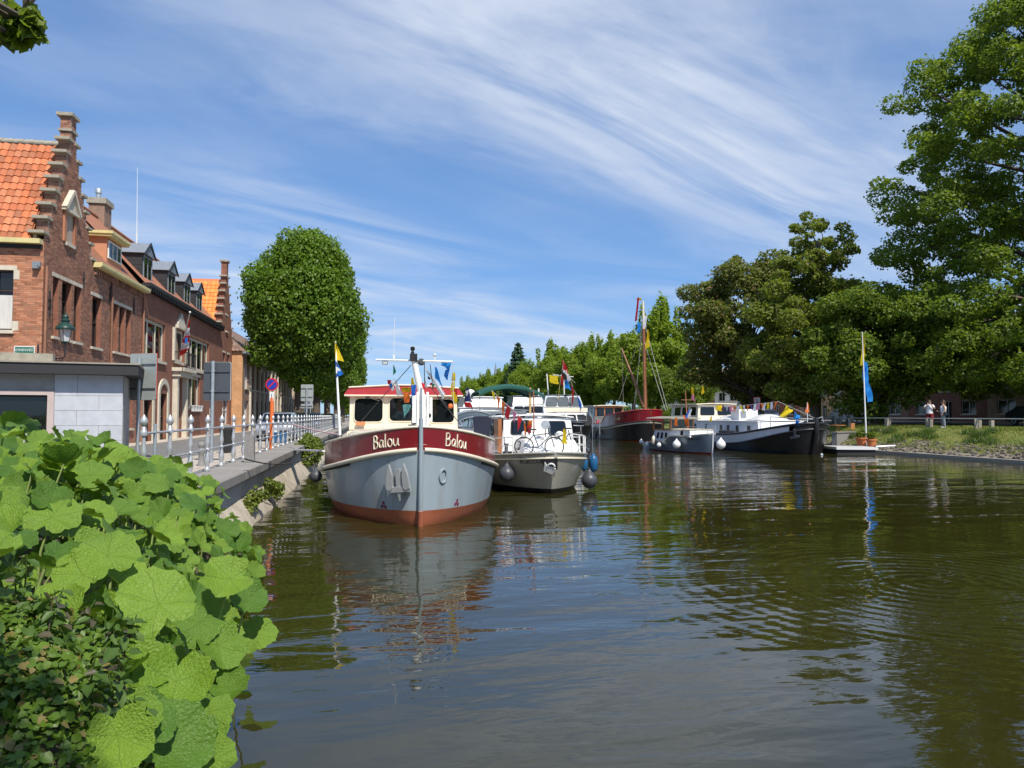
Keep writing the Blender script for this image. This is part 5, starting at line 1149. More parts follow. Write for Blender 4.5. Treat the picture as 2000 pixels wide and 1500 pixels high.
# ================================================================ BOATS
def sm(x): x = max(0, min(1, x)); return x*x*(3-2*x)
class Hull:
    def __init__(s, L, B, levels, tf=.33, ts=.7, tr=.7, n=34):
        s.L, s.B, s.lv, s.tf, s.ts, s.tr, s.n = L, B, levels, tf, ts, tr, n
        s.T = [(i/n)**1.8 for i in range(n+1)]
    def P(s, l, t, side):
        i = min(int(l), len(s.lv)-2); f = l-i; A, B = s._p(i, t), s._p(i+1, t)
        return Vector((side*(A[0]*(1-f)+B[0]*f), A[1]*(1-f)+B[1]*f, A[2]*(1-f)+B[2]*f))
    def _p(s, i, t):
        v = s.lv[i]; x = min(t/s.tf, 1); b = max(s.B*v['k']*(1-(1-x)**v.get('p', 2))**v.get('q', .62), v.get('stem', .035))
        if t > s.ts: b *= 1-(1-s.tr)*((t-s.ts)/(1-s.ts))**2
        zb, zm, zs = v['z']; tm = v.get('tm', .5)
        z = zm+(zb-zm)*(1-min(t/tm, 1))**2 if t < tm else zm+(zs-zm)*((t-tm)/(1-tm))**2
        if 'drop' in v: t0, t1, d = v['drop']; z -= d*sm((t-t0)/(t1-t0))
        return b, v.get('off', 0)*(1-x)**2+t*s.L, z
    def band(s, l0, l1, name, m, parent, sub=3, smooth=40, out=0.0):
        mb = MB()
        for side in (-1, 1): mb.grid([[s.P(l0+(l1-l0)*j/sub, t, side)+Vector((side*out, -out*.5, 0)) for j in range(sub+1)] for t in s.T])
        A = [s.P(l0+(l1-l0)*j/sub, 1, -1) for j in range(sub+1)]; B = [s.P(l0+(l1-l0)*j/sub, 1, 1) for j in range(sub+1)]; mb.grid([A, B])
        A = [s.P(l0+(l1-l0)*j/sub, 0, -1) for j in range(sub+1)]; B = [s.P(l0+(l1-l0)*j/sub, 0, 1) for j in range(sub+1)]; mb.grid([A, B])
        return mb.build(name, m, parent, smooth)
    def strip(s, l, name, m, parent, r, t0=0, t1=1, dz=0, out=0, flat=None):
        mb = MB(); T = [t for t in s.T if t0 <= t <= t1]
        for side in (-1, 1): mb.tube([s.P(l, t, side)+Vector((side*out, 0, dz)) for t in T], r, 8)
        return mb.build(name, m, parent, 70)
    def deck(s, l, name, m, parent, dz=0):
        mb = MB(); mb.grid([[s.P(l, t, -1)+Vector((0,0,dz)), Vector((0, s.P(l, t, 1).y, s.P(l, t, 1).z+dz+.02)), s.P(l, t, 1)+Vector((0,0,dz))] for t in s.T]); return mb.build(name, m, parent)
    def nrm(s, l, t, side):
        a = s.P(l, t+.004, side)-s.P(l, max(t-.004, 0), side); b = s.P(min(l+.05, len(s.lv)-1.001), t, side)-s.P(l-.05, t, side)
        n = a.cross(b); n.normalize()
        if n.x*side < 0: n = -n
        return n, a.normalized(), b.normalized()
    def find(s, px, py, loc, l0, l1, side, rot=0):
        best = None
        for i in range(90):
            t = .004+.5*(i/90)**1.5
            for j in range(25):
                l = l0+(l1-l0)*(j+.5)/25; p = s.P(l, t, side); 
                if rot: p = Vector((p.x*math.cos(rot)-p.y*math.sin(rot), p.x*math.sin(rot)+p.y*math.cos(rot), p.z))
                p = p+loc; q = p-Vector((0,0,EYE))
                rgt = q.x*math.cos(YAW)-q.y*math.sin(YAW); f = q.x*math.sin(YAW)+q.y*math.cos(YAW)
                ff = f*math.cos(PITCH)+q.z*math.sin(PITCH); up = -f*math.sin(PITCH)+q.z*math.cos(PITCH)
                e = (1000+F*rgt/ff-px)**2+(750-F*up/ff-py)**2
                if best is None or e < best[0]: best = (e, t, l)
        return best[1], best[2]
    def write(s, strokes, side, tc, lc, h, r, m, parent, name, flip=False, dl=None):
        """strokes in text units; laid along the hull surface starting at arclength under parameter tc."""
        base = s.P(lc, tc, side); mb = MB(); W_ = max(p[0] for st in strokes for p in st)
        # arclength table at this level
        tt = [i/600 for i in range(400)]; S = [0]
        for a, b in zip(tt, tt[1:]): S.append(S[-1]+(s.P(lc, b, side)-s.P(lc, a, side)).length)
        s0 = np.interp(tc, tt, S)
        for st in strokes:
            pts = []
            for (x, y) in st:
                sx = s0+(x-W_/2)*h*(1 if side > 0 else -1)
                t = float(np.interp(sx, S, tt)); p = s.P(lc, t, side); n, a, b = s.nrm(lc, t, side)
                pts.append(p+b*((y-.45)*h)+n*r*.5)
            mb.tube(pts, r, 6)
        return mb.build(name, m, parent, 60)
STROKE = {
 'B': (.62, [[(.02,0),(.04,1.0)],[(0,1.0),(.28,1.03),(.43,.86),(.36,.64),(.05,.53)],[(.05,.53),(.40,.52),(.52,.28),(.36,.04),(0,0)]]),
 'a': (.62, [[(.44,.55),(.24,.62),(.05,.40),(.08,.08),(.27,.03),(.42,.28),(.46,.60)],[(.46,.60),(.43,.18),(.54,0)]]),
 'l': (.26, [[(.10,1.08),(.07,.6),(.08,.06),(.17,0)]]),
 'o': (.60, [[(.28+.23*math.sin(a*.6283),.30+.31*math.cos(a*.6283)) for a in range(11)]]),
 'u': (.62, [[(.03,.60),(.04,.16),(.20,0),(.38,.16),(.46,.60)],[(.46,.60),(.45,.14),(.55,0)]]),
 'M': (.80, [[(-.1,.85),(.08,.98),(.10,0)],[(.10,0),(.14,.7),(.28,1.0),(.34,.1)],[(.34,.1),(.42,.8),(.55,.98),(.56,.1),(.70,0)]]),
 'n': (.46, [[(.02,.55),(.04,0),(.10,.38),(.24,.56),(.32,.4),(.32,.05),(.42,0)]]),
 's': (.40, [[(.30,.52),(.14,.58),(.10,.38),(.28,.20),(.18,0),(0,.06)]]),
 'i': (.24, [[(.05,.55),(.04,.06),(.16,0)]]),
 't': (.34, [[(.14,.95),(.09,.1),(.22,0)],[(-.04,.60),(.28,.63)]]),
}
def strokes(word, shear=0):
    x, out = 0, []
    for c in word:
        w, S = STROKE[c]; out += [[(x+a+shear*b, b) for a, b in st] for st in S]; x += w
    return out
def facewin(mb_parent, A, B, C, D, u0, u1, v0, v1, m=None, name='window', th=.02, fm=None, rad=.18, gap=.006):
    """rounded window on the quad A(bottom left) B C D(top left); a frame plus a pane."""
    A, B, C, D = map(Vector, (A, B, C, D)); n = (B-A).cross(D-A).normalized()
    Q = lambda u, v: (A*(1-u)+B*u)*(1-v)+(D*(1-u)+C*u)*v
    def poly(e):
        P = []; a, b, c, d = u0-e/(B-A).length, u1+e/(B-A).length, v0-e/(D-A).length, v1+e/(D-A).length; ru, rv = rad*min((b-a), (d-c)*(D-A).length/(B-A).length), 0
        rv = ru*(B-A).length/(D-A).length
        for (cu, cv, a0) in ((b-ru, d-rv, 0), (a+ru, d-rv, 90), (a+ru, c+rv, 180), (b-ru, c+rv, 270)):
            for k in range(4): P.append(Q(cu+ru*math.cos(R(a0+k*30)), cv+rv*math.sin(R(a0+k*30))))
        return P
    def slab(e, lift, th):
        P = poly(e); mb = MB(); k = len(P); return mb.add([p+n*lift for p in P]+[p+n*(lift+th) for p in P], [tuple(reversed(range(k))), tuple(range(k, 2*k))]+[(i, (i+1) % k, k+(i+1) % k, k+i) for i in range(k)])
    w = slab(.035, gap-.004, th).build(name, fm or M['blackm'], mb_parent); slab(0, gap+th-.003, .006).build('pane', m or M['glass'], w); return w
def cabin(parent, name, hw0, hw1, y0, y1, z0, z1, r0, r1, m, roofm=None, front=(), side=(), over=.12, rth=.07, x=0, arch=.06, back=True, glass=None, fm=None, roofname='roof'):
    """tapered deckhouse: bottom half width hw0, top hw1, front face raked by r0."""
    b = [Vector((x-hw0,y0,z0)), Vector((x+hw0,y0,z0)), Vector((x+hw0,y1,z0)), Vector((x-hw0,y1,z0))]; t = [Vector((x-hw1,y0+r0,z1)), Vector((x+hw1,y0+r0,z1)), Vector((x+hw1,y1-r1,z1)), Vector((x-hw1,y1-r1,z1))]
    c = MB().add(b+t, [(0,1,5,4),(1,2,6,5),(2,3,7,6),(3,0,4,7),(4,5,6,7)]).build(name, m, parent)
    for (u0, u1, v0, v1) in front: facewin(c, b[0], b[1], t[1], t[0], u0, u1, v0, v1, glass, fm=fm)
    for (u0, u1, v0, v1) in side:
        facewin(c, b[3], b[0], t[0], t[3], 1-u1, 1-u0, v0, v1, glass, fm=fm); facewin(c, b[1], b[2], t[2], t[1], u0, u1, v0, v1, glass, fm=fm)
    if roofm:
        mb = MB(); nx = 8; lo, hi = [], []
        ys_ = (y0+r0-over, y0+r0-over*.3, y1-r1+over)
        for yy in ys_:
            hi.append([Vector((x+(hw1+over)*(2*i/nx-1), yy, z1+rth+arch*(1-(2*i/nx-1)**2))) for i in range(nx+1)]); lo.append([p-Vector((0,0,rth-.004)) for p in hi[-1]])
        mb.grid(hi); mb.grid(lo); mb.grid([hi[0], lo[0]]); mb.grid([hi[-1], lo[-1]]); mb.grid([[r[0] for r in hi], [r[0] for r in lo]]); mb.grid([[r[-1] for r in hi], [r[-1] for r in lo]]); mb.build(roofname, roofm, c)
    return c
def guard(parent, pts, h, m, name='guard_rail', r=.02, mid=True, label=None):
    mb = MB(); up = Vector((0,0,h)); mb.tube([Vector(p)+up for p in pts], r, 6)
    if mid: mb.tube([Vector(p)+up*.52 for p in pts], r*.8, 6)
    for p in pts: mb.tube([Vector(p), Vector(p)+up], r, 6)
    return mb.build(name, m, parent, 60, label=label)
def ball_fender(loc, r, m, label, group=None, name='ball_fender'):
    o = MB().lathe([(.02*r,-1.02*r)]+[(r*math.sin(math.pi*k/10), -r*math.cos(math.pi*k/10)) for k in range(1, 9)]+[(.30*r,1.12*r),(.16*r,1.30*r),(.16*r,1.5*r),(.04*r,1.52*r)], 16).build(name, m, None, 60); o.location = loc; return tag(o, label, 'fender', group)
def long_fender(loc, r, h, m, label, group=None):
    o = MB().lathe([(.2*r,0),(.6*r,.06*h),(r,.18*h),(r,.80*h),(.6*r,.93*h),(.25*r,h),(.2*r,h*1.06)], 14).build('long_fender', m, None, 60); o.location = loc; return tag(o, label, 'fender', group)
def rope(name, label, a, b, sag, r, m):
    a, b = Vector(a), Vector(b); o = MB().tube([a.lerp(b, k/12)-Vector((0,0,sag*4*(k/12)*(1-k/12))) for k in range(13)], r, 6).build(name, m, None, 80); return tag(o, label, 'rope')

# ---------------------------------------------------------------- the big maroon and grey tug "Balou"
BL = Vector((1.05, 16.85, 0))
bal = thing('tug_boat', 'large grey and maroon converted tug with Balou on its bow, nearest the quay', 'boat', tuple(BL))
HB = Hull(14.0, 2.42, [
    dict(z=(-.5,-.5,-.5), k=.62, off=.5, q=.85), dict(z=(.0,.0,.0), k=.885, off=.16, q=.74), dict(z=(.35,.25,.25), k=.94, off=.06, q=.68),
    dict(z=(1.72,1.02,1.1), k=1.0, off=0, q=.60, tm=.40), dict(z=(2.24,1.72,1.75), k=.985, off=.01, q=.58, tm=.40, drop=(.35,.42,.50))], tf=.37)
HB.band(0, 2, 'boot_stripe', M['antifoul'], bal, 4); HB.band(2, 3, 'hull', M['hull_grey'], bal, 6); HB.band(3, 4, 'bulwark', M['maroon'], bal, 3)
HB.strip(3, 'rub_rail', M['cream'], bal, .052, out=.05); HB.strip(2.93, 'rubbing_strip', M['blackm'], bal, .03, .1, 1, 0, .02)
HB.strip(4, 'cap_rail', M['cream'], bal, .030); HB.deck(3, 'deck', M['whitem'], bal, .12)
mb = MB().tube([(0,.14,-.3),(0,-.04,.4),(0,-.05,1.7),(0,-.05,2.42)], [.055,.055,.05,.045], 8); mb.build('stem_bar', M['hull_grey'], bal, 60)
MB().tube([(0,-.05,2.42),(0,-.04,3.12)], [.028,.022], 8).build('jackstaff', M['galv'], bal, 60)
MB().tube([(0,.10,-.2),(0,-.045,.36)], .062, 8).build('stem_foot', M['antifoul'], bal, 60)
for side, px in ((-1, 753), (1, 893)):
    t, l = HB.find(px, 863 if side < 0 else 861, BL, 3.0, 4.0, side); HB.write(strokes('Balou'), side, t, 3.5, .285, .0165, M['cream'], bal, 'name_lettering')
# folded anchor in its hawse, hawse ring, thruster marks
def on_hull(H, px, py, loc, l0, l1, side, lift=.02):
    t, l = H.find(px, py, loc, l0, l1, side); n, a, b = H.nrm(l, t, side); return H.P(l, t, side)+n*lift, n, a*(1 if side > 0 else -1), b
p, n, a, b = on_hull(HB, 784, 935, BL, 2, 3, -1, .10)
an = MB().obox(p, a, b, n, .055, .24, .05); an.obox(p-b*.22, a, b, n, .26, .06, .07)
for s in (-1, 1): an.prism([(s*.20,-.24),(s*.30,-.20),(s*.27,.10),(s*.19,.36),(s*.13,.10),(s*.14,-.18)][::s], p+n*.02, a, b, n, .07)
an.prism([(-.05,-.28),(.05,-.28),(.0,-.48)], p, a, b, n, .05); an.build('anchor', M['steel'], bal)
MB().obox(p+b*.02-n*.085, a, b, n, .10, .16, .02).build('hawse_plate', M['black'], bal)
p, n, a, b = on_hull(HB, 866, 928, BL, 2, 3, 1, .015); mb = MB()
mb.tube([p+(a*math.cos(k*math.pi/10)*.10+b*math.sin(k*math.pi/10)*.155) for k in range(21)], .026, 6); mb.build('hawse_ring', M['hull_grey'], bal, 60)
mk = mat('purple_red_mark', (.22,.01,.05), .5)
for side, px, py in ((-1, 749, 987), (1, 891, 982)):
    p, n, a, b = on_hull(HB, px, py, BL, 2, 2.4, side, .008); mb = MB()
    for k in range(3):
        th = R(90+120*k); d = a*math.cos(th)+b*math.sin(th); e = b*math.cos(th)-a*math.sin(th)
        mb.prism([(.01,-.015),(.05,-.04),(.09,-.03),(.10,.0),(.07,.03),(.03,.02)], p, d, e, n, .006)
    mb.build('thruster_mark', mk, bal)
# cream deckhouse, wheelhouse
mb = MB(); T0, T1 = .07, .62
ring = [HB.P(4, t, 1) for t in HB.T if .10 <= t <= .36]
rows = []
for t in [.09,.12,.16,.2,.25,.3,.36,.45,.62]:
    q = HB.P(4, t, 1); hw = max(.2, min(q.x-.42, 1.72)); rows.append([Vector((-hw, q.y, 1.2)), Vector((-hw, q.y, 2.0)), Vector((-hw*.92, q.y, 2.08)), Vector((0, q.y, 2.18)), Vector((hw*.92, q.y, 2.08)), Vector((hw, q.y, 2.0)), Vector((hw, q.y, 1.2))])
mb.grid(rows); mb.v += [tuple(v) for v in rows[0]]; mb.f.append(tuple(range(len(mb.v)-7, len(mb.v)))); mb.build('deckhouse', M['cream'], bal, 40)
for s in (-1, 1):
    for k in range(5): MB().box(s*1.72-.06, s*1.72+.06, 4.4+k*.8, 4.75+k*.8, 1.55, 2.04).build('vent_locker', M['cream'], bal)
wf = 23.2-BL.y; c_ = .93-BL.x; hw = 1.66
fz = lambda py: atY(790, py, 23.2).z; fx = lambda px: (atY(px, 800, 23.2).x-(.93-hw))/(2*hw)
z0, z1 = 2.06, 3.08; v = lambda py: (fz(py)-z0)/(z1-z0)
wh = cabin(bal, 'wheelhouse', hw, hw-.02, wf, wf+3.4, z0, z1, .06, 0, M['cream'], None, [(fx(692), fx(747), v(823), v(779)), (fx(761), fx(812), v(822), v(778)), (fx(841), fx(887), v(825), v(780))], [(.08,.36,.22,.92),(.42,.66,.22,.92),(.72,.94,.22,.92)], x=c_, fm=M['cream'])
mb = MB(); yy0, yy1 = wf-.10, wf+3.6
P = [(-hw-.14, 3.09), (hw+.14, 3.09), (hw+.16, 3.14), (hw+.02, 3.34), (.3, 3.42), (-.3, 3.42), (-hw-.02, 3.34), (-hw-.16, 3.14)]
mb.prism(P, (c_, yy0, 0), XU, ZUP, (0,1,0), yy1-yy0); mb.build('wheelhouse_roof', M['maroon_l'], wh)
mb = MB().tube([(c_-hw-.02, yy0-.01, 3.35), (c_-.3, yy0-.01, 3.43), (c_+.3, yy0-.01, 3.43), (c_+hw+.02, yy0-.01, 3.35)], .028, 6).tube([(c_-hw-.15, yy0-.01, 3.10), (c_+hw+.15, yy0-.01, 3.10)], .03, 6); mb.build('roof_trim', M['cream'], wh, 60)
for k, (px, py, qx, qy) in enumerate(((718, 776, 741, 783), (790, 776, 780, 785), (858, 777, 872, 788))):
    a, b = atY(px, py, 23.1)-BL, atY(qx, qy, 23.1)-BL; MB().tube([a, b], .012, 5).box(a.x-.05, a.x+.05, a.y-.03, a.y+.05, a.z-.03, a.z+.03).build('wiper', M['black'], wh)
a = atY(704, 827, 23.1)-BL; MB().box(a.x-.14, a.x+.14, a.y-.02, a.y+.02, a.z-.06, a.z+.06).build('horn_grille', M['teak'], wh)
a = atY(880, 793, 23.0)-BL; MB().sphere(tuple(a), .08, 10, 6).build('orange_lamp', M['orange'], wh, 60)
# what is seen through the panes from outside: curtains and books on the sill
for px in (725, 733, 740): a = atY(px, 812, 23.15)-BL
# foredeck: tabernacle, mast, crossbar, lights
DM = 19.8
def BP(px, py, d=DM): return atD(px, py, d)-BL
m0 = BP(825, 825); mx = m0.x; my = m0.y
tab = MB()
for s in (-1, 1): tab.prism([(-.10,2.2),(.10,2.2),(.11,2.9),(.06,3.12),(-.06,3.12),(-.11,2.9)], (mx+s*.13-.03, my, 0), (0,1,0), ZUP, (1,0,0), .06)
tab.box(mx-.08, mx+.08, my-.09, my+.09, 2.15, 3.05); tab.box(mx-.27, mx-.17, my-.06, my+.06, 2.3, 3.02); tab.box(mx+.18, mx+.26, my-.06, my+.06, 2.35, 2.98); tb_ = tab.build('tabernacle', M['white'], bal)
mt = BP(808, 700); mast = MB().tube([(mx, my, 2.9), (mt.x, mt.y, mt.z)], [.095, .075], 12).build('mast', M['white'], bal, 60)
q0, q1 = BP(734, 702.5), BP(884, 706.5); MB().tube([q0, q1], .026, 8).build('crossbar', M['whitem'], bal, 60)
MB().box(mt.x-.1, mt.x+.09, mt.y-.12, mt.y+.08, mt.z-.08, mt.z+.12).lathe([(.03,0),(.05,.06),(.03,.1),(.06,.13),(.06,.2),(.02,.22)], 8, (mt.x-.03, mt.y, mt.z+.1)).build('masthead_light', M['black'], bal, 50)
a = BP(823, 707); MB().torus(tuple(a), .07, .028, 'y', 14, 6).torus((a.x-.14, a.y, a.z-.0), .05, .02, 'y', 12, 5).lathe([(.05,-.08),(.05,.08)], 10, tuple(a), 'y').build('winch_block', M['signdark'], bal, 60)
a = BP(823, 754); MB().lathe([(.03,.1),(.07,-.02),(.09,-.05)], 12, tuple(a), 'y').build('red_light', M['red'], bal, 50)
a = BP(752, 709); MB().box(a.x-.07, a.x+.07, a.y-.05, a.y+.03, a.z-.04, a.z+.04).build('floodlight', M['black'], bal); MB().box(a.x-.055, a.x+.055, a.y-.054, a.y-.0505, a.z-.028, a.z+.028).build('floodlight_glass', M['lampglass'], bal)
a = BP(769, 702); MB().tube([a, a+Vector((0,0,.12))], .03, 6).tube([a+Vector((0,0,.12)), BP(771, 620)], .008, 5).build('whip_aerial', M['white'], bal)
a = BP(849, 703); MB().tube([a, a+Vector((0,0,.1))], .018, 6).lathe([(.03,.1),(.05,.12),(.05,.15),(.02,.17)], 10, tuple(a)).build('gps_dome', M['white'], bal, 50)
mb = MB()
for (pa, pb) in (((803,713),(704,824)), ((842,757),(900,830)), ((829,710),(829,760)), ((840,712),(846,760)), ((818,722),(836,812))): mb.tube([BP(*pa), BP(*pb)], .011, 5)
mb.build('stay', M['black'], bal)
for k, (px, py) in enumerate(((814,812),(839,813))): a = BP(px, py); MB().lathe([(.03,-.04),(.05,0),(.05,.05),(.02,.09)], 10, tuple(a)).build('bow_light', M['black'], bal, 50)
wz = MB().lathe([(.09,-.22),(.15,-.2),(.15,-.15),(.08,-.13),(.08,.13),(.15,.15),(.15,.2),(.09,.22)], 12, (mx-.05, my+.4, 2.34), 'x').box(mx-.35, mx+.25, my+.25, my+.6, 2.15, 2.25); wz.build('windlass', M['steel'], bal, 50)
# side gates, rails and black ball fender on the quay side
for s in (-1, 1):
    guard(bal, [HB.P(4, t, s)-Vector((s*.05,0,.02)) for t in (.40,.46,.52,.60,.70,.82)], .62, M['black'])
ball_fender(Vector((HB.P(3,.33,-1).x-.22, HB.P(3,.33,-1).y, .80))+BL, .17, M['rubber'], 'black ball fender hanging on the quay side of the maroon tug')
# gangway and mooring lines
ga, gb = atD(566, 878, 29.0), HB.P(4, .62, -1)+BL
gb = atD(638, 881, 23.5)
o = MB().bar(ga, gb, .28, .05).build('gangway', M['white']); tag(o, 'narrow white gangplank from the quay to the maroon tug', 'gangplank')
rope('mooring_rope', 'pinkish mooring rope from the railing down to the maroon tug', atD(573, 829, 29.0), atD(662, 849, 22.5), .03, .025, M['rope_r'])
rope('mooring_rope', 'dark slack rope lying from the mooring ring to the tug', atX(478, 896, -2.9), atD(626, 880, 23), .25, .018, M['rope'])
# flags of the tug (each hangs from the boat, so each is its own thing)
def flag(name, label, quads, loc_d, d0=DM, pole=None, group=None):
    """quads: list of (material, four pixel corners, amp). Built at real distance loc_d."""
    base = atD(*quads[0][1][0], loc_d); t = thing(name, label, 'flag', tuple(base), 0, group)
    for k, (m, c, amp) in enumerate(quads):
        P = [atD(x, y, loc_d+(.05*j))-base for j, (x, y) in enumerate(c)]
        if len(P) == 3: P.append(P[2]+Vector((0,.01,.01)))
        mb = MB(); cloth(mb, *P, 6, 6, amp, k*1.3, (.1,-1,.1)); mb.build('flag_cloth', m, t, 80)
    return t
pf_ = thing('flag_staff', 'leaning white staff with yellow pennant and blue flag beside the tug wheelhouse', 'flag', tuple(atD(664, 850, 21.5)))
a, b = Vector((0,0,0)), atD(655, 667, 21.7)-pf_.location; MB().tube([a, b], [.042,.022], 8).build('pole', M['white'], pf_, 60)
q = lambda px, py, d=21.6: atD(px, py, d)-pf_.location
mb = MB(); cloth(mb, q(654,667), q(655,667.5), q(672,706,21.9), q(655,703), 6, 8, .05, 0); mb.build('yellow_pennant', FL['yellow'], pf_, 80)
mb = MB(); cloth(mb, q(655,705), q(657,706), q(671,731,21.8), q(656,737), 6, 8, .07, 1.2); mb.build('blue_flag', FL['blue'], pf_, 80)
mb = MB(); cloth(mb, q(657.5,717,21.5), q(661,718,21.5), q(666,724,21.5), q(659,725,21.5), 3, 3, .02, 1.2); mb.build('white_emblem', FL['white'], pf_, 80)
flag('pennant', 'small green pennant under the left arm of the tug mast', [(FL['green'], [(768,713),(769,713),(774,726),(768,733)], .02)], 19.9)
flag('flag', 'red, white and blue flag in front of the tug wheelhouse roof', [(FL['red'], [(756,742),(763,742),(766,750),(758,751)], .03), (FL['blue'], [(759,750),(766,749),(770,757),(763,760)], .03), (FL['white'], [(763,745),(769,745),(770,762),(764,763)], .03)], 20.1)
flag('pennant', 'white pointed pennant hanging left of the tug mast', [(FL['white'], [(769,740),(771,740),(789,772),(776,773)], .05)], 20.3)
flag('flag', 'tall narrow yellow and blue flag close left of the tug mast', [(FL['yellow'], [(803,738),(807,738),(810,751),(803,752)], .03), (FL['blue'], [(803,752),(812,751),(812,795),(805,797)], .06)], 20.5)
flag('cloth_stack', 'stacked cloths in place of a deck figure: yellow with black, orange, pale teal', [(FL['yellow'], [(785,757),(802,757),(802,766),(786,766)], .02), (FL['black'], [(784,759),(803,758),(803,761),(784,761)], .02), (FL['orange'], [(788,767),(801,767),(799,786),(789,787)], .04), (FL['teal'], [(787,790),(803,790),(800,800),(789,816)], .06)], 20.6)  # coloured cloths stand in for a figure on the deck
flag('flag', 'long white flag with faint stripes flying right of the tug mast', [(FL['white'], [(829,720),(832,720),(870,768),(866,780)], .05), (FL['white'], [(829,720),(831,745),(836,757),(829,757)], .04), (FL['navy'], [(835,734),(840,737),(845,741),(836,741)], .01), (FL['red'], [(840,748),(844,747),(846,752),(840,754)], .01), (FL['green'], [(843,751),(848,749),(849,755),(844,756)], .01)], 20.0)
flag('flag', 'bright blue flag hanging lower under the right mast arm', [(FL['sky'], [(849,716),(852,717),(866,758),(850,738)], .05)], 20.2)
flag('flag', 'bright blue flag at the right tip of the mast arm', [(FL['sky'], [(862,708),(881,708),(878,724),(862,713)], .05), (FL['blue'], [(870,722),(878,722),(874,743),(867,735)], .04)], 19.9)
flag('cloth_stack', 'drooping string of yellow and red flags at the right mast arm tip', [(FL['yellow'], [(883,728),(889,728),(890,744),(882,744)], .03), (FL['yellow'], [(882,746),(888,746),(889,764),(880,764)], .03), (FL['red'], [(887,760),(893,760),(893,774),(888,774)], .03), (FL['yellow'], [(881,765),(891,766),(893,786),(886,788)], .05)], 20.0)
MB().tube([q1+BL, atD(886, 790, 20.0)], .006, 4).build('flag_line', M['rope_w'], bal, world=True)
flag('flag', 'dark blue flag with white ring and red foot right of the tug wheelhouse', [(FL['navy'], [(910,757),(914,757),(922,785),(907,785)], .04), (FL['white'], [(909,764),(915,762),(917,776),(909,776)], .02), (FL['red'], [(906,785),(920,786),(922,796),(908,795)], .03)], 26)

# ---------------------------------------------------------------- bicycle
def make_bike(label, loc, rz, group=None, lean=0):
    t = thing('bicycle', label, 'bicycle', loc, rz, group)
    for y in (-.52, .52):
        w = MB().torus((0,y,.34), .32, .022, 'x', 24, 6).build('wheel', M['tyre'], t, 60); mb = MB()
        for k in range(10): a = k*.628; mb.tube([(0,y,.34), (0, y+.31*math.cos(a), .34+.31*math.sin(a))], .004, 3)
        mb.build('spoke', M['galv'], w)
    mb = MB()
    for a, b in (((0,-.52,.34),(0,-.36,.86)), ((0,-.40,.74),(0,.02,.32)), ((0,-.38,.80),(0,.20,.72)), ((0,.02,.32),(0,.22,.86)), ((0,.02,.32),(0,.52,.34)), ((0,.52,.34),(0,.19,.74))): mb.tube([a, b], .02, 6)
    mb.build('frame', M['signdark'], t, 60)
    MB().tube([(0,-.36,.86),(0,-.37,1.02)], .015, 6).tube([(-.28,-.26,1.04),(-.12,-.38,1.03),(.12,-.38,1.03),(.28,-.26,1.04)], .015, 6).build('handlebar', M['galv'], t, 60)
    MB().prism([(-.04,-.14),(.04,-.14),(.09,.10),(.05,.15),(-.05,.15),(-.09,.10)], (0,.23,.90), XU, (0,1,0), ZUP, .05).build('saddle', M['blackm'], t)
    MB().box(-.07,.07,.42,.82,.72,.74).tube([(-.06,.8,.73),(-.04,.52,.36)], .01, 4).tube([(.06,.8,.73),(.04,.52,.36)], .01, 4).build('luggage_rack', M['galv'], t)
    MB().torus((.05,.02,.32), .09, .008, 'x', 14, 4).tube([(-.1,.02,.32),(.1,.02,.32)], .012, 5).build('crank', M['galv'], t)
    return t

# ---------------------------------------------------------------- stone-grey motor cruiser alongside
CL = Vector((5.6, 22.6, 0))
cr = thing('motor_cruiser', 'stone grey motor cruiser with white cabin moored right of the maroon tug', 'boat', tuple(CL))
HC = Hull(11.0, 1.86, [dict(z=(-.4,-.4,-.4), k=.5, off=.9, q=.95), dict(z=(.02,.02,.02), k=.80, off=.55, q=.86), dict(z=(.16,.14,.14), k=.84, off=.48, q=.84), dict(z=(1.16,.92,.9), k=1.0, off=.03, q=.60, tm=.5), dict(z=(1.33,1.07,1.05), k=1.0, off=0, q=.56, tm=.5)], tf=.36)
HC.band(0, 2, 'boot_stripe', M['black_hull'], cr, 3); HC.band(2, 3, 'hull', M['stone_hull'], cr, 5); HC.band(3, 4, 'bulwark', M['stone_hull'], cr, 2); HC.strip(3, 'rub_rail', M['cream'], cr, .03, out=.01); HC.strip(4, 'cap_rail', M['stone_hull'], cr, .035); HC.deck(4, 'deck', M['whitem'], cr, -.06)
t, l = HC.find(1037, 900, CL, 2, 3, -1); HC.write(strokes('Monsouit', .25), -1, t, l, .24, .008, M['black'], cr, 'name_lettering')
t, l = HC.find(1126, 902, CL, 2, 3, 1); HC.write(strokes('Monsouit', .25), 1, t, l, .22, .008, M['black'], cr, 'name_lettering')
p, n, a, b = on_hull(HC, 1073, 908, CL, 2, 3, -1, .012)
MB().prism([(-.28,.22),(.26,.24),(.25,-.14),(.12,-.2),(-.12,-.16)], p, a, b, n, .012).build('anchor_pocket', M['blackm'], cr)
mb = MB().prism([(-.14,.14),(-.06,.0),(.06,-.02),(.20,-.10),(.10,-.30),(-.02,-.24),(-.18,-.16)], p+n*.03, a, b, n, .05); mb.tube([p+n*.07+a*(.06+.11*math.cos(k*.35))+b*(-.02+.11*math.sin(k*.35)) for k in range(10)], .03, 6); mb.build('anchor', M['whitem'], cr)
yf = 27.4-CL.y; ccx = atY(1052, 840, 27.4).x-CL.x
cv = lambda py: (atY(1050, py, 27.4).z-1.15)/(2.40-1.15); cu = lambda px: (atY(px, 840, 27.4).x-CL.x-ccx+1.42)/2.84
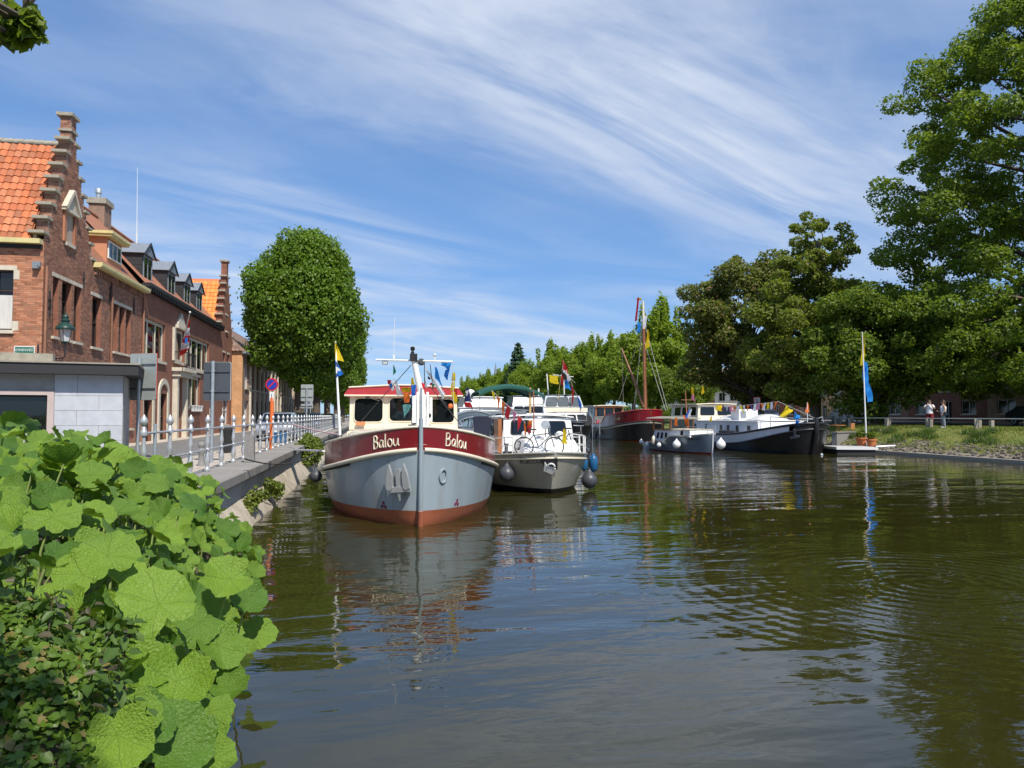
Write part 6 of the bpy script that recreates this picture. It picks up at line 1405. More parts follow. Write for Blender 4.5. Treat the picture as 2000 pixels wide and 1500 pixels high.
cb_ = cabin(cr, 'wheelhouse', 1.42, 1.30, yf, yf+3.2, 1.15, 2.40, .22, .0, M['white'], M['white'], [(.12,.38,cv(848),cv(822)), (.66,.90,cv(849),cv(824))], [(.06,.30,.45,.92),(.36,.62,.45,.92),(.68,.94,.45,.92)], .10, .05, x=ccx, arch=.09)
cabin(cr, 'fore_cabin', 1.05, .9, yf-2.3, yf+.02, 1.15, 1.62, .5, 0, M['white'], None, (), [(.35,.6,.3,.8)], x=ccx)
MB().box(ccx-1.56, ccx-1.43, yf-.1, yf+.9, 1.1, 2.35).build('mahogany_door', M['wood'], cr)
MB().box(ccx-.16, ccx+.16, yf-1.6, yf-1.1, 1.6, 1.72).sphere((ccx-.55, yf-.1, 1.78), .14, 12, 8).sphere((ccx+.78, yf-.12, 1.80), .15, 12, 8, .7).build('deck_vent', M['white'], cr, 50)
MB().lathe([(.02,-.03),(.17,-.02),(.17,.02),(.02,.03)], 16, (0,0,0), 'y').build('search_lamp', M['galv'], cr, 50).location = (ccx+.18, yf-.35, 2.14)
MB().tube([(ccx+.18, yf-.33, 1.6), (ccx+.18, yf-.33, 2.0)], .02, 6).build('lamp_stand', M['black'], cr)
gl_ = lambda ts, s: [HC.P(4, t, s)-Vector((s*.06,0,.02)) for t in ts]
guard(cr, gl_((.10,.15,.2,.26,.33,.42,.5), -1), .58, M['white'], r=.018); guard(cr, gl_((.03,.07,.12,.18,.25,.33,.42,.5), 1), .62, M['white'], 'bow_rail', .024)
m_ = atD(1043, 845, 26.0)-CL; m2 = atD(1042, 762, 26.2)-CL; MB().tube([m_, m2], .022, 6).build('mast', M['wood_mast'], cr, 60)
for k, (px, py, lab) in enumerate(((1006, 858, ''),)): a = atD(989, 880, 25.0)-CL; MB().lathe([(.06,0),(.06,.4),(.09,.41),(.09,.45)], 10, (a.x, a.y, 1.1)).build('bollard', M['signdark'], cr, 50)
ball_fender(atD(990, 926, 24.2), .26, M['rubber'], 'dark grey ball fender hanging on the left bow of the stone grey cruiser', 'ball fenders of the grey cruiser'); ball_fender(atD(1151, 938, 25.0), .27, M['rubber'], 'dark grey ball fender at the right side of the stone grey cruiser', 'ball fenders of the grey cruiser')
a = atD(1159, 922, 26.3); long_fender((a.x, a.y, a.z), .16, .62, M['fender_blue'], 'bright blue long fender right of the grey cruiser bow'); a = atD(1141, 920, 27.2); long_fender((a.x, a.y, a.z), .13, .5, M['fender_blue'], 'darker blue fender half hidden behind the grey cruiser bow')
bk = atD(1053, 880, 25.6); make_bike('bicycle standing across the foredeck of the stone grey cruiser', (bk.x, bk.y, HC.P(4,.2,1).z-.08), R(78)); bk = atD(1128, 888, 26.0); make_bike('bicycle leaning against the bow rail of the stone grey cruiser', (bk.x, bk.y+.6, 1.1), R(35))
flag('flag', 'yellow pennant at the bow rail of the stone grey cruiser', [(FL['yellow'], [(1100,838),(1103,838),(1109,868),(1098,866)], .05)], 24.8)
flag('flag', 'orange, red and black flag hung before the grey cruiser windscreen', [(FL['orange'], [(1031,823),(1039,820),(1040,832),(1030,832)], .03), (FL['red'], [(1029,832),(1039,832),(1037,846),(1029,844)], .03), (FL['black'], [(1026,822),(1031,822),(1030,846),(1027,840)], .03)], 25.6)
def bunting(label, pts, d0, d1, cols, size, seed, cat='bunting', group=None):
    r = random.Random(seed); W3 = []; n = len(pts)
    for i, (x, y) in enumerate(pts): W3.append(atD(x, y, d0+(d1-d0)*i/max(1, n-1)))
    t = thing('bunting', label, cat, tuple(W3[0]), 0, group); L3 = [p-W3[0] for p in W3]
    MB().tube(L3, .008, 4).build('cord', M['rope_w'], t)
    seg = [(b-a).length for a, b in zip(L3, L3[1:])]; tot = sum(seg); k = 0; s = .1
    while s < tot-size*.6:
        acc = 0
        for (a, b), q in zip(zip(L3, L3[1:]), seg):
            if s <= acc+q: f = (s-acc)/q; p = a.lerp(b, f); d = (b-a).normalized(); break
            acc += q
        h = size*r.uniform(1.0, 1.5); wv = size*.5; dn = Vector((r.uniform(-.25,.25), r.uniform(-.25,.25), -1)).normalized()
        mb = MB(); A, B = p-d*wv*.9, p+d*wv*.9
        if r.random() < .6: cloth(mb, A, B, p+dn*h+d*.02, p+dn*h, 3, 4, size*.16, r.random()*6)
        else: cloth(mb, A, B, B+dn*h*.8, A+dn*h*.8, 3, 3, size*.16, r.random()*6)
        mb.build('pennant', FL[cols[k % len(cols)]], t, 80); k += 1; s += size*1.22
    return t
bunting('orange, red and yellow flags strung down to the grey cruiser cabin', [(961,763),(985,786),(1010,808),(1040,842)], 29, 26, ['yellow','orange','orange','red','pink','red','orange','black','yellow','orange'], .42, 1)
# ---------------------------------------------------------------- cruisers rafted behind
def cruiser(name, label, loc, L, B, zb, zm, hullm, bandm, rz=0, boot='black_hull', k=.8):
    t = thing(name, label, 'boat', tuple(loc), rz)
    H = Hull(L, B, [dict(z=(-.4,-.4,-.4), k=.6, off=.9, q=.95), dict(z=(.12,.1,.1), k=k, off=.5, q=.82), dict(z=(zb-.16,zm-.14,zm-.14), k=1, off=.03, q=.62), dict(z=(zb,zm,zm), k=1, off=0, q=.58)], tf=.38)
    H.band(0, 1, 'boot_stripe', M[boot], t, 2); H.band(1, 2, 'hull', M[hullm], t, 4); H.band(2, 3, 'bulwark', M[bandm], t, 1); H.strip(3, 'cap_rail', M[bandm], t, .04); H.deck(3, 'deck', M['whitem'], t, -.05)
    return t, H
# C: green bimini
p = atD(1000, 811, 40); cx_, cy_ = p.x, p.y
tC, hC = cruiser('motor_yacht', 'white motor yacht under a dark green bimini canopy behind the cruiser', (cx_, cy_, 0), 12, 2.0, 1.6, 1.3, 'white', 'white')
LC = lambda px, py, d: atD(px, py, d)-tC.location
cabin(tC, 'deckhouse', 1.7, 1.5, 3.0, 9, 1.25, 2.75, .5, .1, M['white'], M['white'], [(.06,.34,.3,.85),(.38,.62,.3,.85),(.66,.94,.3,.85)], [(.1,.4,.35,.85),(.5,.9,.35,.85)])
hoopz = [LC(x, y, 40.5).z for x, y in ((938,764),(962,754),(1000,748),(1035,752),(1068,766))]; hx = [LC(x, 760, 40.5).x for x in (938,962,1000,1035,1072)]
mb = MB(); rows = []
for yy, dz in ((1.2,-.12),(1.9,.02),(3.0,.05),(4.2,0),(4.8,-.14)):
    xs = np.linspace(hx[0], hx[-1], 15); rows.append([Vector((x, yy, float(np.interp(x, hx, hoopz))+dz)) for x in xs])
mb.grid(rows); mb.grid([[p-Vector((0,0,.03)) for p in r_] for r_ in rows]); mb.grid([rows[0], [p-Vector((0,0,.13)) for p in rows[0]]]); mb.grid([rows[-1], [p-Vector((0,0,.13)) for p in rows[-1]]]); mb.build('bimini_canopy', M['green_canvas'], tC, 50)
mb = MB()
for x in (hx[0]+.05, hx[-1]-.05):
    for y_ in (1.3, 4.6): MB().tube([(x, y_, 1.4), (x, y_, hoopz[0]-.05)], .03, 6).build('canopy_pole', M['galv'], tC, 60)
x_ = LC(1048, 770, 40).x; MB().box(x_-.05, x_+.05, 1.4, 1.5, 2.6, LC(1048, 755, 40).z).build('timber_post', M['tan'], tC)
# spray-hood boat between tug and yacht
p = atD(936, 811, 34); tS, hS = cruiser('sloop', 'small boat with clear curved canopy and navy opening between tug and yacht', (p.x, p.y, 0), 9, 1.5, 1.35, 1.1, 'white', 'white')
mb = MB(); rows = []
for yy, s in ((1.2,.82),(1.7,1.0),(4.0,1.0)): rows.append([Vector((1.30*s*math.cos(a*math.pi/12), yy, 1.2+1.5*s*(math.sin(a*math.pi/12)**.55 if a not in (0,12) else 0))) for a in range(13)])
mb.grid(rows); mb.build('spray_hood', M['glass_l'], tS, 40)
mb = MB(); 
for r_ in rows: mb.tube(r_, .035, 6)
mb.build('hood_frame', M['lead'], tS, 60); MB().box(-.1,1.0,1.05,1.15,1.15,2.45).build('hood_opening', M['navy'], tS); guard(tS, [hS.P(3,t,-1) for t in (.05,.12,.2,.3,.4)], .55, M['galv']); guard(tS, [hS.P(3,t,1) for t in (.05,.12,.2,.3,.4)], .55, M['galv'])
# white canopied boat further back left
p = atD(962, 811, 50); tW, hW = cruiser('motor_yacht', 'white high sided motor yacht with boxy top behind the green canopy', (p.x, p.y, 0), 12, 2.3, 1.9, 1.6, 'white', 'white')
cabin(tW, 'deckhouse', 2.0, 1.85, 2.5, 10, 1.6, 3.0, .6, .2, M['white'], M['white'], [(.05,.32,.3,.8),(.36,.64,.3,.8),(.68,.95,.3,.8)], [(.1,.5,.3,.8)]); cabin(tW, 'flybridge', 1.5, 1.35, 4.0, 8, 3.05, 3.75, .3, .2, M['white'], M['white'])
MB().sphere((-.9, 4.6, 4.15), .32, 12, 8, .8).tube([(-.9,4.6,3.7),(-.9,4.6,4.0)], .06, 6).build('radar_dome', M['white'], tW, 50)
MB().box(-1.9, -.2, 2.2, 2.4, 2.2, 2.75).build('blue_cover', M['blue'], tW)
# D: flybridge cruiser
p = atD(1052, 811, 54); tD, hD = cruiser('motor_yacht', 'white flybridge cruiser with grey windscreen behind the grey cruiser cabin', (p.x, p.y, 0), 12, 2.1, 1.7, 1.4, 'white', 'white')
cabin(tD, 'deckhouse', 1.95, 1.8, 2.2, 9, 1.4, 2.5, .5, .1, M['white'], M['white'], [(.06,.28,.3,.85),(.36,.64,.3,.85),(.72,.94,.3,.85)], [(.1,.4,.35,.85)], .2)
cabin(tD, 'flybridge', 1.35, 1.2, 3.4, 7, 2.6, 3.25, .25, .2, M['white'], None, [(.05,.33,.15,.85),(.36,.64,.15,.85),(.67,.95,.15,.85)], ()); cabin(tD, 'flybridge_screen', 1.25, 1.1, 3.6, 6.5, 3.26, 3.95, .3, .2, M['galv'], M['lead'], [(.03,.97,.1,.9)], [(.05,.95,.1,.9)], .08, .05, glass=M['glass_l'])
MB().lathe([(.5,0),(.5,.05)], 14, (.1,4.4,4.35)).tube([(.1,4.4,3.9),(.1,4.4,4.35)], .04, 6).box(.9,1.0,4.2,4.3,3.9,4.6).build('radar_scanner', M['white'], tD, 50); MB().box(1.55,2.0,2.3,2.6,1.55,2.55).build('lifebuoy_cover', M['navy'], tD); MB().box(-2.0,-1.5,2.6,3.0,2.6,3.4).build('dinghy_cover', M['navy'], tD)
# E: black hulled cruiser with flags
p = atD(1128, 811, 57); tE, hE = cruiser('motor_yacht', 'black hulled cruiser with cream cabin and tall flag mast in mid canal', (p.x, p.y, 0), 13, 2.2, 2.1, 1.75, 'black_hull', 'lead')
cabin(tE, 'deckhouse', 1.85, 1.7, 3.0, 10, 1.7, 2.75, .5, .1, M['white'], M['cream'], [(.05,.24,.2,.8),(.28,.48,.2,.8),(.52,.72,.2,.8),(.76,.95,.2,.8)], [(.1,.3,.3,.8),(.4,.6,.3,.8)], .1, .35, arch=.02); cabin(tE, 'canvas_top', 1.7, 1.45, 4.2, 8, 3.15, 4.1, .35, .3, M['lead'], M['lead'], [(.05,.32,.1,.85),(.36,.64,.1,.85),(.68,.95,.1,.85)], [(.1,.9,.1,.85)], .03, .05, glass=M['glass_l'])
guard(tE, [hE.P(3,t,-1) for t in (.04,.1,.18,.28,.4,.55)], .7, M['galv'], r=.025); guard(tE, [hE.P(3,t,1) for t in (.04,.1,.18,.28,.4,.55)], .7, M['galv'], r=.025)
LE = lambda px, py, d=62: atD(px, py, d)-tE.location
MB().tube([LE(1103,800), LE(1100,706)], .05, 6).tube([LE(1073,800), LE(1068,730)], .05, 6).tube([LE(1080,732), LE(1120,736)], .03, 5).build('mast', M['white'], tE)
MB().lathe([(.25,-.03),(.42,-.05),(.42,.05),(.25,.03)], 14, (.9,.55,2.1), 'y').build('lifebuoy', M['blackm'], tE)
bk = atD(1133, 838, 59); make_bike('black bicycle hung at the bow of the black hulled cruiser', (bk.x, bk.y, 1.55), R(70))
bunting('signal flags falling from the black cruiser mast to its right side', [(1101,706),(1112,734),(1120,760),(1137,790),(1146,812)], 61.5, 60, ['red','white','red','blue','yellow','black','green','yellow','red','navy','white'], .95, 3); bunting('short string of signal flags along the yard of the black cruiser mast', [(1079,733),(1092,735),(1101,728),(1113,738),(1124,748)], 61.2, 60.8, ['yellow','black','red','white','blue','yellow'], .8, 14); bunting('signal flags hanging down the left side of the black cruiser mast', [(1101,706),(1096,735),(1092,760),(1090,782)], 61.5, 61, ['white','red','yellow','black','yellow','black'], .85, 4)
flag('flag', 'pale blue flag beside the mast of the black hulled cruiser', [(FL['sky'], [(1103,742),(1106,742),(1118,762),(1104,758)], .15)], 61)
flag('flag', 'striped red and white flag at the top of the black cruiser mast', [(FL['red'], [(1101,710),(1104,711),(1112,730),(1102,728)], .12), (FL['white'], [(1101,722),(1106,724),(1112,736),(1102,735)], .1)], 61)

# ---------------------------------------------------------------- maroon sailing barge
tl = Vector((26.2, 68.0, 0)); sb_ = thing('sailing_barge', 'maroon and black sailing barge with varnished mast and wooden wheelhouse', 'boat', tuple(tl))
HT = Hull(21.5, 2.5, [dict(z=(-.4,-.4,-.4), k=.8, off=.4, q=.7), dict(z=(.08,.06,.06), k=.93, off=.1, q=.55), dict(z=(1.75,.95,1.5), k=1.0, off=-.2, q=.46, tm=.48), dict(z=(1.95,1.12,1.68), k=1.02, off=-.24, q=.46, tm=.48), dict(z=(3.05,2.35,2.0), k=.99, off=-.3, q=.46, tm=.48, drop=(.30,.36,.75))], tf=.22, ts=.8, tr=.55)
HT.band(0, 1, 'boot_stripe', M['maroon'], sb_, 1); HT.band(1, 2, 'hull', M['black_hull'], sb_, 3); HT.band(2, 3, 'sheer_band', M['cream'], sb_, 1); HT.strip(3, 'rub_rail', M['black'], sb_, .07)
# bulwark: maroon forward, pale aft
mb, mc = MB(), MB()
for side in (-1, 1):
    mb.grid([[HT.P(3+j/2, t, side) for j in range(3)] for t in HT.T if t <= .38]); mc.grid([[HT.P(3+j/2, t, side) for j in range(3)] for t in HT.T if t >= .34])
mb.build('bulwark', M['maroon'], sb_, 40); mc.build('aft_bulwark', M['stone_hull'], sb_, 40); HT.strip(4, 'cap_rail', M['maroon_l'], sb_, .05); HT.deck(3, 'deck', M['whitem'], sb_, .2)
cabin(sb_, 'wheelhouse', 1.7, 1.6, 12.5, 18.0, 1.3, 3.5, .1, .1, M['wood'], M['cream'], [(.06,.30,.45,.9),(.36,.64,.45,.9),(.70,.94,.45,.9)], [(.05,.22,.42,.9),(.27,.48,.42,.9),(.53,.74,.42,.9),(.79,.95,.42,.9)], .35, .10); cabin(sb_, 'deckhouse', 1.8, 1.75, 6.2, 12.4, 1.2, 2.25, .2, 0, M['cream'], M['cream'], (), [(.1,.2,.3,.75),(.4,.5,.3,.75),(.7,.8,.3,.75)], .08)
guard(sb_, [HT.P(4,t,-1) for t in (.42,.48,.54,.6,.68,.76,.85)], .75, M['galv'], r=.025); MB().torus((-2.3,9.6,1.75), .28, .07, 'x', 16, 6).build('lifebuoy', M['red'], sb_, 60)
LT = lambda px, py, Y=72: atY(px, py, Y)-tl
mb_, mt_ = LT(1261, 806), LT(1256, 588); MB().tube([(mb_.x, mb_.y, 1.2), tuple(mb_), tuple(mb_.lerp(mt_,.75))], [.20,.19,.15], 10).build('mast', M['wood_mast'], sb_, 60); MB().tube([tuple(mb_.lerp(mt_,.75)), tuple(mt_)], [.14,.10], 10).build('mast_top', M['cream'], sb_, 60); MB().box(mb_.x-.28, mb_.x+.28, mb_.y-.3, mb_.y+.3, 1.2, 3.0).build('tabernacle', M['cream'], sb_)
g0, g1 = LT(1258, 795), LT(1214, 680, 76); MB().tube([g0, g0.lerp(g1,.5), g1], [.12,.11,.06], 8).build('gaff', M['wood_mast'], sb_, 60)
mb = MB()
for (a, b, Yb) in (((1256,620),(1304,800),69),((1256,640),(1236,812),80),((1215,682),(1218,806),80),((1256,600),(1240,810),82),((1256,660),(1300,802),69.5),((1255,640),(1206,790),86),((1258,610),(1262,800),72)): mb.tube([LT(*a), atY(*b, Yb)-tl], .018, 4)
mb.build('rigging', M['rope_w'], sb_)
for i in range(5): q = HT.P(3, .40+i*.09, -1); o = long_fender(q+tl+Vector((-.22,0,-1.05)), .12, 1.3, M['blackm'], ('first', 'second', 'third', 'fourth', 'fifth')[i]+' black fender pole from the bow on the maroon sailing barge', 'fender poles of the sailing barge')
for k in range(2): o = MB().tube([(0,0,-1.5),(0,0,1.9+k*.3)], .05, 8).build('mooring_pile', M['galv'], None, 60); o.location = HT.P(3,.30+.12*k,-1)+tl+Vector((-.5,0,-1.0)); tag(o, ('thin mooring pile below the maroon bulwark step', 'thin mooring pile beside the pale aft bulwark')[k], 'pile')
o = text_obj('Cornelia', .42, M['yellow_paint'], sb_, (0,0,0), (0,0,0), 'name_lettering'); q, n, a, b = (lambda t, l: (HT.P(l, t, -1), *HT.nrm(l, t, -1)))(.14, 3.5)
X_ = -a; Z_ = n; Y_ = Z_.cross(X_); mm = Matrix((X_, Y_, Z_)).transposed().to_4x4(); mm.translation = q+n*.05; o.matrix_local = mm
flag('flag', 'long red pennant at the top of the sailing barge mast', [(FL['red'], [(1244,582),(1247,581),(1245,625),(1241,628)], .15), (FL['yellow'], [(1247,582),(1253,582),(1253,587),(1247,586)], .05)], 72); flag('flag', 'blue flag half way up the sailing barge mast', [(FL['sky'], [(1244,630),(1251,630),(1252,648),(1246,650)], .15)], 72); flag('flag', 'yellow pennant right of the sailing barge mast', [(FL['yellow'], [(1264,644),(1266,644),(1270,676),(1261,682)], .15)], 72); flag('flag', 'pale blue and white flag near the sailing barge mast top', [(FL['white'], [(1257,618),(1263,616),(1263,638),(1256,640)], .12)], 72)

# ---------------------------------------------------------------- slate-blue launch
gl0 = Vector((21.4, 44.6, 0)); ga_ = R(5)
lau = thing('steam_launch', 'small slate blue launch with varnished open wheelhouse and white ball fenders', 'boat', tuple(gl0), ga_)
HG = Hull(9.4, 1.25, [dict(z=(-.35,-.35,-.3), k=.55, off=.3, q=1.0), dict(z=(.10,.06,.1), k=.84, off=.06, q=.86), dict(z=(1.28,1.05,.62), k=1, off=-.06, q=.66, tm=.36, drop=(.36,.46,.38)), dict(z=(1.36,1.13,.70), k=1.02, off=-.07, q=.65, tm=.36, drop=(.36,.46,.38))], tf=.4, ts=.6, tr=.35)
HG.band(0, 1, 'boot_stripe', M['maroon'], lau, 1); HG.band(1, 2, 'hull', M['slate_hull'], lau, 4); HG.band(2, 3, 'sheer_band', M['cream'], lau, 1); HG.deck(3, 'deck', M['whitem'], lau, -.03); MB().tube([(0,.06,-.2),(0,-.08,1.4)], .05, 6).build('stem_bar', M['light_hull'], lau)
cabin(lau, 'fore_cabin', .95, .85, 1.2, 4.2, 1.05, 1.50, .2, .1, M['white'], M['cream'], (), [(.3,.42,.3,.8)], .06, .04); cabin(lau, 'aft_cabin', 1.0, .92, 4.1, 6.6, .7, 1.45, .05, .3, M['light_hull'], M['wood'], (), [(.12,.22,.25,.75),(.38,.48,.25,.75),(.64,.74,.25,.75)], .04, .04)
mb = MB()
for x in (-.85,.85):
    for y_ in (4.0, 5.2, 6.6): mb.box(x-.04, x+.04, y_-.04, y_+.04, 1.4, 2.25)
mb.build('wheelhouse_post', M['teak'], lau); MB().prism([(-1.15,2.25),(1.15,2.25),(1.1,2.32),(0,2.42),(-1.1,2.32)], (0,3.4,0), XU, ZUP, (0,1,0), 3.9).build('wheelhouse_roof', M['postwood'], lau); MB().box(-.84,.84,3.98,4.02,1.5,2.2).build('windscreen', M['glass_l'], lau)
MB().tube([(0,3.2,1.5),(-.05,3.4,4.2)], [.06,.03], 8).tube([(-.4,3.35,3.55),(.7,3.35,3.55)], .025, 6).build('mast', M['wood_mast'], lau, 60); guard(lau, [HG.P(3,t,-1)-Vector((0,0,.03)) for t in (.02,.1,.2)], .55, M['galv'], r=.02, mid=False); guard(lau, [HG.P(3,t,1)-Vector((0,0,.03)) for t in (.02,.1,.2)], .55, M['galv'], r=.02, mid=False)
def LW(v): return gl0+Vector((v.x*math.cos(ga_)-v.y*math.sin(ga_), v.x*math.sin(ga_)+v.y*math.cos(ga_), v.z))
for t, z, r, lab in ((.24,.55,.27,'big white ball fender amidships on the slate blue launch'), (.50,.42,.17,'white ball fender near the launch stern, third from its tip'), (.72,.40,.15,'small white ball fender near the stern of the slate blue launch'), (.92,.5,.16,'white ball fender at the very stern of the slate blue launch')):
    q = HG.P(2, t, -1); ball_fender(LW(Vector((q.x-r*.9, q.y, z))), r, M['white'], lab, 'white fenders of the launch')
q = HG.P(2,.58,-1); long_fender(LW(Vector((q.x-.2, q.y, .42))), .13, .62, M['cream'], 'cream long fender on the stern quarter of the slate launch'); p = atD(1408, 868, 47.5); ball_fender(p, .30, M['white'], 'white ball fender between the launch bow and the black barge')
q, (n, a, b) = HG.P(1.80,.115,-1), HG.nrm(1.80,.115,-1); o = text_obj('GRANDE BAAS', .17, M['black'], lau, (0,0,0), (0,0,0), 'name_lettering'); X_ = -a; Y_ = n.cross(X_); mm = Matrix((X_, Y_, n)).transposed().to_4x4(); mm.translation = q+n*.03; o.matrix_local = mm
flag('flag', 'blue and white striped flag on the slate launch roof', [(FL['white'], [(1346,802),(1350,798),(1350,812),(1340,818)], .08), (FL['blue'], [(1344,801),(1348,799),(1343,818),(1338,816)], .08)], 47); flag('flag', 'orange flag beside the wheelhouse of the slate launch', [(FL['orange'], [(1333,810),(1342,814),(1348,834),(1341,832)], .1)], 47.5); flag('flag', 'pale green and pink pennant left of the launch mast', [(FL['yellow'], [(1350,757),(1353,757),(1356,772),(1351,771)], .06), (FL['pink'], [(1351,771),(1355,771),(1358,784),(1350,780)], .06)], 47.5); flag('flag', 'yellow pennant right of the launch mast', [(FL['yellow'], [(1371,754),(1373,754),(1377,766),(1370,771)], .06)], 47.5); flag('flag', 'orange flag hanging inside the launch wheelhouse', [(FL['orange'], [(1318,816),(1322,816),(1324,832),(1317,831)], .06)], 48)

# ---------------------------------------------------------------- black and white barge
hl = Vector((27.4, 42.8, 0)); bg_ = thing('barge', 'long black and white barge with heavy black bow strung with bunting', 'boat', tuple(hl))
HH = Hull(22, 2.35, [dict(z=(-.4,-.4,-.4), k=.78, off=.5, q=.62), dict(z=(.05,.05,.05), k=.9, off=.22, q=.52), dict(z=(1.62,.48,.7), k=1, off=-.25, q=.42, tm=.36), dict(z=(2.0,1.12,1.25), k=1, off=-.32, q=.42, tm=.40)], tf=.2, ts=.85, tr=.5)
HH.band(0, 2, 'hull', M['black_hull'], bg_, 5)
mb, mc = MB(), MB()
for side in (-1, 1): mb.grid([[HH.P(2+j/2, t, side) for j in range(3)] for t in HH.T if t <= .030]); mc.grid([[HH.P(2+j/2, t, side) for j in range(3)] for t in HH.T if t >= .022])
mb.build('bow_bulwark', M['black_hull'], bg_, 40); mc.build('bulwark', M['light_hull'], bg_, 40); HH.strip(3, 'cap_rail', M['black'], bg_, .075); HH.strip(2, 'rub_rail', M['black'], bg_, .06); HH.deck(3, 'deck', M['whitem'], bg_, -.05)
MB().tube([(0,.5,-.4),(0,.14,.1),(0,-.28,1.2),(0,-.34,2.05),(0,-.30,2.35)], [.14,.15,.16,.17,.12], 8).build('stem_post', M['black_hull'], bg_, 60)
MB().sphere((.25,-.42,.02), .10, 10, 6).build('bow_eye', M['galv'], bg_, 50)
for k in range(7): MB().box(-.03,.03,-.03,.03,0,.3)
cabin(bg_, 'long_cabin', 1.75, 1.68, 3.6, 18.0, .95, 2.05, .3, .1, M['light_hull'], M['white'], (), [(.08,.105,.35,.72),(.2,.222,.35,.72),(.3,.32,.35,.72),(.38,.40,.35,.72),(.55,.58,.35,.75),(.7,.73,.35,.75),(.85,.9,.2,.85)], .06, .05)
cabin(bg_, 'wheelhouse', 1.6, 1.5, 13.6, 19.2, 2.12, 3.35, .1, .1, M['cream'], M['cream'], [(.06,.46,.3,.85),(.54,.94,.3,.85)], [(.06,.27,.3,.85),(.34,.56,.3,.85),(.63,.85,.3,.85)], .25, .08, fm=M['cream'])
MB().box(-.75,.75,8.3,9.6,2.12,2.95).build('white_locker', M['white'], bg_); MB().box(-.62,-.2,8.26,8.3,2.3,2.8).build('locker_vent', M['lead'], bg_)
for y_ in (5.6, 10.4):
    mb = MB(); mb.grid([[Vector((x*1.2, y_+yy, 2.1+.42*(1-x*x)*(1-(yy/1.3)**4)+.06)) for x in (-1,-.7,-.35,0,.35,.7,1)] for yy in (-1.3,-.9,-.4,0,.4,.9,1.3)]); mb.build('skylight_cover', M['white'], bg_, 50)
MB().tube([(-2.0,6.4,1.25),(-2.0,8.8,1.25)], .16, 8).build('rolled_mat', M['blackm'], bg_, 60)
MB().tube([HH.P(3,.09,-1)+Vector((.1,0,.0)), HH.P(3,.09,-1)+Vector((.2,.1,.75)), HH.P(3,.03,-1)+Vector((0,0,.45)), (-.1,-.1,2.25)], .03, 6).tube([HH.P(3,.09,1), HH.P(3,.09,1)+Vector((-.1,.1,.75)), (.1,-.1,2.25)], .03, 6).build('bow_rail', M['galv'], bg_, 60)
p, n, a, b = on_hull(HH, 1552, 846, hl, 1.2, 2, -1, .1); MB().obox(p, a, b, n, .07, .28, .06).obox(p-b*.25, a, b, n, .28, .07, .08).build('anchor', M['signdark'], bg_)
guard(bg_, [HH.P(3,t,-1) for t in (.62,.68,.74,.8,.86)], .8, M['black'], r=.03)
bunting('string of small white, orange, pink and purple flags above the barge cabin', [(1398,790),(1440,793),(1480,789),(1520,784)], 58, 49, ['white','orange','purple','white','pink','orange','white','yellow'], .42, 9)
flag('flag', 'large yellow pennant on the forestay of the black barge', [(FL['yellow'], [(1535,792),(1548,801),(1534,817),(1524,814)], .12)], 47.5); flag('flag', 'bright blue pennant on the forestay of the black barge', [(FL['sky'], [(1551,804),(1562,812),(1558,824),(1552,818)], .10), (FL['blue'], [(1554,820),(1561,822),(1560,832),(1555,828)], .08)], 46.8)
rope('forestay', 'thin line from the barge stem up over the pennants to the bunting', hl+Vector((0,-.2,2.3)), atD(1520, 784, 49), 0, .012, M['rope_w'])
flag('flag', 'yellow cloth hanging at the barge wheelhouse windows', [(FL['yellow'], [(1397,792),(1410,792),(1410,803),(1400,802)], .08)], 57); flag('flag', 'small yellow pennant on the side of the white barge cabin', [(FL['yellow'], [(1388,813),(1389,813),(1392,822),(1385,823)], .05)], 52)
o = thing('orange_flag', 'small salmon orange flag on a thin pole behind the black bow', 'flag', tuple(atD(1577, 815, 50))); MB().tube([(0,0,-.4),(0,0,1.0)], .02, 5).build('pole', M['whitem'], o); mb = MB(); cloth(mb, (0,0,1.0),(.06,0,1.0),(.16,0,.35),(-.14,0,.3), 4, 6, .05); mb.build('flag_cloth', FL['orange'], o, 80)
# ================================================================ FOREGROUND BANK
def XE(y):
    for (a, b), (c, d) in zip(((-10,-.6),(2,-.72),(4,-1.0),(6,-1.46),(8,-1.74),(10,-1.86),(12,-2.08),(14.8,-2.6)), ((2,-.72),(4,-1.0),(6,-1.46),(8,-1.74),(10,-1.86),(12,-2.08),(14.8,-2.6),(30,-2.65))):
        if y <= c: return b+(d-b)*(y-a)/(c-a)
    return -2.6
def lerp(tab, x):
    for (a, b), (c, d) in zip(tab, tab[1:]):
        if x <= c: return b+(d-b)*max(0, (x-a))/(c-a)
    return tab[-1][1]
def canopy(x, y): return lerp(((-.4,.10),(-.15,.25),(0,.48),(.35,1.05),(.9,1.52),(1.9,2.0),(3.5,2.28),(9,2.4)), XE(y)-x)
def mound(x, y): return min(1.06+.31*(y-3.0), 1.62)*sm((XE(y)+.05-x)/.45)+.0
def bank_z(x, y):
    far = lerp(((-.35,-.4),(0,.02),(.5,.45),(1.2,.85),(2.2,1.12),(9,1.15)), XE(y)-x)
    near = mound(x, y)-.12 if XE(y)-x > -.3 else -.4
    k = sm((y-4.0)/1.4); return far*k+near*(1-k)
mb = MB(); mb.grid([[(x, y, bank_z(x, y)) for x in [-9+.5*i for i in range(13)]+[-2.8+.1*i for i in range(27)]] for y in [-4+.3*j for j in range(63)]]); structure('bank_soil', mb, M['earth'], 60)
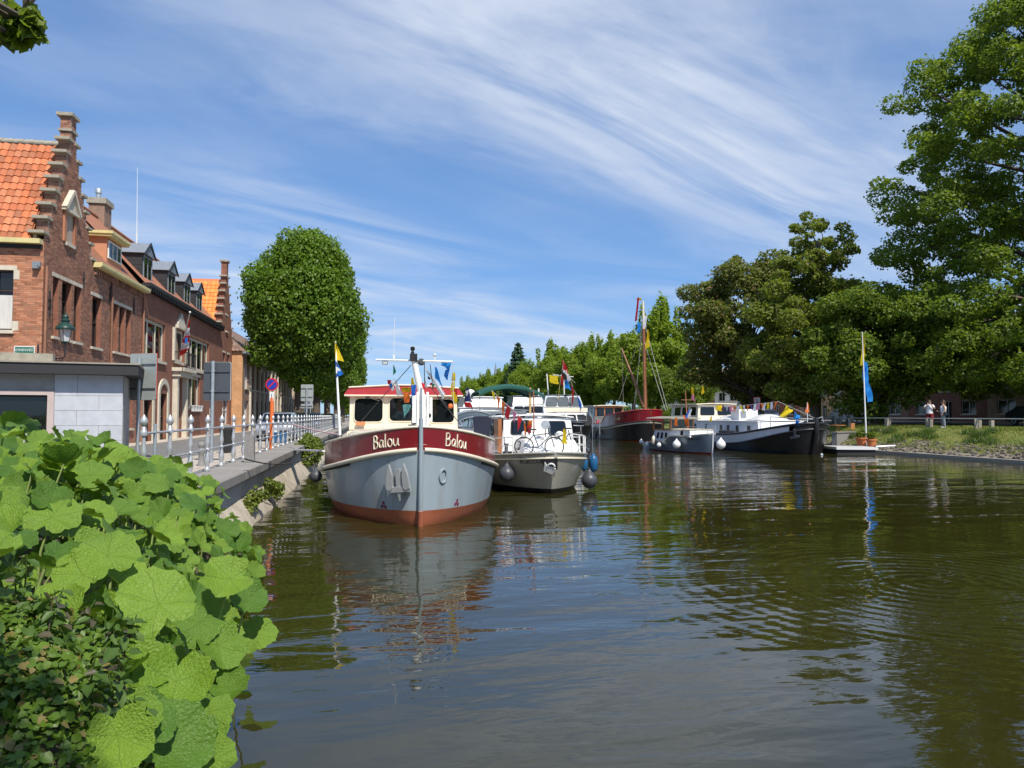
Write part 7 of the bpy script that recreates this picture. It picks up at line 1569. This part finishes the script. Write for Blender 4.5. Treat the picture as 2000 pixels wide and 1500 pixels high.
def butterleaf(seed):
    """round kidney leaf in the XY plane: stalk joins at the notch, upper side +Z; radius about 1."""
    r = random.Random(seed); NA, NR = 42, 5; V, Fc, UV = [], [], []
    cup = r.uniform(-.18, .42); fold = r.uniform(-.2, .40); ph = [r.uniform(0, 6.28) for _ in range(4)]; lob = r.uniform(.02,.06)
    for i in range(NA+1):
        th = -math.pi+2*math.pi*i/NA; a = th                      # notch at th = +-pi (direction -X)
        edge = 1-.42*max(0, (abs(a)-2.55)/.59)**1.2
        edge *= 1+.05*math.sin(3*a+ph[0])+lob*math.sin(9*a+ph[1])+.022*(1 if i % 2 else -1)
        for j in range(NR+1):
            q = j/NR; rr = q*edge; x, y = rr*math.cos(a)*1.02+.12*q, rr*math.sin(a)*.96
            z = cup*rr*rr+fold*abs(y)*.6*rr+.11*q*q*math.sin(3*a+ph[2])+.06*q*math.sin(6*a+ph[3])*q+.035*q**3*math.sin(13*a+ph[0])-.10*max(0, q-.75)*4*(.5+.5*math.sin(2*a+ph[0]))
            z += .040*abs(math.sin(a*3.5))*q*(1.1-.3*q)+.012*math.sin(a*21+ph[1])*q*q                    # ribs
            V.append((x, y, z)); UV.append((x, y))
    for i in range(NA):
        for j in range(NR):
            b = i*(NR+1)+j; Fc.append((b, b+NR+1, b+NR+2, b+1) if j else (b, b+NR+2, b+1) if False else (b, b+NR+1, b+NR+2, b+1))
    return np.array(V), np.array(Fc), np.array(UV)
def bleafmat():
    m, t, b = nodes('leaf_butterbur'); uv = N(t, 'ShaderNodeUVMap'); uv.uv_map = 'leaf'; s = N(t, 'ShaderNodeSeparateXYZ', {0: uv.outputs[0]})
    ang = mth(t, 'ARCTAN2', s.outputs[1], s.outputs[0]); ln = N(t, 'ShaderNodeVectorMath', {0: uv.outputs[0]}, operation='LENGTH').outputs['Value']
    wob = N(t, 'ShaderNodeTexNoise', {'Vector': uv.outputs[0], 'Scale': 2.2, 'Detail': 2.0}).outputs[0]
    rib = mth(t, 'ABSOLUTE', mth(t, 'SINE', mth(t, 'ADD', mth(t, 'MULTIPLY', ang, 3.5), mth(t, 'MULTIPLY', wob, .9))))
    wid = mth(t, 'ADD', mth(t, 'DIVIDE', .022, mth(t, 'ADD', ln, .06)), .012)
    vein = mth(t, 'SUBTRACT', 1.0, N(t, 'ShaderNodeMapRange', {0: mth(t, 'DIVIDE', rib, wid), 1: .6, 2: 1.7}).outputs[0])
    v2 = N(t, 'ShaderNodeTexVoronoi', {'Vector': uv.outputs[0], 'Scale': 9.0}, feature='DISTANCE_TO_EDGE').outputs[0]
    vein2 = mth(t, 'MULTIPLY', mth(t, 'SUBTRACT', 1.0, N(t, 'ShaderNodeMapRange', {0: v2, 1: .0, 2: .05}).outputs[0]), .12)
    vv = mth(t, 'MAXIMUM', vein, vein2)
    g = N(t, 'ShaderNodeNewGeometry').outputs['Random Per Island']; oi = N(t, 'ShaderNodeObjectInfo').outputs['Random']
    f = mth(t, 'FRACT', mth(t, 'ADD', g, mth(t, 'MULTIPLY', oi, 7.3)))
    nz = N(t, 'ShaderNodeTexNoise', {'Vector': uv.outputs[0], 'Scale': 3.0, 'Detail': 5.0}).outputs[0]
    c = mix(t, mth(t, 'ADD', mth(t, 'MULTIPLY', f, .75), mth(t, 'MULTIPLY', nz, .3)), (.040,.125,.012), (.220,.350,.030))
    c = mix(t, mth(t, 'MULTIPLY', vv, .34), c, (.30,.42,.10))
    sp = N(t, 'ShaderNodeTexNoise', {'Vector': uv.outputs[0], 'Scale': 9.0, 'Detail': 3.0}).outputs[0]
    c = mix(t, mth(t, 'MULTIPLY', N(t, 'ShaderNodeMapRange', {0: sp, 1: .70, 2: .76}).outputs[0], mth(t, 'GREATER_THAN', f, .55)), c, (.16,.12,.04))
    t.links.new(c, b.inputs['Base Color']); b.inputs['Roughness'].default_value = .42; b.inputs['Specular IOR Level'].default_value = .42
    hgt = mth(t, 'ADD', mth(t, 'MULTIPLY', vv, -.6), mth(t, 'MULTIPLY', N(t, 'ShaderNodeTexNoise', {'Vector': uv.outputs[0], 'Scale': 12.0, 'Detail': 3.0}).outputs[0], .8))
    bp = N(t, 'ShaderNodeBump', {'Height': hgt, 'Strength': .7, 'Distance': .03}); t.links.new(bp.outputs[0], b.inputs['Normal'])
    tr = N(t, 'ShaderNodeBsdfTranslucent'); t.links.new(mix(t, .45, c, (.34,.52,.02)), tr.inputs[0]); ms = N(t, 'ShaderNodeMixShader', {0: .24}); t.links.new(b.outputs[0], ms.inputs[1]); t.links.new(tr.outputs[0], ms.inputs[2]); t.links.new(ms.outputs[0], t.nodes['Material Output'].inputs[0])
    return m
BLM = bleafmat()
def leaf_mesh(name, V, Fc, UV):
    o = tri_mesh(name, V, Fc, BLM); me = o.data; bpy.data.objects.remove(o)
    ul = me.uv_layers.new(name='leaf'); ul.data.foreach_set('uv', UV[Fc.ravel()].astype(np.float32).ravel()); me.polygons.foreach_set('use_smooth', [True]*len(me.polygons)); return me
LV = [butterleaf(100+i) for i in range(9)]; LM = [leaf_mesh('leaf', *q) for q in LV]
bb = thing('butterbur_patch', 'broad patch of huge round butterbur leaves covering the left bank', 'plant', (-3, 8, .6))
rng = random.Random(21); cand = []
yy = 3.6
while yy < 15.0:
    xx = -8.5
    while xx < XE(yy)+.32:
        x = xx+rng.uniform(-.13,.13); y = yy+rng.uniform(-.13,.13); xx += .27
        if y > 13.3 and x < -3.5: continue
        if y < 4.7 and x < -1.15-.15*(4.7-y): continue
        if y < 4.7 and x < XE(y)-.35-.5*max(0,(y-4.2)): continue
        e = XE(y)-x; z = canopy(x, y)+rng.uniform(-.30,.17)
        if e < .3: z = max(.12, z+rng.uniform(-.25,.2))
        r_ = rng.choice((rng.uniform(.10,.18), rng.uniform(.13,.235)))*(1.06 if y < 7 else 1.0)
        tl_ = .55 if e < .9 else .30
        nrm = Vector((tl_*(1.5 if e < .25 else 1)+rng.gauss(0,.46), -.30+rng.gauss(0,.46), 1.0 if e > .25 else .75)).normalized()
        cand.append((x, y, z, r_, nrm, rng.uniform(0, 6.28), rng.randrange(9)))
    yy += .28
# a few hanging right at the water's edge, and large ones in front
for (px, py, d, r_) in ((310,1180,5.3,.27),(285,1310,4.9,.19),(345,1330,4.9,.22),(330,1460,4.5,.24),(450,1130,6.6,.22),(480,1175,7.0,.20),(390,1215,6.0,.19),(425,1260,6.0,.20),(210,1085,5.6,.22),(100,1010,6.3,.22),(280,1420,4.4,.2),(240,1400,4.3,.18)):
    p = atD(px, py, d); cand.append((p.x, p.y, p.z, r_, Vector((.45+rng.gauss(0,.15), -.65, .75)).normalized(), rng.uniform(0,6.28), rng.randrange(9)))
def leafmatrix(c):
    x, y, z, r_, n, a, k = c; u = n.cross(Vector((math.cos(a), math.sin(a), .1))).normalized(); v = n.cross(u); mm = Matrix((u*r_, v*r_, n*r_)).transposed().to_4x4(); mm.translation = (x, y, z); return mm
def nearness(c): return (Vector(c[:3])-Vector((0,0,EYE))).length/c[3]
cand.sort(key=nearness)
vis = [c for c in cand if c[0]/c[1] > -.62]; hid = [c for c in cand if c[0]/c[1] <= -.62]
W0 = Matrix.Translation(-bb.location)
for c in vis[:295]:
    o = link('leaf', LM[c[6]], None, bb); o.matrix_local = W0 @ leafmatrix(c)
def join_leaves(cs, name):
    Vs, Fs, Us, off = [], [], [], 0
    for c in cs:
        V, Fc, UV = LV[c[6]]; mm = np.array(W0 @ leafmatrix(c)); Vs.append(V @ mm[:3,:3].T+mm[:3,3]); Fs.append(Fc+off); Us.append(UV); off += len(V)
    o = link(name, leaf_mesh(name, np.concatenate(Vs), np.concatenate(Fs), np.concatenate(Us)), None, bb); o['kind'] = 'stuff'; return o
low = []
for c in vis:
    for k in range(1): low.append((c[0]+rng.uniform(-.25,.25), c[1]+rng.uniform(-.25,.25), max(bank_z(c[0],c[1])+.12, c[2]-rng.uniform(.2,.5)), c[3]*rng.uniform(.6,.95), (c[4]+Vector((rng.gauss(0,.4), rng.gauss(0,.4), 0))).normalized(), rng.uniform(0,6.28), rng.randrange(9)))
join_leaves(vis[295:]+hid+low, 'lower_leaves')
mb = MB()
for c in vis:
    x, y, z = c[:3]; gz = max(bank_z(x-.15, y+.05), -.2); p = Vector((x, y, z)); g = Vector((x-rng.uniform(.05,.25), y+rng.uniform(-.12,.12), min(gz, z-.1)))
    mb.tube([g, g.lerp(p, .6)+Vector((-.03,0,.03)), p-c[4]*.01], [.014,.011,.009], 5, False)
mb.build('leaf_stalk', mat('leaf_stalk', (.26,.33,.10), .6), bb, 60, world=True, kind='stuff')
# ivy and bramble ground cover in the near corner, nettles rising through it
r = np.random.default_rng(5); n = 62000
X = r.uniform(-3.6, -.55, n); Y = r.uniform(1.9, 5.1, n); Z = np.array([max(bank_z(x, y)+.10, .03) for x, y in zip(X, Y)])
lump = .10*np.sin(X*7.1+2*np.sin(Y*3.3))+.08*np.sin(Y*8.3+X*2.2); Z += lump*.7+r.uniform(-.10, .10, n)
ok = np.array([(x < XE(y)+.12) and not (y > 4.55 and x > -1.2) for x, y in zip(X, Y)]); P = np.stack([X, Y, Z], 1)[ok]
nrm = np.array([.25, -.35, 1.0])+r.normal(size=P.shape)*.55; nrm /= np.linalg.norm(nrm, axis=1)[:, None]
V, T = leaves6(P, nrm, .040, r); tag(tri_mesh('ground_cover', V, T, L['ivy']), 'low ivy and bramble ground cover in the near left corner', 'ground cover', None, 'stuff')
rng = random.Random(31); P, Q, st = [], [], MB()
for i in range(120):
    x = rng.uniform(-2.9, -1.0); y = rng.uniform(3.6, 4.9); b = bank_z(x, y); h = rng.uniform(.22, .55)
    if x > XE(y)-.15: continue
    lx, ly = rng.gauss(0,.08), rng.gauss(0,.08); st.tube([(x,y,b),(x+lx*.5,y+ly*.5,b+h*.6),(x+lx,y+ly,b+h)], [.006,.005,.003], 4, False)
    for k in range(9):
        f = .25+.75*k/9
        for s in (0, 1):
            a = k*1.57+s*3.14; d = .05*(1.25-f*.7); P.append((x+lx*f+d*math.cos(a), y+ly*f+d*math.sin(a), b+h*f)); Q.append((math.cos(a)*.55, math.sin(a)*.55, .8))
P, Q = np.array(P), np.array(Q)+np.random.default_rng(2).normal(size=(len(P),3))*.2; Q /= np.linalg.norm(Q, axis=1)[:, None]
V, T = leaves6(P, Q, .080, np.random.default_rng(3), .27); nt_ = tri_mesh('nettles', V, T, L['nettle']); tag(nt_, 'dark nettles rising between ground cover and butterbur leaves', 'nettles', None, 'stuff'); st.build('stems', L['nettle'], nt_)
# thin willowherb along the far water edge of the patch
C = [(XE(y)+.0, y, .12+.35*random.Random(int(y*10)).random()) for y in np.arange(6.5, 14.5, .35)]; V, T = leaf_cloud(2600, .075, C, [.17]*len(C), 41); tag(tri_mesh('waterside_weeds', V, T, L['nettle']), 'small leaved weeds along the water edge of the leaf patch', 'weeds', None, 'stuff')
